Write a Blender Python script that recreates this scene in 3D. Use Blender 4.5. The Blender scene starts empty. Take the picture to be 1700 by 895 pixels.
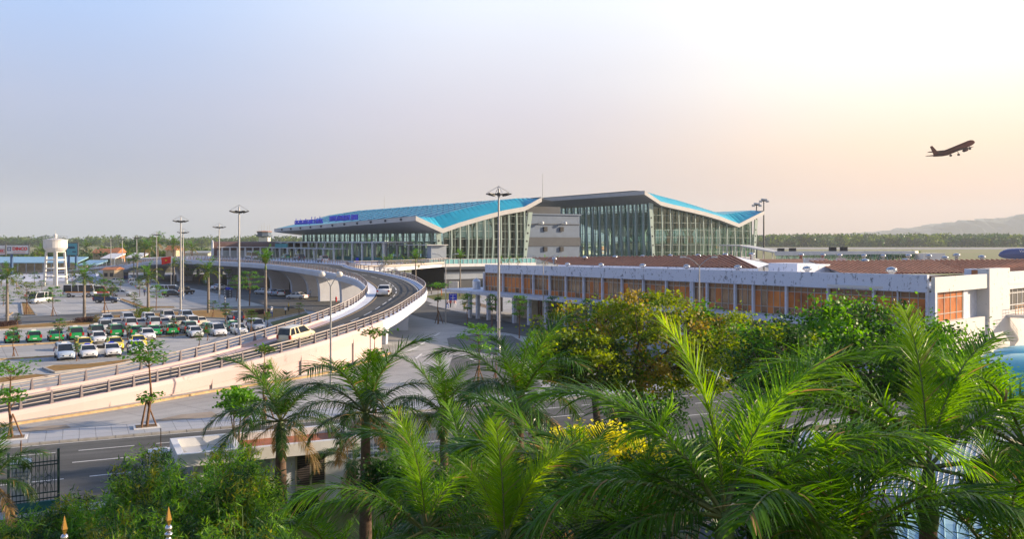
import bpy, bmesh, math, random
from mathutils import Vector, Matrix
import numpy as np
R = random.Random(7)
SC = bpy.context.scene
COL = SC.collection
H, YH, F = 11.7, 402.0, 1500.0        # eye height, horizon row, focal length in photo pixels

def G(x, y, z=0.0):                   # a spot on the level z that the photo shows at (x, y)
    Y = (H - z) * F / (y - YH)
    return Vector(((x - 850) / F * Y, Y, z))
def P(x, y, Y):
    return Vector(((x - 850) / F * Y, Y, H - (y - YH) / F * Y))
def V(*a): return Vector(a)

# ------------------------------------------------------------------ materials
MATS = {}
def nt(m):
    return m.node_tree.nodes, m.node_tree.links
def mat(name, col, rough=0.6, metal=0.0, var=0.12, scale=1.5, spec=0.4, bump=0.0, bscale=None, coat=0.0, col2=None):
    if name in MATS: return MATS[name]
    m = bpy.data.materials.new(name); m.use_nodes = True
    n, l = nt(m); b = n['Principled BSDF']
    b.inputs['Roughness'].default_value = rough; b.inputs['Metallic'].default_value = metal
    b.inputs['Specular IOR Level'].default_value = spec
    b.inputs['Coat Weight'].default_value = coat
    c2 = col2 if col2 else tuple(max(0, c * (1 - 2.2 * var)) for c in col)
    if var > 0 or col2:
        tc = n.new('ShaderNodeTexCoord'); no = n.new('ShaderNodeTexNoise'); no.inputs['Scale'].default_value = scale
        no.inputs['Detail'].default_value = 6; no.inputs['Roughness'].default_value = 0.65
        l.new(tc.outputs['Object'], no.inputs['Vector'])
        rp = n.new('ShaderNodeValToRGB'); rp.color_ramp.elements[0].position = 0.3; rp.color_ramp.elements[1].position = 0.7
        rp.color_ramp.elements[0].color = (*c2, 1)
        rp.color_ramp.elements[1].color = (*(min(1, c * (1 + .5 * var)) for c in col), 1)
        l.new(no.outputs['Fac'], rp.inputs[0]); l.new(rp.outputs[0], b.inputs['Base Color'])
        if bump:
            n2 = n.new('ShaderNodeTexNoise'); n2.inputs['Scale'].default_value = bscale or scale * 8; n2.inputs['Detail'].default_value = 5
            l.new(tc.outputs['Object'], n2.inputs['Vector'])
            bp = n.new('ShaderNodeBump'); bp.inputs['Strength'].default_value = bump; bp.inputs['Distance'].default_value = 0.05
            l.new(n2.outputs['Fac'], bp.inputs['Height']); l.new(bp.outputs[0], b.inputs['Normal'])
    else:
        b.inputs['Base Color'].default_value = (*col, 1)
    MATS[name] = m
    return m
def stained(name, col, dirt, amount=0.5, sx=1.6, sz=0.35, rough=0.75, small=3.0):
    """peeling paint: vertical run marks and blotches of dirt"""
    if name in MATS: return MATS[name]
    m = bpy.data.materials.new(name); m.use_nodes = True
    n, l = nt(m); b = n['Principled BSDF']; b.inputs['Roughness'].default_value = rough
    tc = n.new('ShaderNodeTexCoord')
    mp = n.new('ShaderNodeMapping'); mp.inputs['Scale'].default_value = (sx, sx, sz)
    l.new(tc.outputs['Object'], mp.inputs['Vector'])
    a = n.new('ShaderNodeTexNoise'); a.inputs['Scale'].default_value = 1.4; a.inputs['Detail'].default_value = 8; a.inputs['Roughness'].default_value = .7
    l.new(mp.outputs[0], a.inputs['Vector'])
    c = n.new('ShaderNodeTexNoise'); c.inputs['Scale'].default_value = small; c.inputs['Detail'].default_value = 8; c.inputs['Roughness'].default_value = .75
    l.new(tc.outputs['Object'], c.inputs['Vector'])
    mu = n.new('ShaderNodeMath'); mu.operation = 'MULTIPLY'; l.new(a.outputs['Fac'], mu.inputs[0]); l.new(c.outputs['Fac'], mu.inputs[1])
    rp = n.new('ShaderNodeValToRGB'); e = rp.color_ramp.elements
    e[0].position = 0.345 - .06 * amount
    e[1].position = 0.39 - .05 * amount; e[1].color = (1, 1, 1, 1)
    l.new(mu.outputs[0], rp.inputs[0])
    # invert: low product -> clean, high -> dirt
    rp.color_ramp.elements[0].color = (0, 0, 0, 1)
    mx = n.new('ShaderNodeMix'); mx.data_type = 'RGBA'
    mx.inputs[6].default_value = (*col, 1); mx.inputs[7].default_value = (*dirt, 1)
    l.new(rp.outputs[0], mx.inputs[0]); l.new(mx.outputs[2], b.inputs['Base Color'])
    MATS[name] = m
    return m
def leafmat(name, col, trans=0.45, var=0.35, rough=0.45, scale=2.0, col2=None, spec=.35):
    if name in MATS: return MATS[name]
    m = bpy.data.materials.new(name); m.use_nodes = True
    n, l = nt(m); b = n['Principled BSDF']; out = n['Material Output']
    b.inputs['Roughness'].default_value = rough; b.inputs['Specular IOR Level'].default_value = spec
    tc = n.new('ShaderNodeTexCoord'); no = n.new('ShaderNodeTexNoise'); no.inputs['Scale'].default_value = scale; no.inputs['Detail'].default_value = 4
    l.new(tc.outputs['Object'], no.inputs['Vector'])
    rp = n.new('ShaderNodeValToRGB'); e = rp.color_ramp.elements; e[0].position = .32; e[1].position = .68
    c2 = col2 or (col[0] * (1 - var), col[1] * (1 - .7 * var), col[2] * (1 - .5 * var))
    e[0].color = (*c2, 1); e[1].color = (*(min(1, c * (1 + var)) for c in col), 1)
    l.new(no.outputs['Fac'], rp.inputs[0]); l.new(rp.outputs[0], b.inputs['Base Color'])
    t = n.new('ShaderNodeBsdfTranslucent')
    hs = n.new('ShaderNodeHueSaturation'); hs.inputs['Hue'].default_value = .485; hs.inputs['Saturation'].default_value = 1.1; hs.inputs['Value'].default_value = 1.7
    l.new(rp.outputs[0], hs.inputs['Color']); l.new(hs.outputs[0], t.inputs['Color'])
    ms = n.new('ShaderNodeMixShader'); ms.inputs[0].default_value = trans
    l.new(b.outputs[0], ms.inputs[1]); l.new(t.outputs[0], ms.inputs[2]); l.new(ms.outputs[0], out.inputs['Surface'])
    MATS[name] = m
    return m
def glassmat(name, tint, glossy=0.25, rough=0.03, gcol=(1, 1, 1)):
    """thin architectural glass: tinted see-through plus a mirror part that grows at grazing angles"""
    if name in MATS: return MATS[name]
    m = bpy.data.materials.new(name); m.use_nodes = True
    n, l = nt(m); n.remove(n['Principled BSDF']); out = n['Material Output']
    t = n.new('ShaderNodeBsdfTransparent'); t.inputs[0].default_value = (*tint, 1)
    g = n.new('ShaderNodeBsdfGlossy'); g.inputs['Color'].default_value = (*gcol, 1); g.inputs['Roughness'].default_value = rough
    lw = n.new('ShaderNodeLayerWeight'); lw.inputs[0].default_value = .35
    ma = n.new('ShaderNodeMath'); ma.operation = 'MULTIPLY_ADD'; ma.inputs[1].default_value = .6; ma.inputs[2].default_value = glossy
    l.new(lw.outputs['Fresnel'], ma.inputs[0])
    cl = n.new('ShaderNodeClamp'); l.new(ma.outputs[0], cl.inputs[0])
    ms = n.new('ShaderNodeMixShader'); l.new(cl.outputs[0], ms.inputs[0]); l.new(t.outputs[0], ms.inputs[1]); l.new(g.outputs[0], ms.inputs[2])
    l.new(ms.outputs[0], out.inputs['Surface'])
    MATS[name] = m
    return m

M = dict(
 asphalt=mat('asphalt', (.072, .073, .066), .85, var=.22, scale=.35, bump=.3, bscale=30, spec=.3),
 deck_asphalt=mat('deck_asphalt', (.080, .080, .074), .8, var=.2, scale=.3, bump=.2, bscale=25, spec=.3),
 old_asphalt=mat('old_asphalt', (.15, .15, .145), .85, var=.25, scale=.4, bump=.2, bscale=20, spec=.3),
 concrete=mat('concrete', (.46, .455, .44), .8, var=.12, scale=.12, bump=.1, bscale=10),
 plaza=mat('plaza', (.44, .435, .415), .8, var=.13, scale=.25, bump=.1, bscale=10),
 dirt=mat('dirt', (.25, .17, .10), .9, var=.25, scale=1.2, bump=.3),
 dryground=mat('dryground', (.36, .30, .24), .9, var=.22, scale=.5, bump=.2, bscale=6, col2=(.27, .22, .17)),
 kerb=mat('kerb', (.45, .43, .40), .8, var=.15, scale=1.5),
 kerb_yellow=mat('kerb_yellow', (.62, .43, .22), .8, var=.2, scale=1.5),
 paint=mat('road_paint', (.78, .78, .76), .7, var=.12, scale=3),
 white=mat('white_paint', (.78, .78, .78), .5, var=.08, scale=.8),
 warmwhite=mat('warm_white', (.80, .77, .72), .55, var=.07, scale=.5),
 rampwall=stained('ramp_concrete', (.64, .49, .465), (.46, .355, .335), .35, .6, .12, .85, 1.2),
 fascia_blue=mat('pale_concrete', (.72, .75, .83), .6, var=.07, scale=.3),
 rail=mat('rail_paint', (.52, .45, .40), .45, var=.08, scale=2),
 post=mat('rail_post', (.24, .20, .21), .6, var=.12, scale=4),
 steel=mat('steel', (.50, .50, .50), .38, .7, var=.1, scale=3),
 lampdark=mat('lamp_dark', (.10, .10, .095), .45, .3, var=.2, scale=3),
 dark=mat('dark', (.03, .03, .032), .6, var=0),
 rubber=mat('rubber', (.02, .02, .02), .8, var=0),
 rim=mat('rim', (.45, .45, .46), .3, .8, var=0),
 carglass=mat('car_glass', (.018, .024, .03), .06, var=0, spec=.8),
 chrome=mat('chrome', (.55, .56, .58), .2, .9, var=0),
 tail=mat('tail_red', (.45, .02, .015), .3, var=0),
 amber=mat('amber', (.75, .30, .05), .35, var=0),
 head=mat('headlamp', (.75, .78, .80), .12, var=0, spec=.8),
 plate=mat('plate', (.75, .76, .74), .5, var=0),
 blue=mat('sign_blue', (.015, .04, .50), .45, var=0),
 lettering_blue=mat('letter_blue', (.010, .022, .46), .4, var=0),
 turq=mat('turquoise_roof', (.02, .45, .62), .4, var=.08, scale=.35, spec=.5),
 turq_pale=mat('pale_turquoise_roof', (.12, .50, .58), .45, var=.08, scale=.5),
 skylight=mat('skylight_blue', (.05, .22, .42), .3, var=.1, scale=.5),
 alu=mat('alu_panel', (.60, .59, .57), .5, .0, var=.05, scale=.4),
 soffit=mat('soffit', (.30, .31, .31), .6, var=.06, scale=.5),
 greywall=mat('grey_cladding', (.15, .20, .28), .6, var=.08, scale=.5),
 greywall_l=mat('light_grey_cladding', (.34, .39, .46), .6, var=.08, scale=.5),
 greywall_d=mat('dark_grey_cladding', (.075, .085, .10), .6, var=.08, scale=.5),
 mull=mat('mullion', (.34, .42, .39), .45, .1, var=.05, scale=1),
 rib=mat('glass_wall_rib', (.36, .46, .42), .45, var=.06, scale=1),
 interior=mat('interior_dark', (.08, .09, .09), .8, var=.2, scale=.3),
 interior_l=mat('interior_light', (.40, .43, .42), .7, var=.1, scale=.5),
 glassA=glassmat('terminal_glass', (.20, .31, .28), .10, gcol=(.75, 1, .93)),
 glassB=glassmat('terminal_glass_clear', (.40, .54, .49), .12, gcol=(.8, 1, .94)),
 teal=mat('teal_panel', (.02, .32, .33), .4, var=.08, scale=.6),
 brownroof=mat('brown_vault', (.16, .095, .075), .6, var=.1, scale=.5),
 rust=mat('rusty_iron', (.42, .125, .05), .8, var=.3, scale=.35, col2=(.20, .075, .04), spec=.2),
 rust2=mat('rusty_iron_red', (.40, .07, .025), .8, var=.3, scale=.5),
 rustrib=mat('rust_rib', (.42, .21, .13), .8, var=.2, scale=1),
 peel=stained('peeling_white', (.74, .78, .88), (.20, .22, .27), .95),
 peel2=stained('worn_white', (.72, .70, .67), (.24, .21, .18), .3, sx=1.0, sz=.25),
 pier=mat('pier_paint', (.72, .75, .84), .6, var=.1, scale=2),
 windorange=mat('orange_pane', (.74, .24, .05), .3, var=.25, scale=.35, col2=(.30, .09, .03), spec=.25),  # plain orange pane colour, mottled towards brown
 winddark=mat('dark_pane', (.10, .07, .045), .12, var=.25, scale=.5, spec=.6, col2=(.26, .11, .04)),
 winframe=mat('window_frame', (.45, .42, .38), .5, var=0),
 bark=mat('bark', (.13, .095, .065), .9, var=.25, scale=6, bump=.4),
 barkred=mat('young_bark', (.22, .12, .065), .9, var=.2, scale=6),
 palmbark=mat('palm_trunk', (.30, .26, .22), .85, var=.22, scale=5, bump=.4),
 palmbark_dk=mat('palm_trunk_brown', (.17, .11, .075), .85, var=.22, scale=5, bump=.4),
 shaft=mat('crownshaft', (.12, .20, .05), .45, var=.2, scale=3),
 grass=mat('grass', (.10, .15, .035), .95, var=.3, scale=1.0, bump=.6, bscale=14, col2=(.16, .12, .045)),
 drygrass=mat('dry_grass', (.34, .17, .045), .95, var=.3, scale=.9, bump=.6, bscale=12, col2=(.20, .14, .035)),
 field=mat('airfield_grass', (.20, .22, .075), .95, var=.25, scale=.01, col2=(.27, .24, .12)),
 hedge_red=mat('red_hedge', (.07, .035, .03), .9, var=.3, scale=5),
 tank=mat('tank_steel', (.60, .66, .74), .3, .35, var=.06, scale=3),
 dome=mat('dome_turquoise', (.16, .62, .66), .3, var=.06, scale=.6),
 shinyroof=mat('pale_blue_roof', (.34, .58, .68), .35, .15, var=.08, scale=.5),
 gold=mat('gold', (.75, .45, .12), .25, .9, var=0),
 silver=mat('silver', (.80, .76, .74), .15, .95, var=0),
 red=mat('red', (.72, .015, .01), .5, var=0),
 yellow=mat('yellow', (.80, .58, .03), .4, var=0),
 terracotta=mat('terracotta', (.45, .16, .08), .8, var=.2, scale=2),
 darkgreen=mat('gate_green', (.02, .05, .045), .5, var=0),
 tealwall=mat('teal_wall', (.02, .15, .15), .6, var=.15, scale=2),
 louvre=mat('louvre', (.10, .085, .08), .6, var=0),
 cream=mat('cream_wall', (.62, .58, .44), .7, var=.12, scale=1.5),
 paleblue=mat('pale_blue_wall', (.50, .58, .80), .7, var=.12, scale=.4),
 housewall=mat('house_wall', (.62, .50, .34), .7, var=.15, scale=.8),
 orangeroof=mat('orange_roof', (.55, .22, .09), .7, var=.15, scale=1),
 backlit=mat('plane_backlit', (.06, .006, .003), .9, 0, spec=.05, var=.2, scale=.15),  # near-black red-brown: the airliner's backlit shade is put into the colour
 planeblue=mat('plane_blue', (.012, .05, .24), .25, var=0, coat=.5),
)
def paving(name, col, slab=None, ang=0.0, streak=.25, stain=.5, patch=.25, rough=.85):
    """worn paving: large patches, wheel-worn streaks along one direction, dark spots, slab joints"""
    m = bpy.data.materials.new(name); m.use_nodes = True; n, l = nt(m); b = n['Principled BSDF']; b.inputs['Roughness'].default_value = rough; b.inputs['Specular IOR Level'].default_value = .3
    tc = n.new('ShaderNodeTexCoord'); mp = n.new('ShaderNodeMapping'); mp.inputs['Rotation'].default_value = (0, 0, -ang); l.new(tc.outputs['Object'], mp.inputs[0])
    def noise(sc, det, vec, scale=(1, 1, 1)):
        m2 = n.new('ShaderNodeMapping'); m2.inputs['Scale'].default_value = scale; l.new(vec, m2.inputs[0])
        q = n.new('ShaderNodeTexNoise'); q.inputs['Scale'].default_value = sc; q.inputs['Detail'].default_value = det; q.inputs['Roughness'].default_value = .6; l.new(m2.outputs[0], q.inputs['Vector']); return q.outputs['Fac']
    def rng(v, a, c, lo, hi):
        q = n.new('ShaderNodeMapRange'); q.inputs[1].default_value = a; q.inputs[2].default_value = c; q.inputs[3].default_value = lo; q.inputs[4].default_value = hi; l.new(v, q.inputs[0]); return q.outputs[0]
    def mul(a, c):
        q = n.new('ShaderNodeMath'); q.operation = 'MULTIPLY'; l.new(a, q.inputs[0]); l.new(c, q.inputs[1]); return q.outputs[0]
    v = rng(noise(.11, 6, mp.outputs[0]), .35, .65, 1 - patch, 1 + patch * .6)
    v = mul(v, rng(noise(1.0, 5, mp.outputs[0], (.05, .9, 1)), .35, .65, 1 - streak, 1 + streak * .5))
    v = mul(v, rng(noise(.55, 8, mp.outputs[0]), .60, .70, 1.0, 1 - stain * .5))
    v = mul(v, rng(noise(9, 3, mp.outputs[0]), .3, .7, .9, 1.08))
    if slab:
        br = n.new('ShaderNodeTexBrick'); br.offset = 0; br.inputs['Scale'].default_value = 1; br.inputs['Brick Width'].default_value = slab; br.inputs['Row Height'].default_value = slab; br.inputs['Mortar Size'].default_value = .045; br.inputs['Mortar Smooth'].default_value = .3
        br.inputs['Color1'].default_value = (1, 1, 1, 1); br.inputs['Color2'].default_value = (.90, .90, .90, 1); br.inputs['Mortar'].default_value = (.66, .66, .66, 1); l.new(mp.outputs[0], br.inputs['Vector'])
        sp_ = n.new('ShaderNodeSeparateColor'); l.new(br.outputs['Color'], sp_.inputs[0]); v = mul(v, sp_.outputs[0])
    sc_ = n.new('ShaderNodeVectorMath'); sc_.operation = 'SCALE'; sc_.inputs[0].default_value = col; l.new(v, sc_.inputs[3]); l.new(sc_.outputs[0], b.inputs['Base Color'])
    return m
M['asphalt'] = paving('worn_asphalt', (.125, .125, .116), None, math.atan2(.432, .902), .28, .5, .25)
M['deck_asphalt'] = paving('worn_deck_asphalt', (.090, .089, .082), None, 1.0, .2, .3, .2)
M['old_asphalt'] = paving('old_patchy_asphalt', (.17, .17, .165), None, .5, .25, .6, .3)
M['concrete'] = paving('slab_concrete', (.47, .465, .45), 5.0, math.atan2(.53, .85), .12, .45, .14)
M['plaza'] = paving('plaza_concrete', (.46, .45, .43), 4.0, .9, .12, .5, .18)
# ------------------------------------------------------------------ mesh builder
class MB:
    def __init__(s): s.v = []; s.f = []; s.mi = []; s.m = 0; s.sm = []; s.smooth = False
    def add(s, vs, fs, m=None, smooth=None):
        o = len(s.v); s.v += [tuple(v) for v in vs]
        for f in fs:
            s.f.append(tuple(i + o for i in f)); s.mi.append(s.m if m is None else m); s.sm.append(s.smooth if smooth is None else smooth)
    def quad(s, a, b, c, d, m=None): s.add([a, b, c, d], [(0, 1, 2, 3)], m)
    def poly(s, pts, m=None): s.add(pts, [tuple(range(len(pts)))], m)
    def hexa(s, b, t, m=None):                       # 4 bottom points, 4 top points
        s.add(list(b) + list(t), [(3, 2, 1, 0), (4, 5, 6, 7), (0, 1, 5, 4), (1, 2, 6, 5), (2, 3, 7, 6), (3, 0, 4, 7)], m)
    def box(s, x0, x1, y0, y1, z0, z1, m=None):
        s.hexa([(x0, y0, z0), (x1, y0, z0), (x1, y1, z0), (x0, y1, z0)], [(x0, y0, z1), (x1, y0, z1), (x1, y1, z1), (x0, y1, z1)], m)
    def obox(s, c, u, lu, ln, z0, z1, m=None):       # oriented box: centre c, axis u, half sizes
        u = V(u[0], u[1], 0).normalized(); n = V(-u.y, u.x, 0); c = V(c[0], c[1], 0)
        p = [c - u * lu - n * ln, c + u * lu - n * ln, c + u * lu + n * ln, c - u * lu + n * ln]
        s.hexa([q + V(0, 0, z0) for q in p], [q + V(0, 0, z1) for q in p], m)
    def wall(s, p, q, z0, z1, th=.2, m=None, zt1=None, zb1=None):   # slab between plan points p,q
        p = V(p[0], p[1], 0); q = V(q[0], q[1], 0); u = (q - p).normalized(); n = V(-u.y, u.x, 0) * th / 2
        zt1 = z1 if zt1 is None else zt1; zb1 = z0 if zb1 is None else zb1
        k = V(0, 0, 1)
        s.hexa([p - n + k * z0, q - n + k * zb1, q + n + k * zb1, p + n + k * z0], [p - n + k * z1, q - n + k * zt1, q + n + k * zt1, p + n + k * z1], m)
    def tube(s, pts, r, seg=6, m=None, cap=True, smooth=True):
        pts = [V(*p) for p in pts]; n = len(pts)
        if not hasattr(r, '__len__'): r = [r] * n
        rings = []
        ref = None
        for i in range(n):
            t = (pts[min(i + 1, n - 1)] - pts[max(i - 1, 0)])
            if t.length < 1e-9: t = V(0, 0, 1)
            t.normalize()
            if ref is None: ref = V(1, 0, 0) if abs(t.x) < .9 else V(0, 1, 0)
            a = t.cross(ref).normalized(); b = t.cross(a).normalized(); ref = b.cross(t) if False else ref
            if a.length < .5: a = t.orthogonal().normalized(); b = t.cross(a)
            rings.append([pts[i] + a * (math.cos(2 * math.pi * k / seg) * r[i]) + b * (math.sin(2 * math.pi * k / seg) * r[i]) for k in range(seg)])
        vs = [v for g in rings for v in g]; fs = []
        for i in range(n - 1):
            for k in range(seg):
                k2 = (k + 1) % seg
                fs.append((i * seg + k, i * seg + k2, (i + 1) * seg + k2, (i + 1) * seg + k))
        s.add(vs, fs, m, smooth)
        if cap:
            s.add(rings[0], [tuple(range(seg))[::-1]], m, False); s.add(rings[-1], [tuple(range(seg))], m, False)
    def lathe(s, c, prof, seg=16, m=None, smooth=True):   # prof: (r, z)
        c = V(*c); vs = []; fs = []
        for r, z in prof:
            for k in range(seg):
                a = 2 * math.pi * k / seg; vs.append(c + V(math.cos(a) * r, math.sin(a) * r, z))
        for i in range(len(prof) - 1):
            for k in range(seg):
                k2 = (k + 1) % seg
                fs.append((i * seg + k, i * seg + k2, (i + 1) * seg + k2, (i + 1) * seg + k))
        s.add(vs, fs, m, smooth)
    def ball(s, c, r, seg=10, rings=6, m=None, sz=1):
        s.lathe(c, [(max(1e-3, r * math.sin(math.pi * i / rings)), -r * sz * math.cos(math.pi * i / rings)) for i in range(rings + 1)], seg, m)
    def build(s, name, mats, parent=None, loc=None, recalc=False):
        me = bpy.data.meshes.new(name)
        me.from_pydata(s.v, [], s.f)
        if not isinstance(mats, (list, tuple)): mats = [mats]
        for q in mats: me.materials.append(M[q] if isinstance(q, str) else q)
        me.polygons.foreach_set('material_index', s.mi); me.polygons.foreach_set('use_smooth', s.sm)
        me.update()
        if recalc:
            bm = bmesh.new(); bm.from_mesh(me); bmesh.ops.recalc_face_normals(bm, faces=bm.faces); bm.to_mesh(me); bm.free()
        o = bpy.data.objects.new(name, me); COL.objects.link(o)
        if parent: o.parent = parent
        if loc is not None: o.location = loc
        return o
def tag(o, label=None, cat=None, group=None, kind=None):
    if label: o['label'] = label
    if cat: o['category'] = cat
    if group: o['group'] = group
    if kind: o['kind'] = kind
    return o
def empty(name, loc=(0, 0, 0), rz=0, label=None, cat=None, group=None):
    o = bpy.data.objects.new(name, None); COL.objects.link(o); o.location = loc; o.rotation_euler = (0, 0, rz)
    o.empty_display_size = .1
    return tag(o, label, cat, group)
def dup(root, loc, rz=0, label=None, group=None, scale=1.0):
    def cp(o, par):
        c = o.copy(); COL.objects.link(c); c.parent = par
        for ch in o.children: cp(ch, c)
        return c
    r = cp(root, None); r.location = loc; r.rotation_euler = (0, 0, rz); r.scale = (scale,) * 3
    if label: r['label'] = label
    if group: r['group'] = group
    return r
def text(name, body, size, mt, parent, mx, extrude=.02, ax='CENTER', sx=1.0, bold=0):
    c = bpy.data.curves.new(name, 'FONT'); c.body = body; c.size = size; c.offset = bold; c.extrude = extrude; c.align_x = ax; c.align_y = 'CENTER'
    c.resolution_u = 2
    c.materials.append(M[mt]); o = bpy.data.objects.new(name, c); COL.objects.link(o)
    o.matrix_world = mx @ Matrix.Scale(sx, 4, (1, 0, 0)); 
    if parent: o.parent = parent
    return o
def face_mx(pos, nrm):                 # text plane: local z = nrm (horizontal), local y = up
    n = V(nrm[0], nrm[1], 0).normalized(); up = V(0, 0, 1); x = up.cross(n)
    m = Matrix((x, up, n)).transposed().to_4x4(); m.translation = V(*pos); return m

# ------------------------------------------------------------------ camera, light, sky
cam = bpy.data.cameras.new('camera'); co = bpy.data.objects.new('camera', cam); COL.objects.link(co)
co.location = (0, 0, H); co.rotation_euler = (math.radians(90), 0, 0)
cam.sensor_width = 36; cam.lens = 36 * F / 1700; cam.shift_y = -(447.5 - YH) / 1700
cam.clip_end = 20000; cam.clip_start = .2
SC.camera = co
SUN_AZ = math.radians(9); SUN_EL = math.radians(17)      # azimuth measured from +X towards +Y
sd = V(math.cos(SUN_AZ) * math.cos(SUN_EL), math.sin(SUN_AZ) * math.cos(SUN_EL), math.sin(SUN_EL))
sl = bpy.data.lights.new('sun', 'SUN'); sl.energy = 5.0; sl.angle = math.radians(.6); sl.color = (1.0, .79, .56)
so = bpy.data.objects.new('sun', sl); COL.objects.link(so); so.rotation_euler = sd.to_track_quat('Z', 'Y').to_euler()
w = bpy.data.worlds.new('World'); SC.world = w; w.use_nodes = True
n = w.node_tree.nodes; l = w.node_tree.links; bg = n['Background']; bg.inputs['Strength'].default_value = .1
sky = n.new('ShaderNodeTexSky'); sky.sky_type = 'NISHITA'; sky.sun_disc = False; sky.sun_elevation = SUN_EL
sky.sun_rotation = math.pi / 2 - SUN_AZ; sky.dust_density = 4; sky.air_density = 1.2
tc = n.new('ShaderNodeTexCoord'); sp = n.new('ShaderNodeSeparateXYZ'); l.new(tc.outputs['Generated'], sp.inputs[0])
def srgb(r, g, b):
    f = lambda c: (c / 255 / 12.92) if c / 255 <= .04045 else ((c / 255 + .055) / 1.055) ** 2.4
    return (f(r), f(g), f(b), 1)
def ramp(inp, stops):
    r = n.new('ShaderNodeValToRGB'); e = r.color_ramp.elements
    e[0].position = stops[0][0]; e[0].color = stops[0][1]; e[1].position = stops[-1][0]; e[1].color = stops[-1][1]
    for p_, c_ in stops[1:-1]:
        q = e.new(p_); q.color = c_
    r.color_ramp.interpolation = 'EASE' if False else 'LINEAR'
    l.new(inp, r.inputs[0]); return r.outputs[0]
# height above the horizon: z component; away-from-sun and towards-sun columns of smoggy evening sky
zc = sp.outputs['Z']
left = ramp(zc, [(0, srgb(124, 143, 164)), (.06, srgb(140, 152, 176)), (.14, srgb(162, 174, 204)), (.26, srgb(160, 190, 235)), (.45, srgb(120, 160, 225)), (1, srgb(88, 122, 182))])
mid = ramp(zc, [(0, srgb(174, 162, 160)), (.06, srgb(186, 176, 180)), (.14, srgb(200, 195, 207)), (.26, srgb(224, 231, 245)), (.45, srgb(160, 190, 235)), (1, srgb(88, 122, 182))])
right = ramp(zc, [(0, srgb(204, 172, 154)), (.05, srgb(228, 192, 170)), (.10, srgb(248, 218, 190)), (.17, srgb(255, 246, 232)), (.28, srgb(255, 255, 255)), (.5, srgb(190, 205, 235)), (1, srgb(88, 122, 182))])
def math_(op, a, b, c=None):
    q = n.new('ShaderNodeMath'); q.operation = op
    for i, x in enumerate((a, b, c)):
        if x is None: continue
        if isinstance(x, (int, float)): q.inputs[i].default_value = x
        else: l.new(x, q.inputs[i])
    return q.outputs[0]
def mixc(f_, a, b, blend='MIX'):
    q = n.new('ShaderNodeMix'); q.data_type = 'RGBA'; q.blend_type = blend
    for i, x in ((0, f_), (6, a), (7, b)):
        if isinstance(x, (int, float)): q.inputs[i].default_value = x
        elif isinstance(x, tuple): q.inputs[i].default_value = x
        else: l.new(x, q.inputs[i])
    return q.outputs[2]
f1 = n.new('ShaderNodeMapRange'); f1.inputs[1].default_value = -.46; f1.inputs[2].default_value = .02; f1.interpolation_type = 'SMOOTHSTEP'; l.new(sp.outputs['X'], f1.inputs[0])
f2 = n.new('ShaderNodeMapRange'); f2.inputs[1].default_value = -.02; f2.inputs[2].default_value = .44; f2.interpolation_type = 'SMOOTHSTEP'; l.new(sp.outputs['X'], f2.inputs[0])
grad = mixc(f2.outputs[0], mixc(f1.outputs[0], left, mid), right)
# faint high cloud structure
cn = n.new('ShaderNodeTexNoise'); cn.inputs['Scale'].default_value = 2.2; cn.inputs['Detail'].default_value = 5
mp = n.new('ShaderNodeMapping'); mp.inputs['Scale'].default_value = (1, 1, 5); l.new(tc.outputs['Generated'], mp.inputs[0]); l.new(mp.outputs[0], cn.inputs['Vector'])
cv = math_('MULTIPLY_ADD', cn.outputs['Fac'], .10, .95)
cc = n.new('ShaderNodeCombineXYZ')
for i in range(3): l.new(cv, cc.inputs[i])
grad = mixc(1.0, grad, cc.outputs[0], 'MULTIPLY')
g10 = n.new('ShaderNodeVectorMath'); g10.operation = 'SCALE'; g10.inputs[3].default_value = 8.1; l.new(grad, g10.inputs[0])
# the sky away from the sunset (behind the viewer and overhead) is dimmer and bluer
f3 = n.new('ShaderNodeMapRange'); f3.inputs[1].default_value = -.35; f3.inputs[2].default_value = .70; f3.inputs[3].default_value = .60; f3.inputs[4].default_value = 1.0; f3.interpolation_type = 'SMOOTHSTEP'
yy = math_('ADD', sp.outputs['Y'], math_('MULTIPLY', sp.outputs['X'], .25)); l.new(yy, f3.inputs[0])
dm = n.new('ShaderNodeVectorMath'); dm.operation = 'SCALE'; l.new(g10.outputs[0], dm.inputs[0]); l.new(f3.outputs[0], dm.inputs[3]); g10 = dm
fin = mixc(.90, sky.outputs[0], g10.outputs[0])
l.new(fin, bg.inputs[0])
SC.view_settings.view_transform = 'Standard'; SC.view_settings.look = 'None'; SC.view_settings.exposure = .70; SC.view_settings.gamma = 1
SC.cycles.volume_bounces = 1 if hasattr(SC.cycles, 'volume_bounces') else 0
SC.cycles.max_bounces = 7; SC.cycles.transparent_max_bounces = 14; SC.cycles.transmission_bounces = 4; SC.cycles.diffuse_bounces = 3; SC.cycles.glossy_bounces = 3
SC.cycles.use_denoising = True
SC.cycles.use_adaptive_sampling = True; SC.cycles.adaptive_threshold = .02
SC.render.film_transparent = False
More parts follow.
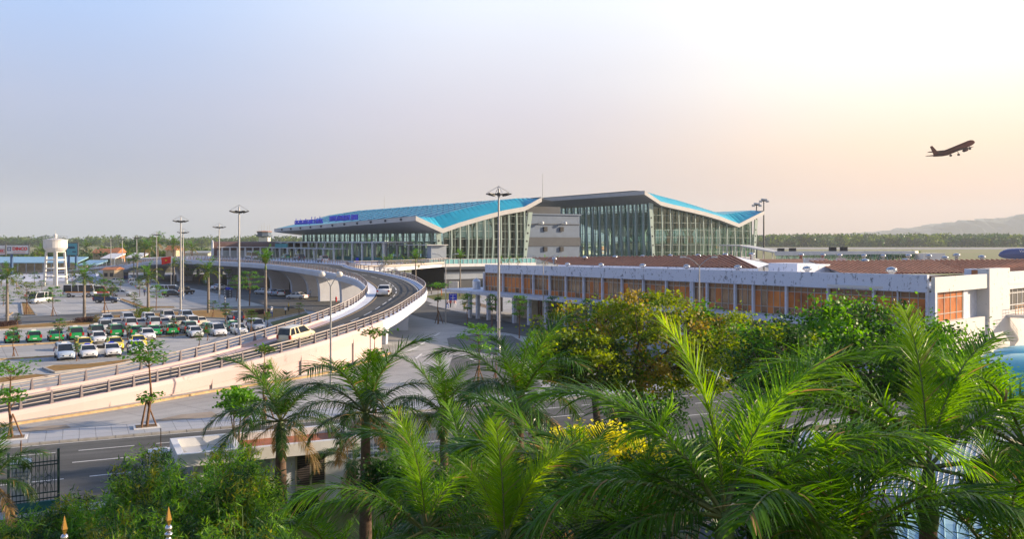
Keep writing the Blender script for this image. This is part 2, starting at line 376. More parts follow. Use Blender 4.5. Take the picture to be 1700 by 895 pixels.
# ------------------------------------------------------------------ ground
def terr(Y): return 0 if Y < 520 else min(8.6, (Y - 520) * .0078)
mb = MB()
xs = [-7200, -1500, -400, 0, 400, 1500, 7200]; ys = [-80, 100, 520, 700, 900, 1100, 1300, 1500, 1650, 2400, 6950]
vs = [(x, y, terr(y)) for y in ys for x in xs]; nx = len(xs)
mb.add(vs, [(j * nx + i, j * nx + i + 1, (j + 1) * nx + i + 1, (j + 1) * nx + i) for j in range(len(ys) - 1) for i in range(nx - 1)])
tag(mb.build('ground', 'field'), kind='structure', label='dry green grass plain of the airfield')
def sheet(name, pts, m, z, label=None, mark=False):
    b = MB(); b.poly([(p[0], p[1], z) for p in pts]); o = b.build(name, m)
    return tag(o, label, kind='structure')
def gp(*px): return [G(x, y) for x, y in px]
sheet('pavement', [(-260, -60), (160, -60), (160, 250), (150, 330), (20, 345), (-260, 350)], 'concrete', .004, 'pale concrete paving of the car park and terminal surroundings')
sheet('apron', [(70, 345), (150, 338), (330, 300), (520, 520), (400, 515), (60, 470)], 'plaza', .006, 'pale concrete aircraft apron')
for (y0, y1, x0, x1) in ((1000, 1120, 40, 1500),):
    b = MB(); b.add([(x0, y0, terr(y0) + .1), (x1, y0, terr(y0) + .1), (x1, y1, terr(y1) + .1), (x0, y1, terr(y1) + .1)], [(0, 1, 2, 3)])
    tag(b.build('runway', 'plaza'), 'pale runway strip beyond the grass', kind='structure')
U = V(.902, .432, 0); N = V(-.432, .902, 0); A0 = V(-29, 51.2, 0)
def S(s, t, z=0): p = A0 + U * s + N * t; return V(p.x, p.y, z)
# garden lawn in front of the street, under the palms
sheet('lawn', [S(-80, -15.2), S(80, -15.2), (160, -60), (-160, -60)], 'grass', .008, 'shaded lawn below the palms')
sheet('street', [S(-90, -14), S(95, -14), S(95, 0), S(-90, 0)], 'asphalt', .012, 'dark grey asphalt street')
b = MB()
for t, ph in ((-2.6, .4), (-5.5, 0.1), (-9.0, .9)):
    s = -80 + ph
    while s < 80:
        c = S(s, t); b.obox((c.x, c.y), U, 1.45, .06, .014, .017); s += 4.05
b.poly([S(-90, -.25, .016), S(95, -.25, .016), S(95, -.12, .016), S(-90, -.12, .016)])
tag(b.build('lane_markings', 'paint'), 'white dashed lane markings on the street', kind='structure')
# kerb and pavers
b = MB()
s = -90
while s < 95:
    c = S(s + .49, .13); b.obox((c.x, c.y), U, .48, .13, 0, .14); s += 1.0
tag(b.build('kerb', 'kerb'), 'grey kerb stones of the street', kind='structure')
pav = bpy.data.materials.new('pavers'); pav.use_nodes = True; n_, l_ = nt(pav)
br = n_.new('ShaderNodeTexBrick'); br.inputs['Scale'].default_value = 1.0; br.offset = 0
br.inputs['Color1'].default_value = (.40, .42, .46, 1); br.inputs['Color2'].default_value = (.45, .46, .49, 1); br.inputs['Mortar'].default_value = (.26, .27, .29, 1)
br.inputs['Mortar Size'].default_value = .025; br.inputs['Brick Width'].default_value = .9; br.inputs['Row Height'].default_value = 1.2
tc_ = n_.new('ShaderNodeTexCoord'); mp_ = n_.new('ShaderNodeMapping'); mp_.inputs['Rotation'].default_value = (0, 0, -math.atan2(.432, .902))
l_.new(tc_.outputs['Object'], mp_.inputs[0]); l_.new(mp_.outputs[0], br.inputs['Vector']); l_.new(br.outputs[0], n_['Principled BSDF'].inputs['Base Color']); n_['Principled BSDF'].inputs['Roughness'].default_value = .8
M['pavers'] = pav
b = MB(); b.obox(S(2.5, 1.9)[:2], U, 92, 1.63, .0, .13)
tag(b.build('sidewalk', 'pavers'), 'sidewalk of pale grey square pavers', kind='structure')
sheet('plaza_ground', [S(-90, 3.6), S(60, 3.6), (-6, 112), (-16.2, 99), (-26.3, 72), (-60, 38)], 'plaza', .009, 'pale brown concrete ground below the ramp')
sheet('earth_patch', gp((255, 699), (300, 689), (352, 684), (366, 693), (330, 701), (262, 706)), 'dryground', .016, 'brown patch of bare earth beside the sidewalk')
sheet('earth_patch', gp((20, 716), (60, 709), (110, 706), (118, 711), (60, 720)), 'dryground', .016, 'thin smear of sandy earth beside the sidewalk')
# right-hand plaza and roads
sheet('loop_road', gp((678, 500), (700, 497), (716, 503), (740, 512), (773, 520), (821, 530), (900, 545), (1000, 563), (1100, 585), (1100, 640), (980, 592), (882, 561), (840, 553), (801, 549), (760, 540), (697, 527), (670, 519)), 'asphalt', .012, 'dark road curving past the old terminal')
sheet('old_asphalt_patch', gp((742, 562), (790, 555), (850, 558), (905, 590), (1010, 640), (860, 595), (780, 584), (745, 575)), 'old_asphalt', .012, 'weathered grey asphalt patch on the plaza')
sheet('old_asphalt_patch', gp((752, 590), (800, 594), (860, 600), (900, 640), (860, 700), (760, 660), (745, 610)), 'old_asphalt', .012, 'second weathered asphalt patch with faded markings')
b = MB()
for p, q in (((730, 553), (690, 578)), ((690, 578), (640, 600)), ((728, 552), (775, 553)), ((700, 588), (690, 596)), ((745, 585), (738, 592)), ((768, 590), (790, 600)), ((620, 628), (640, 622))):
    a_, b_ = G(*p), G(*q); b.wall(a_, b_, .01, .02, .22)
tag(b.build('faded_line', 'paint'), 'faded white lines on the plaza', kind='structure')
# raised footway under the loop lamp and by the old terminal
b = MB()
for pts in (gp((710, 507), (735, 501), (772, 500), (800, 505), (826, 516), (850, 531), (800, 527), (760, 519)),):
    b.poly([(p.x, p.y, .13) for p in pts]); m_ = len(pts)
    for i in range(m_):
        p, q = pts[i], pts[(i + 1) % m_]; b.quad((p.x, p.y, 0), (q.x, q.y, 0), (q.x, q.y, .13), (p.x, p.y, .13))
tag(b.build('footway', 'plaza', recalc=True), 'pale raised footway beside the old terminal', kind='structure')
sheet('earth_bed', gp((770, 503), (790, 503), (830, 513), (815, 515)), 'dirt', .145, 'strip of brown earth beside the footway')
sheet('lawn_patch', gp((705, 492), (735, 487), (790, 486), (800, 494), (770, 497), (720, 498)), 'grass', .016, 'small lawn below the terminal')
# service road under the viaduct
sheet('airport_road', gp((225, 466), (300, 476), (345, 484), (400, 497), (440, 508), (480, 511), (560, 525), (640, 500), (690, 497), (640, 480), (520, 472), (400, 464), (300, 458), (215, 456)), 'asphalt', .012, 'dark asphalt road under the elevated road')
sheet('car_park_lane', gp((-60, 532), (0, 529), (150, 520), (330, 512), (430, 508), (485, 510), (500, 515), (420, 516), (330, 521), (170, 529), (0, 544), (-60, 550)), 'old_asphalt', .012, 'grey asphalt lane across the car park')
# grass strips with kerbs
def strip(pts, m, label, h=.12):
    pts = gp(*pts); b = MB(); m_ = len(pts)
    c = sum(pts, V(0, 0, 0)) / m_
    b.poly([(p.x, p.y, h + .03) for p in pts], 1)
    for i in range(m_):
        p, q = pts[i], pts[(i + 1) % m_]; b.wall(p, q, 0, h + .05, .22, 0)
    return tag(b.build('planting_strip', ['kerb', m], recalc=False), label, kind='structure')
strip(((-40, 548), (0, 544), (80, 538), (150, 532), (170, 526), (250, 522), (330, 517), (420, 513), (505, 514), (508, 519), (455, 530), (420, 532), (330, 528), (200, 532), (150, 541), (0, 549), (-40, 553)), 'drygrass', 'long strip of dry orange grass across the car park')
strip(((72, 613), (88, 609), (141, 607), (232, 597), (200, 606), (150, 614), (90, 620)), 'drygrass', 'pointed strip of dry grass beside the ramp')
strip(((447, 537), (478, 529), (508, 521), (515, 524), (500, 532), (470, 541), (452, 543)), 'grass', 'green triangular strip of grass beside the ramp')
strip(((35, 503), (46, 503), (60, 524), (38, 524)), 'drygrass', 'short strip of dry grass in the far car park')
strip(((196, 498), (204, 497), (240, 510), (290, 510), (290, 512), (234, 513)), 'drygrass', 'narrow angled strip of dry grass in the far car park')
strip(((-30, 636), (0, 630), (60, 624), (90, 626), (40, 634), (-30, 645)), 'drygrass', 'strip of dry grass at the foot of the ramp')
b = MB()
for pl in (((-40, 580), (0, 576), (147, 567), (240, 562), (345, 554)), ((-40, 602), (0, 598), (97, 592)), ((168, 518), (180, 517), (225, 515)), ((20, 520), (10, 526))):
    for p, q in zip(pl[:-1], pl[1:]): b.wall(G(*p), G(*q), 0, .14, .3)
tag(b.build('car_park_kerb', 'kerb_yellow'), 'yellowish kerbs between the parking rows', kind='structure')
b = MB()
for i in range(9):
    a_ = G(50 + i * 30, 500 + i * 0); q_ = a_ + V(-.53, .85, 0) * 5; b.wall(a_, q_, .008, .014, .14)
for i in range(8):
    a_ = G(0 + i * 34, 562 - i * 2.2) ; b.wall(a_, a_ + V(-.53, .85, 0) * 4.8, .008, .014, .13)
for p, q in (((55, 505), (0, 508)), ((60, 511), (95, 511)), ((100, 520), (60, 500)), ((130, 505), (185, 520)), ((2, 470), (60, 470)), ((10, 481), (66, 482)), ((20, 492), (70, 492)), ((0, 460), (200, 462)), ((100, 466), (190, 466))):
    b.wall(G(*p), G(*q), .008, .015, .16)
tag(b.build('parking_lines', 'paint'), 'white parking bay lines', kind='structure')

# ------------------------------------------------------------------ elevated road
def spline(pts, step=1.0):
    pts = [V(*p) for p in pts]; out = []
    P_ = [pts[0] * 2 - pts[1]] + pts + [pts[-1] * 2 - pts[-2]]
    for i in range(1, len(P_) - 2):
        a, b_, c, d = P_[i - 1:i + 3]; k = max(2, int((c - b_).length / .4))
        for j in range(k):
            t = j / k
            out.append(.5 * ((2 * b_) + (-a + c) * t + (2 * a - 5 * b_ + 4 * c - d) * t * t + (-a + 3 * b_ - 3 * c + d) * t ** 3))
    out.append(pts[-1])
    # resample
    L = [0]
    for p, q in zip(out[:-1], out[1:]): L.append(L[-1] + (q - p).length)
    n_ = int(L[-1] / step); res = []; k = 0
    for i in range(n_ + 1):
        s = i * L[-1] / n_
        while k < len(L) - 2 and L[k + 1] < s: k += 1
        f = (s - L[k]) / max(1e-6, L[k + 1] - L[k]); res.append(out[k].lerp(out[k + 1], f))
    return res
def rt(x, y, z): p = G(x, y, z + 1.0); return (p.x, p.y, z)
OUT = [(-43.8, 41.5, -.4), (-38.4, 49.6, .12)] + [rt(*a) for a in ((0, 667, .5), (170, 635, .9), (340, 601, 1.32), (450, 575, 1.95), (540, 551, 2.6), (640, 518, 3.3), (686, 492, 4.0), (707, 476, 4.55), (704, 466, 4.95), (680, 454.5, 5.4), (638, 445, 6.0), (600, 439.5, 6.4))]
OUT += [(-33.5, 187, 6.5), (-38.5, 205, 6.5), (-52, 228, 6.5), (-72, 255, 6.5), (-88, 272, 6.5), (-104, 284, 6.2), (-122, 290, 4.6), (-140, 293, 2.8), (-165, 295, .3), (-175, 296, -.5)]
INN = [(-50, 46, -.4), (-44, 54.9, .12)] + [rt(*a) for a in ((0, 637, .6), (171, 609.6, .95), (340, 573, 1.85), (459, 540, 2.75), (547, 511, 3.5), (591, 490, 4.1), (607, 474, 4.6), (602, 463, 5.1), (581, 453, 5.5), (521, 441, 6.2), (441, 432.5, 6.5), (370, 429, 6.5), (300, 426.5, 6.5), (262, 428, 6.1), (231, 432, 5.2), (201, 438.5, 3.9), (171, 445, 2.6))]
INN += [(-150, 280, .3), (-162, 282, -.5)]
SO = spline(OUT, 1.0); SI = spline(INN, .5)
pair = []; k = 0
for p in SO:
    best = min(range(k, min(len(SI), k + 60)), key=lambda j: (SI[j].xy - p.xy).length_squared)
    k = best; pair.append(SI[best])
n_st = len(SO)
arc = [0]
for i in range(1, n_st): arc.append(arc[-1] + ((SO[i] + pair[i]) / 2 - (SO[i - 1] + pair[i - 1]) / 2).length)
def st(i, f, dz=0):                                     # station i, fraction f from outer (0) to inner (1)
    p = SO[i].lerp(pair[i], f); return V(p.x, p.y, p.z + dz)
def off(i, d, inner=False, dz=0):
    p, q = (pair[i], SO[i]) if inner else (SO[i], pair[i])
    u = (q - p); u.z = 0; u.normalize(); r = p + u * d
    zz = p.z + (q.z - p.z) * (d / max(1, (q - p).length)); return V(r.x, r.y, zz + dz)
iw = min(range(n_st), key=lambda i: (SO[i] - V(*rt(632, 520, 3.25))).length)     # the solid abutment ends here
road = empty('elevated_road', (SO[iw].x, SO[iw].y, 0), 0, 'long pale elevated road that loops up to the terminal', 'overpass')
def kid(o):
    o.parent = road; o.matrix_parent_inverse = Matrix.Translation(-road.location); return o
b = MB()
def strip_loft(b, rows, m=None, smooth=False):
    nn = len(rows[0])
    vs = [v for r in rows for v in r]
    b.add(vs, [(i * nn + j, i * nn + j + 1, (i + 1) * nn + j + 1, (i + 1) * nn + j) for i in range(len(rows) - 1) for j in range(nn - 1)], m, smooth)
rows = []
for i in range(n_st):
    th = 1.15
    rows.append([off(i, 0, False, .22), off(i, -.02, False, .22), off(i, -.12, False, -.1), off(i, 0, False, -th * .8), off(i, 2.4, False, -1.5), off(i, 2.4, True, -1.5), off(i, 0, True, -th * .8), off(i, -.12, True, -.1), off(i, -.02, True, .22), off(i, .35, True, .22), off(i, .36, True, .0), off(i, .36, False, .0), off(i, .35, False, .22), off(i, 0, False, .22)])
strip_loft(b, rows[:iw + 1], 0); strip_loft(b, rows[iw:], 1)
kid(b.build('deck', ['rampwall', 'fascia_blue'], recalc=True))
b = MB()                                                 # retaining walls of the lower ramp
for inner in (False, True):
    r = [[off(i, .1, inner, -.9), V(off(i, .1, inner).x, off(i, .1, inner).y, -.05)] for i in range(iw + 1)]
    strip_loft(b, r)
p, q = off(iw, .1, False), off(iw, .1, True); b.quad((p.x, p.y, -.05), (q.x, q.y, -.05), (q.x, q.y, q.z - .2), (p.x, p.y, p.z - .2))
kid(b.build('retaining_wall', 'rampwall', recalc=True))
b = MB()
for i in range(0, iw - 2, 9):
    p = off(i, .02, False); d_ = (SO[i + 1] - SO[i]); b.obox((p.x, p.y), d_, .02, .085, 0, max(.1, p.z - .2))
kid(b.build('wall_joint', 'kerb'))
b = MB()
r = [[off(i, -.95, False).xy.to_3d() + V(0, 0, .0), off(i, -.95, False).xy.to_3d() + V(0, 0, .16), off(i, -.72, False).xy.to_3d() + V(0, 0, .16), off(i, -.72, False).xy.to_3d()] for i in range(iw + 1)]
strip_loft(b, r, 0)
r = [[off(i, -.72, False).xy.to_3d() + V(0, 0, .12), off(i, .05, False).xy.to_3d() + V(0, 0, .12)] for i in range(iw + 1)]
strip_loft(b, r, 1)
tag(b.build('ramp_kerb', ['kerb_yellow', 'plaza']), 'yellow painted kerb along the foot of the ramp wall', kind='structure')
b = MB(); strip_loft(b, [[off(i, 1.0, False, .006), st(i, .5, .03), off(i, 1.5, True, .006)] for i in range(n_st)])
kid(b.build('road_surface', 'deck_asphalt'))
b = MB(); s = 0
for i in range(2, n_st - 3):
    if int(arc[i] / 1.0) % 5 < 3 and i % 1 == 0:
        a0, a1 = st(i, .5, .04), st(i + 1, .5, .04); u = (a1 - a0).normalized(); nn = V(-u.y, u.x, 0) * .07
        b.quad(a0 - nn, a1 - nn, a1 + nn, a0 + nn, 0)
for inner, d in ((True, 1.75), (False, 1.2)):
    strip_loft(b, [[off(i, d, inner, .016), off(i, d + .13, inner, .016)] for i in range(n_st)], 1 if inner else 0)
kid(b.build('lane_marking', ['paint', 'kerb_yellow']))
# guard rails: every near post is its own piece, the far ones one mesh
def guard(inner):
    pts = [off(i, .18, inner, .22) for i in range(n_st)]
    b = MB()
    for h, rr in ((.80, .065), (.52, .04), (.26, .04)):
        b.tube([p + V(0, 0, h) for p in pts[::2]], rr, 5 if h > .7 else 4, 0)
    g = kid(b.build('guard_rail', 'rail'))
    g['label'] = 'inner guard rail' if inner else 'outer guard rail'
    far = MB(); cnt = 0; proto = None; last = -9
    for i in range(3, n_st - 8):
        if arc[i] - last < 1.62: continue
        last = arc[i]; p = pts[i]; d_ = (pts[i + 1] - pts[i]); a = math.atan2(d_.y, d_.x)
        if cnt < 48 and arc[i] < 95 and p.y > 56:
            if proto is None:
                pm = MB(); pm.hexa([(-.10, -.12, 0), (.10, -.12, 0), (.10, .12, 0), (-.10, .12, 0)], [(-.045, -.06, .84), (.045, -.06, .84), (.045, .04, .84), (-.045, .04, .84)])
                pm.box(-.14, .14, -.13, .13, 0, .06)
                proto = pm.build('post', 'post'); o = proto
            else:
                o = proto.copy(); COL.objects.link(o)
            o.parent = g; o.location = p - road.location + road.location; o.rotation_euler = (0, 0, a); cnt += 1
            o.matrix_parent_inverse = Matrix.Identity(4)
        else:
            u = V(math.cos(a), math.sin(a), 0); far.obox((p.x, p.y), u, .07, .07, p.z, p.z + .84)
    fo = far.build('far_posts', 'post'); fo.parent = g; fo['kind'] = 'stuff'
guard(False); guard(True)
# flared piers
def pier(i, wid=1.3):
    c = st(i, .5); u = (pair[i] - SO[i]); hw = u.length / 2; u.z = 0; u.normalize(); nn = V(-u.y, u.x, 0)
    top = c.z - 1.45; b = MB(); prof = []
    K = 10; w0 = min(2.2, hw * .5); w1 = max(w0 + .5, hw - 1.5)
    zc = top - min(3.6, top * .85)
    lv = [(w0, -.05), (w0, zc)] + [(w0 + (w1 - w0) * (1 - math.cos(t * math.pi / 2 / K)), zc + (top - zc) * math.sin(t * math.pi / 2 / K)) for t in range(1, K + 1)]
    rows = []
    for w_, z in lv:
        cc = V(c.x, c.y, 0)
        rows.append([cc + u * w_ - nn * wid / 2 + V(0, 0, z), cc + u * w_ + nn * wid / 2 + V(0, 0, z), cc - u * w_ + nn * wid / 2 + V(0, 0, z), cc - u * w_ - nn * wid / 2 + V(0, 0, z), cc + u * w_ - nn * wid / 2 + V(0, 0, z)])
    strip_loft(b, rows)
    kid(b.build('pier', 'fascia_blue', recalc=True))
ppos = [G(657, 540)]
i = iw + 8; nxt = arc[iw] + 8
for i in range(iw, n_st - 30):
    if arc[i] >= nxt and st(i, .5).z > 2.5: pier(i); nxt = arc[i] + 15.5
# forecourt of the terminal at deck level
fc = [(-32.2, 184), (-24, 194), (-16, 226), (-14.5, 229), (-78, 330), (-122, 330), (-122, 292), (-104, 286), (-88, 274), (-72, 257), (-52, 230), (-38, 206)]
b = MB(); b.poly([(x, y, 6.52) for x, y in fc], 0)
m_ = len(fc)
for i in range(m_):
    p, q = fc[i], fc[(i + 1) % m_]; b.quad((p[0], p[1], 5.6), (q[0], q[1], 5.6), (q[0], q[1], 6.52), (p[0], p[1], 6.52), 0)
kid(b.build('forecourt_slab', 'fascia_blue', recalc=True))
sheet('undercroft_ground', [(-34, 186), (-14, 226), (-80, 330), (-122, 330), (-122, 300), (-60, 240)], 'old_asphalt', .02, 'dim ground below the forecourt')
b = MB()
for i in range(14):
    f = i / 13; x = -26 + f * -88; y = 205 + f * 112
    b.lathe((x, y, 0), [(.45, 0), (.45, 5.62)], 8)
kid(b.build('forecourt_columns', 'fascia_blue'))
b = MB()
pl = [(-32.2, 184), (-24, 194), (-20, 209), (-15.5, 226)]
for p, q in zip(pl[:-1], pl[1:]):
    b.wall(p, q, 6.45, 6.95, .3, 0); L_ = math.hypot(q[0] - p[0], q[1] - p[1]); kk = int(L_ / 1.6)
    for j in range(kk): b.box(p[0] + (q[0] - p[0]) * j / kk - .06, p[0] + (q[0] - p[0]) * j / kk + .06, p[1] + (q[1] - p[1]) * j / kk - .06, p[1] + (q[1] - p[1]) * j / kk + .06, 6.9, 7.75, 1)
    b.tube([(p[0], p[1], 7.75), (q[0], q[1], 7.75)], .07, 5, 0); b.tube([(p[0], p[1], 7.35), (q[0], q[1], 7.35)], .05, 4, 0)
kid(b.build('forecourt_railing', ['rail', 'post']))
# ------------------------------------------------------------------ airport terminal
E1 = V(.85, .53, 0).normalized(); E2d = V(-.53, .85, 0).normalized()
EA = P(690, 361, 219); EA.z = 0
EB = P(1070, 318, 262); EB.z = 0
term = empty('airport_terminal', (EA.x, EA.y, 0), 0, 'large glass airport terminal with two sweeping turquoise wave roofs', 'terminal building')
def tk(o, par=None):
    par = par or term; o.parent = par
    o.matrix_parent_inverse = par.matrix_world.inverted() if par is not term else Matrix.Translation(-term.location)
    return o
def interp(prof, w):
    if w <= prof[0][0]: return prof[0][1]
    for (a, za), (c, zc_) in zip(prof[:-1], prof[1:]):
        if w <= c: return za + (zc_ - za) * (w - a) / (c - a)
    return prof[-1][1]
def roof(name, O, bot, inner, far_bot, far_top, L, back=5.0, ftop=1.05, band_m='turq'):
    """sheet roof: gable edge profile at l=0, raised band set back, lofted to the far end"""
    def pt(w, l, z): p = O + E1 * w + E2d * l; return V(p.x, p.y, z)
    ws = sorted(set([a for a, _ in bot] + [a for a, _ in inner] + [bot[0][0] + (bot[-1][0] - bot[0][0]) * k / 24 for k in range(25)]))
    b = MB(); top0 = [pt(w, 0, interp(bot, w) + ftop) for w in ws]; topb = [pt(w, back, max(interp(inner, w), interp(bot, w) + ftop)) for w in ws]
    b2 = MB(); b3 = MB()
    strip_loft(b, [top0, topb], 0)
    r = tk(b.build(name, band_m))
    sm = MB(); wmax = bot[-1][0]
    for k in range(1, int(wmax / 1.3)):
        w_ = k * 1.3; sm.tube([pt(w_, .3, interp(bot, w_) + ftop + .03), pt(w_, back, max(interp(inner, w_), interp(bot, w_) + ftop) + .03)], .05, 4, 0, cap=False)
    tk(sm.build('roof_seams', mat('roof_seam', (.03, .30, .45), .5, var=0)))
    field = MB(); rows = []
    for k in range(13):
        f = k / 12; l_ = back + (L - back) * f
        rows.append([pt(w, l_, interp(inner, w) * (1 - f) + interp(far_top, w) * f) for w in ws])
    strip_loft(field, rows, 0); fo = tk(field.build('roof_field', 'turq_pale'), None); fo['label'] = 'paler ribbed field of the roof'
    fe = MB()                                            # fascia round the edge
    strip_loft(fe, [[pt(w, -.05, interp(bot, w)) for w in ws], [pt(w, -.05, interp(bot, w) + ftop + .12) for w in ws], [pt(w, .35, interp(bot, w) + ftop + .12) for w in ws]], 0)
    fr = []
    for k in range(17):
        f = k / 16; z0 = interp(bot, ws[0]) * (1 - f) + interp(far_bot, ws[0]) * f
        fr.append([pt(ws[0] + .0, L * f, z0), pt(ws[0] - .05, L * f, z0 + ftop + .1), pt(ws[0] + .5, L * f, z0 + ftop + .14)])
    strip_loft(fe, fr, 0)
    e1_ = []
    for k in range(17):
        f = k / 16; z0 = interp(bot, ws[-1]) * (1 - f) + interp(far_bot, ws[-1]) * f
        e1_.append([pt(ws[-1], L * f, z0), pt(ws[-1] + .05, L * f, z0 + ftop + .1), pt(ws[-1] - .5, L * f, z0 + ftop + .14)])
    strip_loft(fe, e1_, 0)
    strip_loft(fe, [[pt(w, L, interp(far_bot, w)) for w in ws], [pt(w, L, interp(far_top, w) + .1) for w in ws]], 0)
    for w_ in range(0, int(bot[-1][0]), 3):              # panel joints of the fascia
        pass
    tk(fe.build('fascia', 'alu'))
    so_ = MB(); rows = []
    for k in range(9):
        f = k / 8; rows.append([pt(w, L * f, interp(bot, w) * (1 - f) + interp(far_bot, w) * f + .02) for w in ws])
    strip_loft(so_, rows, 0); tk(so_.build('soffit', 'soffit'))
    return pt
botA = [(0, 16.9), (7.4, 13.9), (12, 15.4), (18.7, 17.2), (25, 18.7), (31.4, 19.8), (33.5, 20.8), (36.8, 22.4)]
innA = [(0, 18.1), (7.4, 17.9), (12, 19.3), (18.7, 20.9), (25, 22.3), (31.5, 23.3), (36.8, 23.6)]
fbA = [(0, 15.2), (12, 13.8), (24, 18.2), (36.8, 21.5)]
ftA = [(0, 16.3), (10, 18.6), (20, 21.4), (31.5, 23.3), (36.8, 23.6)]
ptA = roof('roof', EA, botA, innA, fbA, ftA, 112)
# back slope hidden side
b = MB(); strip_loft(b, [[ptA(36.8, 1.3, 23.4), ptA(42, 1.3, 22.6)], [ptA(36.8, 112, 23.5), ptA(42, 112, 22.6)]]); tk(b.build('roof_back_slope', 'soffit'))
# skylight strips
for k in range(15):
    l_ = 8.5 + k * 6.6; f = (l_ - 5) / 107; b = MB()
    segs = 11
    for j in range(segs):
        w0 = 8.5 + j * 1.75; w1 = w0 + 1.35
        z0 = interp(innA, w0) * (1 - f) + interp(ftA, w0) * f; z1 = interp(innA, w1) * (1 - f) + interp(ftA, w1) * f
        b.hexa([ptA(w0, l_, z0), ptA(w1, l_, z1), ptA(w1, l_ + 1.6, z1), ptA(w0, l_ + 1.6, z0)], [ptA(w0, l_, z0 + .28), ptA(w1, l_, z1 + .28), ptA(w1, l_ + 1.6, z1 + .12), ptA(w0, l_ + 1.6, z0 + .12)])
    tk(b.build('skylight', 'skylight'))
botB = [(0, 25.5), (6.2, 22.5), (10.2, 21.8), (17.8, 20.7), (24, 19.7), (30, 18.5), (38.3, 16.3), (49.5, 20.5)]
innB = [(0, 26.9), (5, 26.6), (11, 25.5), (17, 24.5), (23, 23.3), (34, 20.9), (37, 20.5), (44, 21.3), (49.5, 22)]
fbB = [(0, 25.5), (10, 22), (25, 20), (38.3, 16.5), (49.5, 20)]
ftB = [(0, 26.8), (11, 25.5), (34, 20.9), (49.5, 21.8)]
ptB = roof('roof', EB, botB, innB, fbB, ftB, 75)
for pt_, Wd, nm in ((ptB, 49.5, 'B'),):
    b = MB(); b.hexa([pt_(-1, 66, 14), pt_(0, 66, 14), pt_(0, 75, 14), pt_(-1, 75, 14)], [pt_(-1, 66, 24), pt_(0, 66, 24), pt_(0, 75, 24), pt_(-1, 75, 24)]); tk(b.build('end_wall', 'greywall'))
# ribs set into roof bands (subtle standing seams on the fascia)
def glass_wall(pt_, w0, w1, l0, l1, zb, ztopf, mt, step, nrow, name='glass_wall'):
    """glass panes between two plan points, with a mullion grid standing proud of it"""
    a, c = pt_(w0, l0, 0), pt_(w1, l1, 0); Ln = (c - a).length; u = (c - a) / Ln; nrm = V(u.y, -u.x, 0)
    kk = max(2, int(Ln / step)); g = MB(); m_ = MB()
    for j in range(kk):
        p, q = a + u * (Ln * j / kk), a + u * (Ln * (j + 1) / kk)
        zt0, zt1 = ztopf(j / kk), ztopf((j + 1) / kk)
        g.quad(V(p.x, p.y, zb), V(q.x, q.y, zb), V(q.x, q.y, zt1), V(p.x, p.y, zt0))
        m_.wall(p - u * .06, p + u * .06, zb, zt0, .22)
    zm = max(ztopf(j / kk) for j in range(kk + 1))
    r_ = 0
    while zb + (r_ + 1) * nrow < zm:
        z = zb + (r_ + 1) * nrow; r_ += 1
        for j in range(kk):
            if min(ztopf(j / kk), ztopf((j + 1) / kk)) > z:
                p, q = a + u * (Ln * j / kk), a + u * (Ln * (j + 1) / kk); m_.wall(p, q, z - .05, z + .05, .14)
    o = tk(g.build(name, mt)); mo = m_.build('mullion_grid', 'mull'); mo.parent = o
    return a, u, Ln
def zA(w, l): f = l / 112; return interp(botA, w) * (1 - f) + interp(fbA, w) * f
glass_wall(ptA, 8.5, 33, 1.8, 1.8, 6.5, lambda f: zA(8.5 + 24.5 * f, 1.8), 'glassA', 1.6, 2.0)
glass_wall(ptA, 8.5, 8.5, 1.8, 108, 6.5, lambda f: zA(8.5, 1.8 + 106.2 * f), 'glassA', 2.6, 2.2)
glass_wall(ptB, 5, 46, 2, 2, 6.5, lambda f: interp(botB, 5 + 41 * f), 'glassB', 3.5, 2.2)
glass_wall(ptB, 5, 5, 2, 58, 6.5, lambda f: interp(botB, 5) - .0, 'glassA', 2.3, 2.6)
glass_wall(ptB, 46, 46, 2, 58, 6.5, lambda f: 18.8, 'glassB', 4, 2.6)
# vertical rib trusses on the glass
def ribs(pt_, w0, w1, l0, l1, k, ztop, lean=0, wd=.34, dep=.8):
    for j in range(k):
        f = (j + .5) / k; w_ = w0 + (w1 - w0) * f; l_ = l0 + (l1 - l0) * f; zt = ztop(w_, l_)
        b = MB(); a = pt_(w_, l_, 6.5)
        ax = E1 if abs(w1 - w0) > abs(l1 - l0) else E2d; nn = -E2d if ax is E1 else -E1
        t = pt_(w_, l_, zt)
        o_ = nn * .25
        bb = [a + o_ - ax * wd * .5, a + o_ + ax * wd * .5, a + o_ + ax * wd * .5 + nn * dep * .5, a + o_ - ax * wd * .5 + nn * dep * .5]
        mid_ = [V(p.x, p.y, (6.5 + zt) / 2) + nn * .35 + ax * lean * .5 for p in bb]
        tt = [V(p.x, p.y, zt) + ax * lean for p in bb]
        b.hexa(bb, mid_); b.hexa(mid_, tt)
        tk(b.build('wall_rib', 'rib'))
ribs(ptA, 9, 33, 1.5, 1.5, 10, lambda w_, l_: zA(w_, l_) - .05, .15)
ribs(ptA, 8.2, 8.2, 4, 106, 24, lambda w_, l_: zA(w_, l_) - .05, .2, .35)
ribs(ptB, 6, 46, 1.7, 1.7, 12, lambda w_, l_: interp(botB, w_) - .05, 0, .26, .5)
ribs(ptB, 4.7, 4.7, 3, 56, 15, lambda w_, l_: interp(botB, 4.7) - .1, .6, .55, .9)
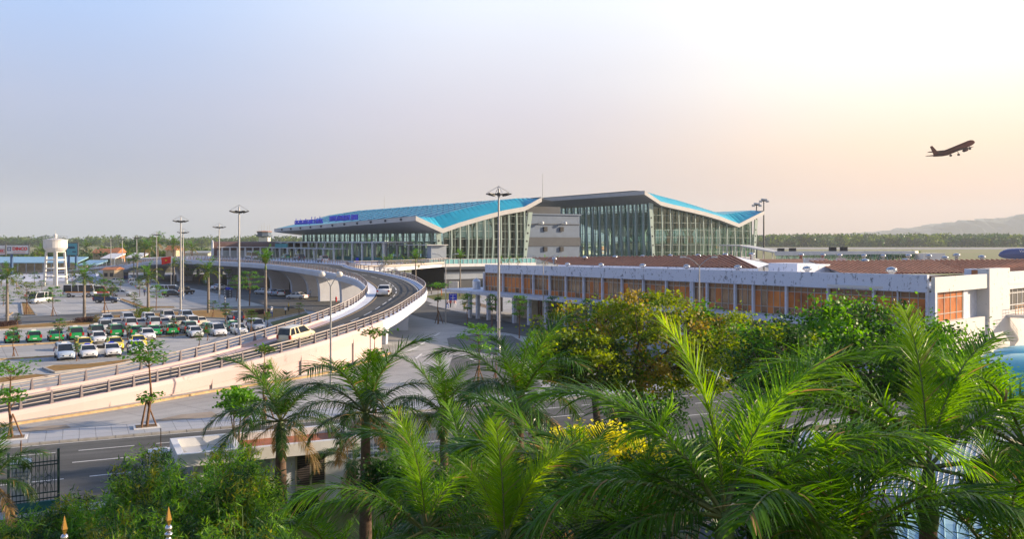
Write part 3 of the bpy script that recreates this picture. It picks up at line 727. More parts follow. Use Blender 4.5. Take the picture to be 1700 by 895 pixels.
# big leaning corner columns with holes (plates)
def corner(pt_, w, l, zt, lean):
    b = MB(); a = pt_(w, l, 6.4); t = pt_(w + lean, l, zt)
    b.hexa([a, a + E1 * 1.0, a + E1 * 1.0 + E2d * .4, a + E2d * .4], [t, t + E1 * 1.3, t + E1 * 1.3 + E2d * .4, t + E2d * .4], 0)
    for k in range(5):
        f = .1 + k * .16; c = a.lerp(t, f) + E1 * .5; c = c - E2d * .02
        b.lathe((0, 0, 0), [(0.01, 0)], 3) if False else None
        vs = [c + E1 * math.cos(q * math.pi / 4) * .28 + V(0, 0, math.sin(q * math.pi / 4) * .28) - E2d * .02 for q in range(8)]
        b.poly(vs, 1)
    tk(b.build('corner_column', ['rib', 'dark']))
corner(ptA, 7.0, 1.2, 14.0, -.8); corner(ptA, 31.6, 1.2, 19.6, 1.8); corner(ptB, 4.2, 1.3, 23.2, -1.4); corner(ptB, 46, 1.3, 18.9, .8)
# inside: floors, back walls, trusses, coloured panels
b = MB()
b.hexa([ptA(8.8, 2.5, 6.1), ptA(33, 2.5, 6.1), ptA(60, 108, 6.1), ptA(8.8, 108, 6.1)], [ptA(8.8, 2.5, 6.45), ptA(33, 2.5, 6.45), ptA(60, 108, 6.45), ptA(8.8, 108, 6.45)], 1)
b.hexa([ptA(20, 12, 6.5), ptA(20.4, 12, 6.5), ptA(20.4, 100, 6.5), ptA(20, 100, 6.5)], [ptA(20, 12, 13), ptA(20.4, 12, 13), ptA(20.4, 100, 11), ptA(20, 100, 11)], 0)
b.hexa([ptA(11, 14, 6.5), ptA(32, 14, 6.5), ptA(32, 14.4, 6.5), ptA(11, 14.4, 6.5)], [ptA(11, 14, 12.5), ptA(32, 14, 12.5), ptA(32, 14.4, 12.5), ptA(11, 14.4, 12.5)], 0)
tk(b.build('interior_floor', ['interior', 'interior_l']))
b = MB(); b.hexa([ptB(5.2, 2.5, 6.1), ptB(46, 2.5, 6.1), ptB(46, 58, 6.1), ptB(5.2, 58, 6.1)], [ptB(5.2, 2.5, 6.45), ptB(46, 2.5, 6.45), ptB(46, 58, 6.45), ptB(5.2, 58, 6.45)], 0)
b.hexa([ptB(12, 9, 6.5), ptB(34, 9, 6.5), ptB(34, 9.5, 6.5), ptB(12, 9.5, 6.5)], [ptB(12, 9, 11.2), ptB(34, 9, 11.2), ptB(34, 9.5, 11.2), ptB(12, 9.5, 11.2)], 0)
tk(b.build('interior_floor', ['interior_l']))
b = MB()
for w0, m in ((13, 0), (17.4, 1), (21.2, 0)):
    b.hexa([ptB(w0, 5, 11.4), ptB(w0 + 2.6, 5, 11.4), ptB(w0 + 2.6, 5.2, 11.4), ptB(w0, 5.2, 11.4)], [ptB(w0, 5, 13.6), ptB(w0 + 2.6, 5, 13.6), ptB(w0 + 2.6, 5.2, 13.6), ptB(w0, 5.2, 13.6)], m)
tk(b.build('hanging_screen', ['orangeroof', 'dark']))
b = MB()
for k in range(6):
    for w_ in (9, 16, 24, 33, 41):
        l_ = 6 + k * 10; p = ptB(w_, l_, 6.5); zt = interp(botB, w_)
        b.tube([p, V(p.x, p.y, zt - 4)], .28, 6, 0)
        for da in ((1, 0), (-1, 0), (0, 1), (0, -1)):
            q = ptB(w_ + 2.6 * da[0], l_ + 2.6 * da[1], zt - .1); b.tube([V(p.x, p.y, zt - 4), q], .14, 4, 0)
for k in range(9):
    for w_ in (14, 26):
        l_ = 7 + k * 11; p = ptA(w_, l_, 6.5); zt = zA(w_, l_)
        b.tube([p, V(p.x, p.y, zt - 3.5)], .28, 6, 0)
        for da in ((1, 0), (-1, 0), (0, 1), (0, -1)):
            q = ptA(w_ + 2.6 * da[0], l_ + 2.6 * da[1], zt - .1); b.tube([V(p.x, p.y, zt - 3.5), q], .14, 4, 0)
tk(b.build('tree_columns', 'rib'))
# basement storey, balcony band
b = MB()
b.hexa([ptA(8.5, 1.2, 0), ptA(60, 1.2, 0), ptA(60, 20, 0), ptA(8.5, 20, 0)], [ptA(8.5, 1.2, 6.0), ptA(60, 1.2, 6.0), ptA(60, 20, 6.0), ptA(8.5, 20, 6.0)], 0)
b.hexa([ptA(8.4, .9, 2.4), ptA(60, .9, 2.4), ptA(60, 1.3, 2.4), ptA(8.4, 1.3, 2.4)], [ptA(8.4, .9, 4.2), ptA(60, .9, 4.2), ptA(60, 1.3, 4.2), ptA(8.4, 1.3, 4.2)], 1)
b.hexa([ptA(8.4, .9, 4.9), ptA(60, .9, 4.9), ptA(60, 1.3, 4.9), ptA(8.4, 1.3, 4.9)], [ptA(8.4, .9, 5.9), ptA(60, .9, 5.9), ptA(60, 1.3, 5.9), ptA(8.4, 1.3, 5.9)], 1)
b.hexa([ptB(-2, 1.2, 0), ptB(48, 1.2, 0), ptB(48, 58, 0), ptB(-2, 58, 0)], [ptB(-2, 1.2, 6.0), ptB(48, 1.2, 6.0), ptB(48, 58, 6.0), ptB(-2, 58, 6.0)], 0)
b.hexa([ptA(20, .7, 0), ptA(26, .7, 0), ptA(26, 1.25, 0), ptA(20, 1.25, 0)], [ptA(20, .7, 2.3), ptA(26, .7, 2.3), ptA(26, 1.25, 2.3), ptA(20, 1.25, 2.3)], 2)
tk(b.build('basement_wall', ['greywall_d', 'greywall_l', 'greywall_d'], recalc=True))
b = MB(); b.hexa([ptA(3, -1.5, 5.6), ptA(34, -1.5, 5.6), ptA(34, 1.2, 5.6), ptA(3, 1.2, 5.6)], [ptA(3, -1.5, 6.35), ptA(34, -1.5, 6.35), ptA(34, 1.2, 6.35), ptA(3, 1.2, 6.35)], 0)
b.hexa([ptA(3, -1.5, 6.36), ptA(3.1, -1.4, 6.36), ptA(3.1, 60, 6.36), ptA(3, 60, 6.36)], [ptA(3, -1.5, 7.5), ptA(3.1, -1.4, 7.5), ptA(3.1, 60, 7.5), ptA(3, 60, 7.5)], 2)
b.hexa([ptA(3, -1.5, 6.38), ptA(34, -1.5, 6.38), ptA(34, -1.4, 6.38), ptA(3, -1.4, 6.38)], [ptA(3, -1.5, 7.45), ptA(34, -1.5, 7.45), ptA(34, -1.4, 7.45), ptA(3, -1.4, 7.45)], 1)
for k in range(24):
    w_ = 3 + k * 1.34; b.hexa([ptA(w_, -1.6, 6.37), ptA(w_ + .08, -1.6, 6.37), ptA(w_ + .08, -1.52, 6.37), ptA(w_, -1.52, 6.37)], [ptA(w_, -1.6, 7.6), ptA(w_ + .08, -1.6, 7.6), ptA(w_ + .08, -1.52, 7.6), ptA(w_, -1.52, 7.6)], 0)
b.hexa([ptA(2.95, -1.6, 7.5), ptA(34, -1.6, 7.5), ptA(34, -1.38, 7.5), ptA(2.95, -1.38, 7.5)], [ptA(2.95, -1.6, 7.58), ptA(34, -1.6, 7.58), ptA(34, -1.38, 7.58), ptA(2.95, -1.38, 7.58)], 0)
b.hexa([ptA(3, 1, 5.6), ptA(8.5, 1, 5.6), ptA(8.5, 60, 5.6), ptA(3, 60, 5.6)], [ptA(3, 1, 6.35), ptA(8.5, 1, 6.35), ptA(8.5, 60, 6.35), ptA(3, 60, 6.35)], 0)
tk(b.build('balcony', ['white', mat('balcony_glass', (.22, .50, .52), .1, var=0, spec=.7), 'teal'], recalc=True))
# grey service block between the wings
b = MB()
def blk(w0, w1, l0, l1, z0, z1, m): b.hexa([ptA(w0, l0, z0), ptA(w1, l0, z0), ptA(w1, l1, z0), ptA(w0, l1, z0)], [ptA(w0, l0, z1), ptA(w1, l0, z1), ptA(w1, l1, z1), ptA(w0, l1, z1)], m)
blk(33.4, 51, 2.6, 20, 6, 19.0, 1); blk(33.2, 51.2, 2.4, 20.2, 10.6, 13.0, 2); blk(33.2, 51.1, 2.35, 2.6, 16.4, 16.6, 2)
blk(33.3, 51.3, 2.2, 20.4, 19.0, 19.35, 1)
blk(36, 47, 6, 16, 19.3, 21.4, 2)
tk(b.build('service_block', ['greywall', 'greywall', 'greywall_d'], recalc=True))
for w_ in (39, 44.3):
    for z in (9.2, 14.6):
        b = MB(); b.hexa([ptA(w_, 2.15, z), ptA(w_ + 1.1, 2.15, z), ptA(w_ + 1.1, 2.75, z), ptA(w_, 2.75, z)], [ptA(w_, 2.15, z + 1.2), ptA(w_ + 1.1, 2.15, z + 1.2), ptA(w_ + 1.1, 2.75, z + 1.2), ptA(w_, 2.75, z + 1.2)], 0); tk(b.build('window', 'dark'))
for w_ in (38, 45.5):
    b = MB(); p = ptA(w_, 1.7, 16.9); b.tube([p, ptA(w_, 2.4, 16.9)], .08, 5, 0); b.ball(ptA(w_, 1.5, 16.8), .45, 8, 5, 0); tk(b.build('wall_lamp', 'white'))
# forecourt canopies and columns
b = MB()
b.hexa([ptA(-3, 12, 11.5), ptA(5.5, 12, 11.5), ptA(5.5, 128, 11.5), ptA(-3, 128, 11.5)], [ptA(-3, 12, 11.85), ptA(5.5, 12, 11.85), ptA(5.5, 128, 11.85), ptA(-3, 128, 11.85)], 0)
b.hexa([ptA(-6.5, 38, 9.7), ptA(-1, 38, 9.7), ptA(-1, 150, 9.7), ptA(-6.5, 150, 9.7)], [ptA(-6.5, 38, 9.95), ptA(-1, 38, 9.95), ptA(-1, 150, 9.95), ptA(-6.5, 150, 9.95)], 0)
b.hexa([ptA(2.5, -1, 10.9), ptA(8.4, -1, 10.9), ptA(8.4, 22, 10.9), ptA(2.5, 22, 10.9)], [ptA(2.5, -1, 11.1), ptA(8.4, -1, 11.1), ptA(8.4, 22, 11.1), ptA(2.5, 22, 11.1)], 0)
tk(b.build('canopy', 'alu', recalc=True))
for k in range(17):
    for w_, zt in ((-2.2, 11.5), (4.8, 11.5)):
        b = MB(); p = ptA(w_, 14 + k * 7, 6.5); b.lathe((p.x, p.y, 0), [(.33, 6.5), (.33, zt)], 8); tk(b.build('column', 'warmwhite'))
for k in range(14):
    b = MB(); p = ptA(-5.6, 40 + k * 8, 6.5); b.lathe((p.x, p.y, 0), [(.22, 6.5), (.42, 9.7)], 8); tk(b.build('column', 'warmwhite'))
b = MB(); b.hexa([ptA(4.2, 0, 6.4), ptA(8.4, 0, 6.4), ptA(8.4, 2.2, 6.4), ptA(4.2, 2.2, 6.4)], [ptA(4.2, 0, 10.9), ptA(8.4, 0, 10.9), ptA(8.4, 2.2, 10.9), ptA(4.2, 2.2, 10.9)]); tk(b.build('entrance_block', 'greywall_l', recalc=True))
b = MB(); b.hexa([ptA(-6.6, 78, 10.0), ptA(-6.3, 78, 10.0), ptA(-6.3, 90, 10.0), ptA(-6.6, 90, 10.0)], [ptA(-6.6, 78, 11.2), ptA(-6.3, 78, 11.2), ptA(-6.3, 90, 11.2), ptA(-6.6, 90, 11.2)]); tk(b.build('entrance_sign', 'teal', recalc=True))
# ribbon of small lamps on the front fascia
b = MB()
for k in range(11):
    l_ = 8 + k * 9.5; f = l_ / 112; z = 17.5 * (1 - f) + 15.8 * f; p = ptA(-.2, l_, z); b.ball(p, .35, 6, 4, 0)
tk(b.build('fascia_lamps', 'greywall_d'))
# roof letters
def letters(body, wpos, l0, l1, size):
    p, q = ptA(wpos, l1, 0), ptA(wpos, l0, 0)            # left end is the far end
    mid_ = (p + q) / 2; f = ((l0 + l1) / 2) / 112; z = 18.1 * (1 - f) + 16.4 * f + size * .55
    n_ = -E1; m_ = face_mx((mid_.x, mid_.y, z), n_)
    # left-to-right as seen from the front
    t = text('roof_letters', body, size, 'lettering_blue', None, m_, .12)
    bpy.context.view_layer.update()
    wdt = t.dimensions.x; t.matrix_world = m_ @ Matrix.Scale((l1 - l0) / max(.1, wdt), 4, (1, 0, 0))
    t.parent = term; t.matrix_parent_inverse = Matrix.Translation(-term.location)
letters('CẢNG HÀNG KHÔNG QUỐC TẾ ĐÀ NẴNG', .3, 65, 91, 2.0)
letters('DANANG INTERNATIONAL AIRPORT', .3, 37, 59, 2.2)
# long low wing with a brown vault and turquoise arch end
wing = empty('arrival_hall', (-95, 300, 6.5), 0, 'low hall with brown barrel vault and turquoise arch end, left of the terminal', 'building')
WA, WU = V(-97, 294, 6.5), V(.93, .37, 0).normalized(); WN = V(-WU.y, WU.x, 0)
def wk(o): o.parent = wing; o.matrix_parent_inverse = Matrix.Translation(-wing.location); return o
b = MB(); rows = []
for s_ in (0, 34):
    rows.append([WA + WU * s_ + WN * (3.2 - 3.4 * math.cos(a * math.pi / 12)) + V(0, 0, 5.4 * math.sin(a * math.pi / 12) ** .8) for a in range(13)])
strip_loft(b, rows, 0, True); wk(b.build('vault_roof', 'brownroof'))
b = MB(); r0 = [p + WU * -.05 for p in rows[0]]; b.poly(r0[::-1], 0); wk(b.build('arch_end', mat('arch_turquoise', (.12, .46, .44), .4, var=.05)))
b = MB(); rr_ = [(WA + WU * s_ + WN * (3.2 - 3.7 * math.cos(a * math.pi / 12)) + V(0, 0, .2 + 5.5 * math.sin(a * math.pi / 12) ** .8)) for s_ in (-.25,) for a in range(13)]
b.tube(rr_, .22, 6); wk(b.build('arch_rim', 'white'))
b = MB(); b.wall(WA + WU * 1 - WN * .3, WA + WU * 34 - WN * .3, 6.5, 9.0, .2, 0); wk(b.build('front_wall', 'interior_l', recalc=True))
for k in range(14):
    b = MB(); p = WA + WU * (2.5 + k * 2.4) - WN * 1.2; b.lathe((p.x, p.y, 0), [(.3, 6.5), (.3, 9.9)], 8); wk(b.build('column', 'warmwhite'))
b = MB(); b.wall(WA + WU * 1 - WN * 1.2, WA + WU * 36 - WN * 1.2, 9.9, 10.15, 2.4, 0); wk(b.build('canopy', 'alu', recalc=True))
# control tower far behind
ct = empty('control_tower', P(437, 402, 520).xy.to_3d(), 0, 'small white control tower with aerials rising behind the low hall', 'tower')
ct.location.z = 0
b = MB(); b.box(-1.8, 3.4, -3, 3, 0, 14.6); o = b.build('shaft', 'warmwhite', ct)
b = MB(); b.lathe((.6, 0, 0), [(3.0, 14.2), (4.8, 15.2), (4.8, 16.0), (3.9, 16.1), (4.3, 17.6)], 8, smooth=False); b.build('cab', 'greywall', ct)
b = MB(); b.lathe((.6, 0, 0), [(4.6, 17.6), (4.6, 17.9), (.1, 18.2)], 8, smooth=False); b.build('cab_roof', 'orangeroof', ct)
b = MB()
for dx, hh in ((-3, 3), (-1.5, 4), (0, 5), (1.8, 3.5), (3.2, 4.2)): b.tube([(dx + .6, 0, 17.8), (dx + .6, 0, 17.8 + hh)], .09, 4)
b.build('aerials', 'steel', ct)
for px, y0, y1, Y, lb in ((638, 325, 350, 330, 'thin lightning rod on the roof ridge above the sky-lights, left one'), (901, 288, 330, 240, 'thin lightning rod at the roof peak between the two wings')):
    a, c = P(px, y1, Y), P(px, y0, Y); b = MB(); b.tube([(0, 0, 0), (0, 0, c.z - a.z)], [.10, .05], 5); o = b.build('lightning_rod', 'steel'); o.location = a; tk(o)
# ------------------------------------------------------------------ old terminal with the peeling blue-white fascia
FA, FB = V(-2.65, 137, 0), V(28.6, 95, 0); FD = (FB - FA).normalized(); FN = V(-FD.y, FD.x, 0)   # FN points into the building
FLn = (FB - FA).length; S1 = 1.303 * FLn; S0 = -1.8
def fz(s, za, zb): return za + (zb - za) * s / FLn       # height that drifts along the sagging facade
def fp(s, d=0, z=0): p = FA + FD * s + FN * d; return V(p.x, p.y, z)
old = empty('old_terminal', fp(20), 0, 'old low terminal with peeling pale fascia, orange-brown windows and rusty roofs', 'building')
def ok(o, par=None):
    o.parent = par or old; o.matrix_parent_inverse = Matrix.Translation(-old.location) if par is None else par.matrix_world.inverted(); return o
def fs_of(px):                                           # station along the facade seen at column px
    k = (px - 850) / F; return (k * FA.y - FA.x) / (FD.x - k * FD.y)
def slab(b, s0, s1, d0, d1, z0a, z0b, z1a, z1b, m=0):
    b.hexa([fp(s0, d0, fz(s0, z0a, z0b)), fp(s1, d0, fz(s1, z0a, z0b)), fp(s1, d1, fz(s1, z0a, z0b)), fp(s0, d1, fz(s0, z0a, z0b))],
           [fp(s0, d0, fz(s0, z1a, z1b)), fp(s1, d0, fz(s1, z1a, z1b)), fp(s1, d1, fz(s1, z1a, z1b)), fp(s0, d1, fz(s0, z1a, z1b))], m)
b = MB(); slab(b, S0, S1, -.5, -.15, 7.05, 7.10, 8.28, 8.62); ok(b.build('fascia', 'peel', recalc=True))
b = MB(); slab(b, S0, S1 - 2.0, -.15, 13, 7.1, 7.15, 7.4, 7.45); ok(b.build('roof_slab', 'peel', recalc=True))
b = MB(); slab(b, S0 - 9, S1, -2.6, .3, 3.75, 3.5, 4.22, 3.95); slab(b, S0 - 9, S1 - 2.2, .3, 14, 3.75, 3.5, 4.21, 3.94); ok(b.build('floor_slab', 'pier', recalc=True))
b = MB(); slab(b, S0, S1 - 1.2, 5, 5.3, 0, 0, 3.75, 3.5); slab(b, S0, S1 - 2.2, 14, 14.3, 0, 0, 7.3, 7.4); ok(b.build('ground_floor_wall', 'cream', recalc=True))
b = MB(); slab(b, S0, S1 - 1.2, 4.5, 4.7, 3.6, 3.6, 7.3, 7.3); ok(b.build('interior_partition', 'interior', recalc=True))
for s in [fs_of(x) for x in (795, 808, 826, 843, 869, 894, 922, 955, 995, 1040, 1090, 1150, 1220, 1300)]:
    b = MB(); slab(b, s - .22, s + .22, -1.9, -1.4, -.05, -.05, 3.75, 3.5); ok(b.build('ground_column', 'pier', recalc=True))
for x0, x1 in ((850, 866), (880, 906), (940, 965), (780, 792)):
    s0, s1 = fs_of(x0), fs_of(x1); b = MB(); slab(b, s0, s1, 4.9, 4.95, .6, .6, 2.9, 2.8, 0)
    for k in range(5):
        s = s0 + (s1 - s0) * k / 4; slab(b, s - .05, s + .05, 4.8, 4.88, .6, .6, 2.9, 2.8, 1)
    ok(b.build('ground_window', ['winddark', 'winframe'], recalc=True))
piers = [805, 836.5, 869, 887, 914, 941, 970.6, 1001.7, 1034, 1069.7, 1107.8, 1149, 1152, 1175.5, 1222, 1252, 1307, 1376.4, 1452, 1541]
PS = [fs_of(x) for x in piers]
RW = random.Random(3)
for s in PS:
    b = MB(); slab(b, s - .11, s + .11, -.30, .25, 4.1, 3.9, 7.08, 7.12); ok(b.build('window_pier', 'pier', recalc=True))
for s0, s1, x0 in zip(PS[:-1], PS[1:], piers[:-1]):
    if s1 - s0 < .6: continue
    w_ = s1 - s0 - .22; k = max(3, int(round(w_ / .85))); a = s0 + .11
    fr = MB(); pn = MB()
    zb, zt = 4.2, 7.1
    slab(fr, a, a + w_, .0, .08, zt - .12, zt - .08, zt, zt + .04); slab(fr, a, a + w_, .0, .08, zt - .62, zt - .62, zt - .55, zt - .55)
    slab(fr, a, a + w_, .0, .08, 4.15, 3.93, 4.3, 4.08); slab(fr, a, a + w_, .0, .08, 4.95, 4.78, 5.01, 4.84)
    bay_or = RW.random() < (.6 if x0 < 1250 else .98)
    if x0 in (1069.7, 1222): bay_or = False
    for j in range(k + 1):
        s = a + w_ * j / k; slab(fr, s - .03, s + .03, -.02, .1, 4.2, 4.0, 7.05, 7.1)
    for j in range(k):
        s = a + w_ * j / k; s2 = a + w_ * (j + 1) / k
        m = 0 if (RW.random() < (.85 if bay_or else .25)) else 1
        slab(pn, s, s2, .035, .05, 4.2, 4.0, 4.98, 4.8, 1 if RW.random() < .45 else 0)
        slab(pn, s, s2, .035, .05, 5.0, 4.82, 6.5, 6.5, m)
        slab(pn, s, s2, .035, .05, 6.52, 6.52, 7.05, 7.1, 1)
    f = ok(fr.build('window', 'winframe', recalc=True)); p_ = pn.build('pane', ['windorange', 'winddark'], recalc=True); p_.parent = f
# second, sunlit part running off to the right
C0 = fp(S1); GD = V(10, 9.4, 0).normalized(); GN = V(-GD.y, GD.x, 0)
def gq(s, d=0, z=0): p = C0 + GD * s + GN * d; return V(p.x, p.y, z)
def gslab(b, s0, s1, d0, d1, z0, z1, m=0):
    b.hexa([gq(s0, d0, z0), gq(s1, d0, z0), gq(s1, d1, z0), gq(s0, d1, z0)], [gq(s0, d0, z1), gq(s1, d0, z1), gq(s1, d1, z1), gq(s0, d1, z1)], m)
def gs_of(px): k = (px - 850) / F; return (k * C0.y - C0.x) / (GD.x - k * GD.y)
sP0, sP1 = gs_of(1632), gs_of(1666)
b = MB(); gslab(b, 0.0, sP0, -.45, -.1, 7.08, 8.5); ok(b.build('end_fascia', 'peel2', recalc=True))
b = MB(); gslab(b, .0, sP0, -.32, .02, 0, 4.25); ok(b.build('end_wall', 'peel2', recalc=True))
b = MB(); gslab(b, sP0, sP1, -.62, .6, 0, 9.0); ok(b.build('pylon', 'peel2', recalc=True))
b = MB(); gslab(b, sP1, sP1 + 22, -.25, .2, 6.7, 8.55); gslab(b, sP1, sP1 + 22, -.25, .2, 3.6, 4.25); gslab(b, sP1, sP1 + 22, -.3, 12, 7.2, 7.5); gslab(b, sP1, sP1 + 22, -.2, .1, 0, 3.6); ok(b.build('right_wall', 'peel2', recalc=True))
b = MB(); gslab(b, -.1, .35, -.5, .2, 3.7, 7.1); gslab(b, gs_of(1600), gs_of(1607), .02, .3, 4.2, 7.1); ok(b.build('window_pier', 'pier', recalc=True))
def gwin(s0, s1, z0, z1, k, m, d=.1, rows=(.55, .2)):
    fr = MB(); pn = MB(); gslab(pn, s0, s1, d + .05, d + .08, z0, z1, 0)
    for j in range(k + 1): s = s0 + (s1 - s0) * j / k; gslab(fr, s - .04, s + .04, d, d + .12, z0, z1)
    for z in (z0, z0 + (z1 - z0) * .25, z0 + (z1 - z0) * .78, z1 - .08): gslab(fr, s0, s1, d, d + .1, z, z + .08)
    f = ok(fr.build('window', 'winframe' if m != 'w' else 'white', recalc=True)); p_ = pn.build('pane', 'windorange' if m != 'w' else 'dark', recalc=True); p_.parent = f
gwin(.4, gs_of(1599), 4.25, 7.08, 5, 'o', .04); gwin(gs_of(1608), gs_of(1616), 4.2, 7.08, 1, 'w', .6)
gwin(sP1 + .1, sP1 + 9, 4.3, 6.7, 6, 'w'); gwin(sP1 + 9.6, sP1 + 19, 4.3, 6.7, 8, 'w')
b = MB(); gslab(b, gs_of(1617), sP0, .6, .7, 4.0, 7.2); gslab(b, .1, sP0, 3.0, 3.1, 4, 7.2); ok(b.build('recess_wall', 'pier', recalc=True))
b = MB(); gslab(b, 0, sP0, -.1, 10, 7.25, 7.5); gslab(b, 0, sP0, .05, 3, 3.9, 4.15); ok(b.build('end_slab', 'peel2', recalc=True))
# roofs: corrugated iron pitched sheets behind the parapet, with real ribs
def iron(e0, e1, r1, r0, kribs, label, red=None, back=None):
    """eave e0-e1, ridge r0-r1 (left, right)"""
    b = MB(); b.quad(e0, e1, r1, r0, 0)
    up = V(0, 0, 1)
    if red: 
        a0, a1 = red; b.quad(e0.lerp(e1, a0) + up * .03, e0.lerp(e1, a1) + up * .03, r0.lerp(r1, a1) + up * .03, r0.lerp(r1, a0) + up * .03, 2)
    for j in range(kribs + 1):
        f = j / kribs; p, q = e0.lerp(e1, f), r0.lerp(r1, f); u = (e1 - e0).normalized() * .12
        b.add([p - u, p + u, q + u, q - u, p - u + up * .14, p + u + up * .14, q + u + up * .14, q - u + up * .14], [(4, 5, 6, 7), (0, 4, 7, 3), (1, 2, 6, 5), (0, 1, 5, 4)], 1)
    if back:
        dd = back; b.quad(r0, r1, r1 + dd, r0 + dd, 0); b.poly([e0, r0, r0 + dd], 3); b.poly([e1, r1 + dd, r1], 3)
    o = ok(b.build('iron_roof', ['rust', 'rustrib', 'rust2', 'peel'])); o['label'] = label
    return o
e0 = fp(fs_of(905), 3.2, 8.35); e1 = fp(fs_of(1225), 3.2, 8.75)
def s_at(px, d):                                         # station whose point d metres inside is seen at column px
    k = (px - 850) / F; A = FA + FN * d; return (k * A.y - A.x) / (FD.x - k * FD.y)
r0 = fp(s_at(884, 11.5), 11.5, 9.1); r1 = fp(s_at(1212, 11.5), 11.5, 10.0)
iron(e0, e1, r1, r0, 46, 'long rusty brown corrugated roof', back=FN * 8 + V(0, 0, -1.2))
b = MB(); slab(b, fs_of(900), fs_of(1228), 2.9, 3.2, 7.4, 7.5, 8.35, 8.75); ok(b.build('roof_upstand', 'peel', recalc=True))
e0 = P(1405, 456, 96); e1 = P(1600, 454, 96); r0 = P(1345, 434, 108); r1 = P(1745, 431, 112)
e1b = P(1745, 449, 104)
b_ = iron(e0, e1, P(1545, 432.5, 110), r0, 26, 'rusty brown corrugated roof with a redder patch', red=(.30, .46), back=V(4, 8, -1.5))
iron(P(1600, 454, 97), e1b + V(4, 0, 0), r1, P(1545, 432.5, 110), 24, 'rusty brown corrugated roof beyond the white pylon', back=V(4, 8, -1.5))
iron(P(1290, 442, 120), P(1395, 444, 118), P(1370, 431, 132), P(1262, 432, 135), 26, 'faded far corrugated roof', back=V(4, 8, -1.5))
b = MB(); q = [P(1400, 457, 95.5), P(1400, 446, 96), P(1375, 439, 107), P(1330, 452, 100)]
b.wall(P(1330, 455, 99), P(1405, 456, 95.8), 7.6, 8.3, .3, zt1=8.4); b.wall(P(1330, 455, 99), P(1378, 452, 108), 7.6, 9.0, .3)
ok(b.build('gable_wall', 'peel2', recalc=True))
b = MB(); c = fp(fs_of(1262), 5.5); b.obox((c.x, c.y), FD, 1.9, 1.6, 7.4, 9.35); b.obox((c.x + 3, c.y + 2), FD, 1.2, 1.6, 7.4, 9.2)
ok(b.build('stair_head', 'peel', recalc=True))
b = MB(); c = P(1620, 452, 93); b.obox((c.x, c.y), GD, .9, .8, 7.4, 8.95, 0); ok(b.build('roof_box', 'pier', recalc=True))
b = MB(); b.obox((c.x - .5, c.y - 1), GD, .38, .3, 8.2, 8.85, 0); ok(b.build('roof_box_hatch', 'orangeroof', recalc=True))
# whirling roof vents
proto = None
vents = [(920, 433, 134, .8), (971, 431, 133, .8), (1021, 430, 131, .8), (1067, 429.5, 128, .8), (1113, 428.5, 124, .8), (1159, 428, 122, .8), (1204, 427, 120, .8), (1248, 426, 118, .8),
         (942, 444.5, 123, .75), (998, 446, 116, .78), (1067, 447, 109, .85), (1140, 449, 103, .85), (1225, 452, 98, .9),
         (1340, 454, 92, .95), (1480, 457, 86, 1.05), (1436, 438, 108, .95), (1503, 437, 110, .9), (1330, 427, 140, .9), (1366, 427, 140, .9), (1394, 427, 142, .85), (1434, 428, 140, .9), (1466, 428, 140, .85), (1508, 428, 135, .9), (1542, 428.5, 135, .9), (1569, 432, 125, .9), (1588, 428, 130, 1.0), (1630, 431, 128, 1.0)]
for x, y, Y, sc in vents:
    p = P(x, y, Y)
    if x in (942, 998, 1140, 1225, 1340, 1480) or y == 447:
        s_ = s_at(x, 2.0); p = fp(s_, 2.0, fz(s_, 8.25, 8.55))
    if proto is None:
        b = MB(); b.lathe((0, 0, 0), [(.33, -1.0), (.33, .12), (.40, .16), (.40, .2)], 10); neck = b.build('roof_vent', 'steel')
        b = MB(); b.lathe((0, 0, 0), [(.36, .18), (.62, .32), (.68, .52), (.55, .74), (.2, .88), (.01, .9)], 12)
        for k in range(12):
            a = k * math.pi / 6; b.add([(math.cos(a) * .63, math.sin(a) * .63, .3), (math.cos(a + .12) * .7, math.sin(a + .12) * .7, .32), (math.cos(a + .12) * .62, math.sin(a + .12) * .62, .72), (math.cos(a) * .56, math.sin(a) * .56, .74)], [(0, 1, 2, 3)])
        cap = b.build('vent_cap', 'chrome', neck); proto = neck; o = neck; kids = [cap]
    else:
        o = proto.copy(); COL.objects.link(o); c = kids[0].copy(); COL.objects.link(c); c.parent = o
    o.location = p; o.scale = (sc * .74,) * 3; o.parent = old; o.matrix_parent_inverse = Matrix.Translation(-old.location)
# grey blocks, air-conditioners on the far roof
b = MB(); b.wall(P(1285, 452, 112), P(1372, 455, 108), 7.4, 9.0, 3); ok(b.build('plant_room', 'greywall_l', recalc=True))
for x, y in ((1342, 440), (1360, 440), (1396, 441)):
    p = P(x, y, 112); b = MB(); b.box(-.55, .55, -.3, .3, 0, .75, 0); b.lathe((-.15, -.31, .37), [(.01, 0)], 3); o = b.build('air_conditioner', 'white'); o.location = (p.x, p.y, 8.95); ok(o)
# outside stair at the right end
b = MB(); sx = sP1 + 1.5
for k in range(14):
    gslab(b, sx + k * .30, sx + k * .30 + .34, -3.2, -1.4, 4.2 - k * .17 - .3, 4.2 - k * .17, 0)
gslab(b, sx - 2.5, sx, -3.2, -.3, 3.85, 4.15, 0)
ok(b.build('stair', 'peel2', recalc=True))
b = MB()
for d in (-3.15, -1.45):
    for h in (.95, .6, .3): b.tube([gq(sx - 2.5, d, 4.15 + h), gq(sx, d, 4.15 + h), gq(sx + 4.2, d, 1.8 + h)], .035, 5)
    for k in range(8): b.tube([gq(sx - 2.4 + k * .85, d, 4.1 - max(0, (k * .85 - 2.4)) * .56), gq(sx - 2.4 + k * .85, d, 5.1 - max(0, (k * .85 - 2.4)) * .56)], .03, 4)
ok(b.build('stair_rail', mat('orange_rail', (.55, .30, .14), .5, var=0)))
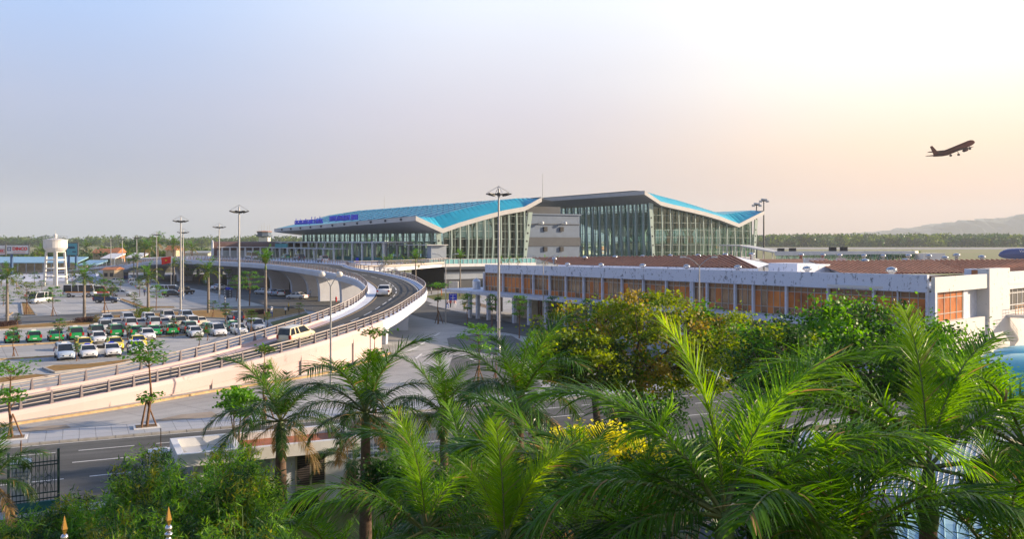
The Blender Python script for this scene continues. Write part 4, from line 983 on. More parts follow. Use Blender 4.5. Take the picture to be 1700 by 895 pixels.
# white water tanks on the first-floor slab, left end
for i, (x, lb) in enumerate(((791, 'left one of two white ribbed water tanks on the slab'), (811.5, 'right one of two white ribbed water tanks, next to the window wall'))):
    p = P(x, 484, 143)
    t = empty('water_tank', (p.x, p.y, fz(-4, 4.22, 3.95)), 0, lb, 'water tank', 'water tanks on the slab')
    b = MB(); pr = [(.62, 0)]
    for k in range(9): pr += [(.66, .1 + k * .14), (.62, .17 + k * .14)]
    pr += [(.5, 1.5), (.2, 1.62), (.2, 1.66)]
    b.lathe((0, 0, 0), pr, 16); b.build('tank_body', 'tank', t)
    b = MB(); b.lathe((0, 0, 0), [(.24, 1.64), (.24, 1.74), (.01, 1.76)], 10); b.build('lid', 'tank', t)
# jet bridge
jb = empty('jet_bridge', (P(1400, 430, 215).x, 215, 0), 0, 'long white trussed jet bridge walkway beyond the rusty roofs', 'jet bridge')
def jk(o): o.parent = jb; o.matrix_parent_inverse = Matrix.Translation(-jb.location); return o
j0, j1 = P(1290, 423, 225), P(1522, 419, 205); z0, z1 = j0.z, j1.z
b = MB(); b.wall(j0, j1, z0 - .2, z1 - .2 + .25, 3, 0, zt1=z1 + .3, zb1=z1 - .3); b.wall(j0, j1, z0 - 2.9, z0 - 2.6, 3, 0, zt1=z1 - 2.3, zb1=z1 - 2.6)
b.box(j1.x, j1.x + 5, j1.y - 3, j1.y + 2, z1 - 3, z1 - .2)
jk(b.build('tunnel', 'warmwhite', recalc=True))
b = MB(); K = 20
for k in range(K):
    a, c = j0.lerp(j1, k / K), j0.lerp(j1, (k + .5) / K); d = j0.lerp(j1, (k + 1) / K); o_ = V(0, -1.5, 0)
    b.tube([a + o_ + V(0, 0, -2.7), c + o_ + V(0, 0, -.1), d + o_ + V(0, 0, -2.7)], .14, 4)
jk(b.build('truss', 'warmwhite'))
b = MB(); b.wall(j0 + V(0, .8, 0), j1 + V(0, .8, 0), z0 - 2.6, z0 - .2, .1, 0, zt1=z1 - .3, zb1=z1 - 2.3); jk(b.build('glazing', 'glassB', recalc=True))
b = MB()
for f in (.1, .5, .9):
    p = j0.lerp(j1, f); b.lathe((p.x, p.y, 0), [(.5, 0), (.5, z0 - 2.7)], 8)
jk(b.build('supports', 'alu'))
for f in (.03, .12, .42, .5): 
    p = j0.lerp(j1, f); b = MB(); b.box(p.x - .7, p.x + .7, p.y - .7, p.y + .7, p.z + .3, p.z + 1.6); jk(b.build('roof_unit', 'dark', recalc=True))
# covered ramp between terminal and jet bridge
cr = empty('covered_walkway', (P(1240, 420, 245).x, 245, 0), 0, 'sloping pale covered walkway leading off the right end of the glass terminal', 'walkway')
a, c = P(1198, 406, 250), P(1310, 421, 232)
b = MB(); mid_ = P(1235, 407, 246)
for p, q in ((a, mid_), (mid_, c)): b.wall(p, q, p.z - .3, p.z, 4, 0, zt1=q.z, zb1=q.z - .3)
o = b.build('roof', 'alu', recalc=True); o.parent = cr; o.matrix_parent_inverse = Matrix.Translation(-cr.location)
b = MB()
for p, q in ((a, mid_), (mid_, c)): 
    for k in range(5):
        r = p.lerp(q, k / 5); b.tube([(r.x, r.y - 1.8, r.z - .3), (r.x, r.y - 1.8, 3)], .14, 5)
    b.wall(p, q, p.z - 4.5, p.z - 3.2, 3.6, 0, zt1=q.z - 3.2, zb1=q.z - 4.5)
o = b.build('frame', 'alu', recalc=True); o.parent = cr; o.matrix_parent_inverse = Matrix.Translation(-cr.location)

# ------------------------------------------------------------------ guardhouse at the street
gh = empty('guardhouse', S(0, 0) * 0 + V(-10.5, 39.6, 0), math.atan2(.432, .902), 'small white flat-roofed guardhouse with louvred door behind the palms', 'guardhouse')
# local x along the street; measured from roof corner (-13.9,37.2)
def gl(x, y): return (x - 4.0, y - .9)
def gbox(b, x0, x1, y0, y1, z0, z1, m=0): (a, c), (d, e) = gl(x0, y0), gl(x1, y1); b.box(a, d, c, e, z0, z1, m)
b = MB(); gbox(b, 0, 7.7, 0, 3.5, 2.42, 2.55); gbox(b, 0, 7.7, 0, .28, 2.551, 2.95); gbox(b, 0, 7.7, 3.22, 3.5, 2.551, 2.95); gbox(b, 0, .28, .28, 3.22, 2.551, 2.95); gbox(b, 7.42, 7.7, .28, 3.22, 2.551, 2.95); gbox(b, 2.35, 2.65, .28, 3.22, 2.551, 2.93)
b.build('roof', 'white', gh)
b = MB(); gbox(b, .28, 2.35, .28, 3.22, 2.552, 2.57); b.build('roof_basin', stained('basin', (.5, .52, .55), (.28, .27, .26), .7, 1, 1, small=.8), gh)
b = MB(); gbox(b, 2.65, 7.42, .28, 3.22, 2.552, 2.62)
b.build('roof_tiles', 'terracotta', gh)
b = MB(); gbox(b, 3.9, 7.3, .95, 3.2, 0, 2.42); b.build('wall', mat('guard_wall', (.76, .80, .85), .7, var=.08, scale=1), gh)
b = MB(); gbox(b, .9, 3.9, 2.6, 2.8, 0, 2.42); gbox(b, .95, 1.1, .5, .65, 0, 2.42); b.build('carport_wall', 'white', gh)
b = MB(); gbox(b, 5.0, 6.35, .90, .949, 0.02, 2.35); dr = b.build('door', 'cream', gh)
b = MB()
for k in range(2):
    x0 = 5.08 + k * .66; gbox(b, x0, x0 + .56, .885, .899, .85, 2.18, 0)
    for j in range(13): gbox(b, x0, x0 + .56, .86, .884, .88 + j * .1, .92 + j * .1, 1)
b.build('louvre', ['dark', 'louvre'], dr)
b = MB()
for k in range(7): gbox(b, 1.1 + k * .09, 1.13 + k * .09, .5, .53, 0, 2.4)
b.build('grille', 'darkgreen', gh)
# gate, gate posts and side fence along the near edge of the street
def post(px, py, top, name, label, w_=.35, cat='gate post'):
    p = G(px, py); z = H - (top - YH) * p.y / F
    t = empty(name, (p.x, p.y, 0), math.atan2(.432, .902), label, cat)
    b = MB(); b.box(-w_, w_, -w_, w_, 0, z); b.build('shaft', 'white', t)
    b = MB(); b.box(-w_ - .07, w_ + .07, -w_ - .07, w_ + .07, z, z + .1); b.box(-w_ * .6, w_ * .6, -w_ * .6, w_ * .6, z + .1, z + .18); b.build('cap', 'white', t)
    return p, z, t
p, z, t = post(145 / 4.16, 680 + 690 / 4.16, 770, 'gate_pillar', 'white square gate pillar with banded face and rusty rod, by the palm')
b = MB(); b.tube([(0, 0, z + .15), (0, 0, z + 1.0)], .025, 5); b.build('rod', 'barkred', t)
b = MB()
for k in range(5): b.box(-.28, .28, -.372, -.352, z - .35 - k * .16, z - .28 - k * .16)
b.build('plaque', 'greywall_l', t)
p2, z2, t2 = post(267, 835, 752, 'gate_pillar', 'white square gate pillar beside the guardhouse roof', .45)
b = MB(); b.tube([(0, 0, z2 + .15), (0, 0, z2 + 1.1)], .02, 5); b.build('rod', 'barkred', t2)
fn = empty('iron_fence', G(60, 850), 0, 'ornate black wrought-iron fence panel with rings on a teal plinth', 'fence')
f0, f1 = G(14, 856), G(97, 845); fu = (f1 - f0).normalized(); Lf = (f1 - f0).length
def fk(o): o.parent = fn; o.matrix_parent_inverse = Matrix.Translation(-fn.location); return o
b = MB(); b.wall(f0, f1, -.05, .42, .2); fk(b.build('plinth', 'tealwall', recalc=True))
b = MB(); ht = 2.5
for h in (.5, .75, 1.95, 2.1): b.wall(f0, f1, h, h + .05, .04)
k = int(Lf / .14)
for j in range(k + 1):
    q = f0 + fu * (Lf * j / k); top = 2.45 if j % 2 else 2.3
    if j in (0, k): b.obox((q.x, q.y), fu, .05, .05, 0, 2.65)
    b.tube([(q.x, q.y, .42), (q.x, q.y, top), (q.x, q.y, top + .12)], [.016, .016, .004], 4)
for j in range(int(Lf / .28)):
    q = f0 + fu * (.14 + j * .28)
    for zc_, r_ in ((1.35, .15),):
        b.tube([q + fu * math.cos(a * math.pi / 8) * r_ + V(0, 0, zc_ + math.sin(a * math.pi / 8) * r_) for a in range(17)], .014, 4, cap=False)
    for sg in (1, -1):
        b.tube([q + fu * (.14 * math.cos(a * math.pi / 8)) + V(0, 0, (1.95 if sg > 0 else .78) - sg * .42 * math.sin(a * math.pi / 8)) for a in range(9)], .012, 4, cap=False)
fk(b.build('bars', 'darkgreen'))
# low street wall running behind the palms
b = MB(); b.wall(S(10.5, -15), S(30, -15.3), 0, 1.0, .2); o = b.build('street_wall', 'cream', recalc=True); tag(o, 'low cream wall running right from the guardhouse under the palms', 'wall')
b = MB(); 
q0, q1 = S(11.2, -15), S(22, -15.2); b.wall(q0, q1, 1.9, 1.98, .05); b.wall(q0, q1, 1.25, 1.33, .05)
for k in range(50):
    r = q0.lerp(q1, k / 50); b.tube([(r.x, r.y, 1.0), (r.x, r.y, 2.15)], .018, 4)
tag(b.build('street_railing', 'white'), 'white iron railing on the low cream wall behind the palms', 'railing')
# round turquoise domes and pale-blue sheds at lower right
def shed(pts, h, label, mt='shinyroof', arch=1.2):
    a, c, d, e = [V(*q) for q in pts]                     # near-left, near-right, far-right, far-left at eave
    t = empty('shed', ((a + d) / 2).xy.to_3d(), 0, label, 'shed'); inv = Matrix.Translation(-t.location)
    b = MB(); rows = []
    for k in range(13):
        f = k / 12; z = h + arch * math.sin(f * math.pi)
        p, q = a.lerp(e, f), c.lerp(d, f); rows.append([V(p.x, p.y, z), V(q.x, q.y, z)])
    strip_loft(b, rows, 0, False)
    for j in range(40):
        f = j / 39; 
        b.tube([r[0].lerp(r[1], f) + V(0, 0, .012) for r in rows], .018, 3, 0, cap=False)
    o = b.build('arched_roof', mt); o.parent = t; o.matrix_parent_inverse = inv
    b = MB()
    for p, q in ((a, c), (c, d), (d, e), (e, a)): b.wall(p, q, 0, h - .05, .15)
    o = b.build('wall', 'greywall_l', recalc=True); o.parent = t; o.matrix_parent_inverse = inv
shed([(8.6, 20.4, 0), (19, 17.5, 0), (23, 24, 0), (12, 28, 0)], 3.3, 'shed with shiny pale blue arched corrugated roof below the right palm')
shed([(9.5, 31, 0), (16, 29.5, 0), (21, 37, 0), (12.5, 38, 0)], 3.2, 'shed with pale arched roof seen between the palm fronds', mat('pale_roof', (.60, .64, .66), .4, var=.08, scale=.5))
for x, y, Y, r_, lb in ((1712, 622, 52, 3.0, 'turquoise domed tank roof at the right edge, the far one'), (1722, 650, 45, 3.4, 'turquoise domed tank roof at the right edge, the near one')):
    p = P(x, y, Y); t = empty('domed_tank', (p.x, p.y, 0), 0, lb, 'domed tank', 'turquoise domed tanks')
    b = MB(); b.lathe((0, 0, 0), [(r_ * math.cos(a), p.z + 0 + r_ * .55 * math.sin(a)) for a in [k * math.pi / 16 for k in range(8)]] + [(.01, p.z + r_ * .55)], 28); b.build('dome', 'dome', t)
    b = MB(); b.lathe((0, 0, 0), [(r_ * .97, 0), (r_ * .97, p.z + .02)], 24); b.build('tank_wall', 'white', t)
# grey car park of the right garden: dim paved yard
sheet('yard', [(4, 24), (26, 14), (44, 40), (40, 60), (12, 52)], 'old_asphalt', .02, 'shaded grey yard under the right palms')
# ------------------------------------------------------------------ vegetation
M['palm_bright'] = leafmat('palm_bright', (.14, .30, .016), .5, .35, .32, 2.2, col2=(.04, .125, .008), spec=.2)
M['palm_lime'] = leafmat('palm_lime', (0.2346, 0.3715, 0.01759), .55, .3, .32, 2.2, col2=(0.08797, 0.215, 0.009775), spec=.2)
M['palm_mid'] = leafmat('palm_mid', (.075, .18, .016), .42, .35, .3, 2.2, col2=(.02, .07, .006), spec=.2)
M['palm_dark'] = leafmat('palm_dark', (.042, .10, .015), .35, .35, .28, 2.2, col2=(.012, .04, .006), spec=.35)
M['palm_dry'] = leafmat('palm_dry', (.34, .22, .08), .35, .3, .6, 2, col2=(.20, .14, .05))
M['rachis'] = mat('rachis', (.16, .18, .05), .5, var=.2, scale=4)
M['leaf_y'] = leafmat('leaf_yellowgreen', (.23, .30, .016), .5, .3, .5, .6, col2=(.07, .13, .010))
M['leaf_o'] = leafmat('leaf_olive', (.13, .20, .012), .42, .3, .5, .6, col2=(.04, .08, .008))
M['leaf_g'] = leafmat('leaf_green', (0.0975, 0.26, 0.0195), .45, .3, .45, .8, col2=(0.039, 0.117, 0.0156))
M['leaf_gd'] = leafmat('leaf_deep', (0.0336, 0.0952, 0.01568), .35, .3, .45, .8, col2=(0.0168, 0.056, 0.0112))
M['leaf_b'] = leafmat('leaf_bright', (.12, .30, .02), .5, .3, .45, .8, col2=(.07, .20, .015))
M['leaf_bamboo'] = leafmat('leaf_bamboo', (0.204, 0.396, 0.03), .5, .35, .45, 1.4, col2=(0.06, 0.168, 0.0144))
M['leaf_bamboo2'] = leafmat('leaf_bamboo_yellow', (.26, .27, .03), .5, .3, .45, .7, col2=(.16, .20, .02))
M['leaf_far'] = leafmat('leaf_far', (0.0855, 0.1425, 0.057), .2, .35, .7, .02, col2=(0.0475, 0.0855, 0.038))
M['leaf_rust_suntip'] = leafmat('leaf_rust_suntip', (.30, .23, .03), .4, .3, .5, 1)
M['flower_y'] = leafmat('flower_yellow', (.80, .78, .05), .4, .2, .5, 1.5, col2=(.62, .60, .04))

def frond_mesh(name, L, e0, bend, nl, ll, lw, mt, seed, droop=.7, segs=3, twist=0.0):
    r = random.Random(seed); b = MB()
    K = 14; pts = []; p = V(0, 0, 0); tg = []; sway = r.uniform(-.12, .12)
    for i in range(K + 1):
        t = i / K; a = e0 - bend * t ** 1.7
        d = V(math.cos(a), sway * t, math.sin(a)).normalized(); tg.append(d); pts.append(p.copy()); p = p + d * (L / K)
    b.tube([tuple(q) for q in pts], [.032 * L / 3.5 * (1 - .9 * i / K) + .002 for i in range(K + 1)], 4, 1, cap=False)
    gap = [r.uniform(.2, .95) for _ in range(3)]
    for i in range(nl):
        t = .13 + .87 * (i + r.random() * .6) / nl
        if any(abs(t - g_) < .008 for g_ in gap): continue
        f = t * K; k = min(K - 1, int(f)); q = pts[k].lerp(pts[k + 1], f - k); d = tg[k]
        up = V(-d.z, 0, d.x)
        env = min(1, .45 + (t - .13) * 2.4) * (1 - max(0, t - .70) ** 1.3 * 2.6)
        for sgn in (-1, 1):
            ln = ll * max(.25, env) * r.uniform(.78, 1.12)
            if r.random() < .05: ln *= .5
            lift = (.55 if (i % 3 == 0) else (.15 if i % 3 == 1 else -.25)) + r.uniform(-.12, .12)
            dirv = (V(0, sgn, 0) * 1.0 + d * (.55 + .75 * t + r.uniform(-.1, .12)) + up * lift).normalized()
            w_ = lw * r.uniform(.7, 1.2)
            side = dirv.cross(up); side = side.normalized() if side.length > .1 else d
            side = (side + up * r.uniform(-.8, .8)).normalized()
            prev = q; vs = []; dd = dirv.copy(); g_ = droop * r.uniform(.65, 1.35)
            for s_ in range(segs + 1):
                fr = s_ / segs; ww = w_ * (.55 if s_ == 0 else (1 - fr) ** .5) * .5
                if s_ == segs: ww = w_ * .05
                vs += [prev - side * ww, prev + side * ww]
                prev = prev + dd * (ln / segs)
                dd = (dd + V(0, 0, -g_ * (1.0 if s_ == 0 else .55) / segs * 2.2)).normalized()
            b.add(vs, [(2 * s_, 2 * s_ + 1, 2 * s_ + 3, 2 * s_ + 2) for s_ in range(segs)], 2 if r.random() < .018 else 0)
    me = bpy.data.meshes.new(name); me.from_pydata([tuple(v) for v in b.v], [], b.f)
    me.materials.append(M[mt]); me.materials.append(M['rachis']); me.materials.append(M['palm_dry']); me.polygons.foreach_set('material_index', b.mi); me.update()
    return me
FR = {}
ELS = [86, 72, 58, 44, 30, 14, -4, -24]
def fronds(kind, dry=False):
    if kind in FR: return FR[kind]
    out = []
    for j, e in enumerate(ELS):
        for v_ in range(2):
            bend = math.radians((28, 60, 82, 92, 95, 90, 74, 55)[j] + v_ * 12)
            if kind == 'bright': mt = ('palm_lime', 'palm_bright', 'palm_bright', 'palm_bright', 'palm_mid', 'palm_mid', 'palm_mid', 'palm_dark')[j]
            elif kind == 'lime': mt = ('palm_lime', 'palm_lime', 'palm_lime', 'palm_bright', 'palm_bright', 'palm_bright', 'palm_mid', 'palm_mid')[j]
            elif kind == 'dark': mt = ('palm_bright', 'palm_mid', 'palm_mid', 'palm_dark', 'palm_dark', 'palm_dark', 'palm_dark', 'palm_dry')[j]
            elif kind == 'park': mt = ('leaf_g', 'leaf_g', 'leaf_o', 'leaf_o', 'leaf_gd', 'leaf_o', 'leaf_o', 'palm_dry')[j]
            else: mt = 'leaf_gd'
            if kind in ('bright', 'dark', 'lime'): me = frond_mesh('frond', 1.0, math.radians(e), bend, 128 if kind != 'dark' else 88, .25, .0098 if kind != 'dark' else .0125, mt, 100 + j * 7 + v_, droop=(.12, .22, .4, .6, .8, .95, 1.0, 1.0)[j], segs=4)
            else: me = frond_mesh('frond', 1.0, math.radians(e), bend, 17, .28, .05, mt, 300 + j * 7 + v_, droop=.5 + .08 * j, segs=2)
            out.append(me)
    FR[kind] = out
    return out
def palm(name, label, px, py, Y, L, kind='bright', nf=17, seed=1, lean=0.0, tr=.14, spec=None, group=None, shaft=True, els=None, brown=True, cat='palm tree'):
    r = random.Random(seed); c = P(px, py, Y); gx = c.x - lean
    t = empty(name, (gx, c.y, 0), 0, label, cat, group)
    hz = c.z; sh = .9 * L / 3.4 if shaft else .1
    b = MB(); K = 14; pts = []; rad = []
    for k in range(K + 1):
        f = k / K; z = (hz - sh) * f; pts.append((lean * f ** 1.6, 0, z - (.06 if k == 0 else 0)))
        rad.append(tr * (1.35 - .45 * f + (.12 * math.sin(f * 3.1))) * (1.0 if k % 2 else .965))
    b.tube(pts, rad, 10); b.build('trunk', 'palmbark_dk' if brown else 'palmbark', t)
    if shaft:
        b = MB(); b.tube([(lean, 0, hz - sh - .02), (lean, 0, hz - sh * .8), (lean, 0, hz - sh * .3), (lean, 0, hz + .05)], [tr * .95, tr * 1.12, tr * .85, tr * .4], 10); b.build('crownshaft', 'shaft', t)
    ms = fronds(kind)
    lst = spec or []
    if not spec:
        for k in range(nf):
            f = k / (nf - 1); lo, hi = els if els else (0, 7.4)
            lst.append((math.degrees(k * 2.39996 + r.uniform(-.3, .3)) + seed * 50, lo + (hi - lo) * f ** .9, r.uniform(.85, 1.1) * (.75 + .35 * math.sin(math.pi * min(1, f + .25)))))
    for az, ei, ls in lst:
        if spec and ei <= 1: ls *= .74
        if not spec and ei < 1.2 and kind in ('bright', 'dark', 'lime'): ls *= .72
        me = ms[min(15, max(0, int(round(ei))) * 2 + r.randint(0, 1))]
        o = bpy.data.objects.new('frond', me); COL.objects.link(o); o.parent = t; o.location = (lean, 0, hz - .02)
        o.rotation_euler = (0, 0, math.radians(az)); o.scale = (L * ls, L * ls, L * ls)
    return t
# spec entries: (azimuth degrees, elevation class 0 upright .. 7 hanging, length factor)
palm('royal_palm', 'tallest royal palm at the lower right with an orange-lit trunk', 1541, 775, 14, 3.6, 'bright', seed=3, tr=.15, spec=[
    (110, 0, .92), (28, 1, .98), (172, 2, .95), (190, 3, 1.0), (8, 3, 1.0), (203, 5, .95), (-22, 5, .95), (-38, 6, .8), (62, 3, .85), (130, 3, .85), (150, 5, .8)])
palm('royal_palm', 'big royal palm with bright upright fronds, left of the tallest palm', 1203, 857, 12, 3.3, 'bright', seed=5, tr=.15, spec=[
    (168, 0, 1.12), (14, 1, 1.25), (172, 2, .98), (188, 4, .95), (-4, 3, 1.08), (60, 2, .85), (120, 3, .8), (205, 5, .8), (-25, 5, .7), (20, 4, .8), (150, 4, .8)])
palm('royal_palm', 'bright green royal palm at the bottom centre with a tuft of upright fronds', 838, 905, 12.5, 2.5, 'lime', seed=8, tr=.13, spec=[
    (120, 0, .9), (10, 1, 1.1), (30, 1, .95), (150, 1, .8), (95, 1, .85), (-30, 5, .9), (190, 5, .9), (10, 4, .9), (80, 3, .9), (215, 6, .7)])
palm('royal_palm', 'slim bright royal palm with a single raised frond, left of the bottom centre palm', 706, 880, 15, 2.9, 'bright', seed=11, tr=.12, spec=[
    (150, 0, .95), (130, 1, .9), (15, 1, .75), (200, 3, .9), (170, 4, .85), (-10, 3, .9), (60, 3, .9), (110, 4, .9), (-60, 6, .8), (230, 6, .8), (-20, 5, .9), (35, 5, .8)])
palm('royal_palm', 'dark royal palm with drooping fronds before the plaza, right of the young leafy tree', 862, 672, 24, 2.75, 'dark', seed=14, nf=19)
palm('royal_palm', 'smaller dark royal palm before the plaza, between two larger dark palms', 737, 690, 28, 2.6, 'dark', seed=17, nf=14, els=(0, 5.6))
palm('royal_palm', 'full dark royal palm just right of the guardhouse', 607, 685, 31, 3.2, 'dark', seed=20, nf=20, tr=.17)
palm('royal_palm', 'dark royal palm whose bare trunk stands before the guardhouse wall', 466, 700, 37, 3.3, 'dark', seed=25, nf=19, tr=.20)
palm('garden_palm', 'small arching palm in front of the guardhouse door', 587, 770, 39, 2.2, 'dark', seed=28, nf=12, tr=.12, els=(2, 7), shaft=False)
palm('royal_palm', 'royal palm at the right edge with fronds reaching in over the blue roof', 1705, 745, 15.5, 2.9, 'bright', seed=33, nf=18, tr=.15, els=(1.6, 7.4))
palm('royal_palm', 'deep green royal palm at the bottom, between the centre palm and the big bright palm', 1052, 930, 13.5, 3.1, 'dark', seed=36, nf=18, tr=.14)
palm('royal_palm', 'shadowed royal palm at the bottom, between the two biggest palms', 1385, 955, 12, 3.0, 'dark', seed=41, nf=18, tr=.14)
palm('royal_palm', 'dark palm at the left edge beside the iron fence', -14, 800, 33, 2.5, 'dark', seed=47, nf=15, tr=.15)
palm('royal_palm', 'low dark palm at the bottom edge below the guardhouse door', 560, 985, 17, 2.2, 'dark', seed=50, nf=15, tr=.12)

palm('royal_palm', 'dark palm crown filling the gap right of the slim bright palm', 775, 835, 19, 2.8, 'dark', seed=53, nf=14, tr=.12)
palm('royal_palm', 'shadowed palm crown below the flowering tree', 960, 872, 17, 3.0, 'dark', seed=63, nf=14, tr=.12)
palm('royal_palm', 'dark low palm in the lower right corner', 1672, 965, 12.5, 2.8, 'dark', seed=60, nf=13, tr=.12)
def tree(name, label, base, crown_c, rad, mats, nclump, nleaf, lsz, clump_r=.7, trunk_r=.25, fork=.35, seed=1, flat=.6, group=None, hollow=.45, cat='tree', elong=1.3, barkm='bark', top_mat=None, limbs=7):
    """tapered trunk and limbs; leaves are small faces gathered in clumps round the twig ends"""
    r = random.Random(seed); base = V(*base); cc = V(*crown_c); rx, ry, rz_ = rad
    t = empty(name, base, 0, label, cat, group)
    cl = []
    while len(cl) < nclump:
        p = V(r.uniform(-1, 1), r.uniform(-1, 1), r.uniform(-1, 1)); q = p.length
        if q > 1 or q < hollow * r.random() ** .5: continue
        ang = math.atan2(p.y, p.x); bump = 1 + .18 * math.sin(ang * 3 + seed) + .12 * math.sin(ang * 5 + 2 * seed)
        if r.random() < .25 * (1 - q): continue
        cl.append(V(cc.x + p.x * rx * bump, cc.y + p.y * ry * bump, cc.z + p.z * rz_ * (1 if p.z > 0 else .8)))
    b = MB(); fk_ = V(base.x + (cc.x - base.x) * .25, base.y + (cc.y - base.y) * .25, base.z + (cc.z - base.z) * fork * 1.4)
    o0 = base
    b.tube([V(0, 0, -.1), (fk_ - o0) * .5 + V(.05, 0, 0), fk_ - o0], [trunk_r * 1.25, trunk_r, trunk_r * .85], 8)
    tips = []
    for k in range(limbs):
        a = 2 * math.pi * k / limbs + r.uniform(-.3, .3); e = V(cc.x + math.cos(a) * rx * .55, cc.y + math.sin(a) * ry * .55, cc.z + r.uniform(-.2, .45) * rz_)
        m1 = fk_.lerp(e, .5) + V(r.uniform(-.1, .1) * rx, r.uniform(-.1, .1) * ry, -.10 * rz_ + r.uniform(-.1, .1) * rz_)
        b.tube([fk_ - o0, m1 - o0, e - o0], [trunk_r * .62, trunk_r * .4, trunk_r * .2], 6); tips += [m1, e, m1.lerp(e, .5)]
    for c in cl[:int(nclump * .55)]:
        n_ = min(tips, key=lambda q: (q - c).length); mdl = n_.lerp(c, .5) + V(0, 0, -.05 * rz_)
        b.tube([n_ - o0, mdl - o0, c - o0], [trunk_r * .16, trunk_r * .09, trunk_r * .04], 4, cap=False)
    b.build('trunk', barkm, t)
    vs = []; fs = []; mi = []
    for c in cl:
        h = (c.z - cc.z) / rz_; m = r.choices(range(len(mats)), weights=[1.0 if i else 1.6 for i in range(len(mats))])[0]
        if top_mat is not None and h > top_mat[1] and (r.random() < top_mat[2]): m = top_mat[0]
        cr = clump_r * r.uniform(.6, 1.3)
        for _ in range(nleaf):
            d = V(r.gauss(0, .5), r.gauss(0, .5), r.gauss(0, .5) * flat) * cr
            p = c + d - o0
            u = V(r.uniform(-1, 1), r.uniform(-1, 1), r.uniform(-.6, .6)).normalized(); w_ = V(r.uniform(-1, 1), r.uniform(-1, 1), r.uniform(-1, 1)).normalized().cross(u)
            if w_.length < .1: continue
            w_.normalize(); s1 = lsz * r.uniform(.6, 1.2) * .5; s2 = s1 / elong; k = len(vs)
            vs += [p - u * s1, p + w_ * s2, p + u * s1, p - w_ * s2]; fs.append((k, k + 1, k + 2, k + 3)); mi.append(m)
    me = bpy.data.meshes.new('crown'); me.from_pydata([tuple(v) for v in vs], [], fs)
    for q in mats: me.materials.append(M[q])
    me.polygons.foreach_set('material_index', mi); me.update()
    o = bpy.data.objects.new('crown', me); COL.objects.link(o); o.parent = t
    return t
def crownP(x, y, Y): return P(x, y, Y)
# wide yellow-green tree before the old terminal
c = crownP(1085, 580, 50)
tree('spreading_tree', 'wide olive yellow-green tree with open branches before the old terminal', (c.x - 1.0, 50, 0), c, (6.6, 4.2, 3.1), ['leaf_y', 'leaf_o', 'leaf_y', 'leaf_g', 'leaf_o', 'leaf_rust_suntip'], 240, 105, .20, .78, .26, .5, 4, .55, hollow=.55, limbs=10)  # the last leaf colour paints orange sunlit tips into some clumps
c = crownP(958, 602, 47)
tree('spreading_tree', 'darker olive tree crown left of the wide yellow-green tree', (c.x + 1.2, 47, 0), c, (2.9, 2.5, 1.6), ['leaf_o', 'leaf_gd', 'leaf_y'], 95, 85, .20, .7, .2, .5, 9, .5, hollow=.5)
c = crownP(1420, 600, 44)
tree('broadleaf_tree', 'dense bright green tree below the orange windows', (c.x, 44, 0), c, (4.6, 3.2, 2.9), ['leaf_g', 'leaf_gd', 'leaf_b'], 260, 90, .20, .75, .3, .4, 13, .8, hollow=.5)
c = crownP(1290, 615, 40)
tree('broadleaf_tree', 'mid green tree between the olive tree and the dense green tree', (c.x, 40, 0), c, (2.4, 2.2, 1.9), ['leaf_gd', 'leaf_g', 'leaf_y'], 110, 85, .18, .65, .22, .4, 14, .8)
c = crownP(1000, 768, 22)
tree('flowering_tree', 'tree topped with clusters of yellow flowers in the palm thicket', (c.x, 22, 0), c, (1.75, 1.2, .85), ['leaf_gd', 'leaf_g', 'leaf_g', 'flower_y'], 130, 75, .11, .30, .14, .5, 17, .8, top_mat=(3, .15, .8))
c = crownP(1580, 622, 40)
tree('broadleaf_tree', 'green tree in front of the white pylon', (c.x, 40, 0), c, (2.4, 2.0, 2.2), ['leaf_g', 'leaf_b', 'leaf_gd'], 110, 80, .18, .6, .2, .4, 19, .8)
c = crownP(1235, 800, 21)
tree('broadleaf_tree', 'dark green tree behind the big bright palm', (c.x, 21, 0), c, (1.7, 1.3, 1.3), ['leaf_gd', 'leaf_g'], 90, 70, .13, .4, .14, .4, 23, .8)
c = crownP(395, 668, 41)
tree('broadleaf_tree', 'light green layered tree left of the palm by the guardhouse', (c.x, 41, 0), c, (.8, .8, .95), ['leaf_b', 'leaf_g'], 34, 60, .16, .38, .09, .3, 21, .45, hollow=.2, limbs=4)
for i, (x, y, Y, rx, rz_, lb) in enumerate(((655, 800, 30, 1.1, .8, 'low dark shrub beside the street wall, right of the thick palm trunk'), (905, 790, 25, 1.5, .9, 'dark leafy shrub left of the flowering tree'), (1120, 800, 24, 1.6, 1.0, 'dark leafy shrub right of the flowering tree'), (820, 760, 31, 1.6, .9, 'dark shrub behind the bottom centre palms'), (1075, 690, 34, 1.5, .9, 'green shrub under the olive tree, beside the street'), (735, 850, 24, 1.3, 1.0, 'dark leafy shrub behind the slim bright palm'), (1440, 740, 27, 1.5, .9, 'dark shrub beyond the shed roof'), (1290, 850, 19, 1.1, .9, 'dark shrub between the two largest palms'))):
    c = crownP(x, y, Y)
    tree('garden_shrub', lb, (c.x, Y, 0), c, (rx, rx * .8, rz_), ['leaf_gd', 'leaf_g', 'leaf_gd'], 60, 75, .13, .42, .06, .3, 60 + i, .8, cat='shrub')
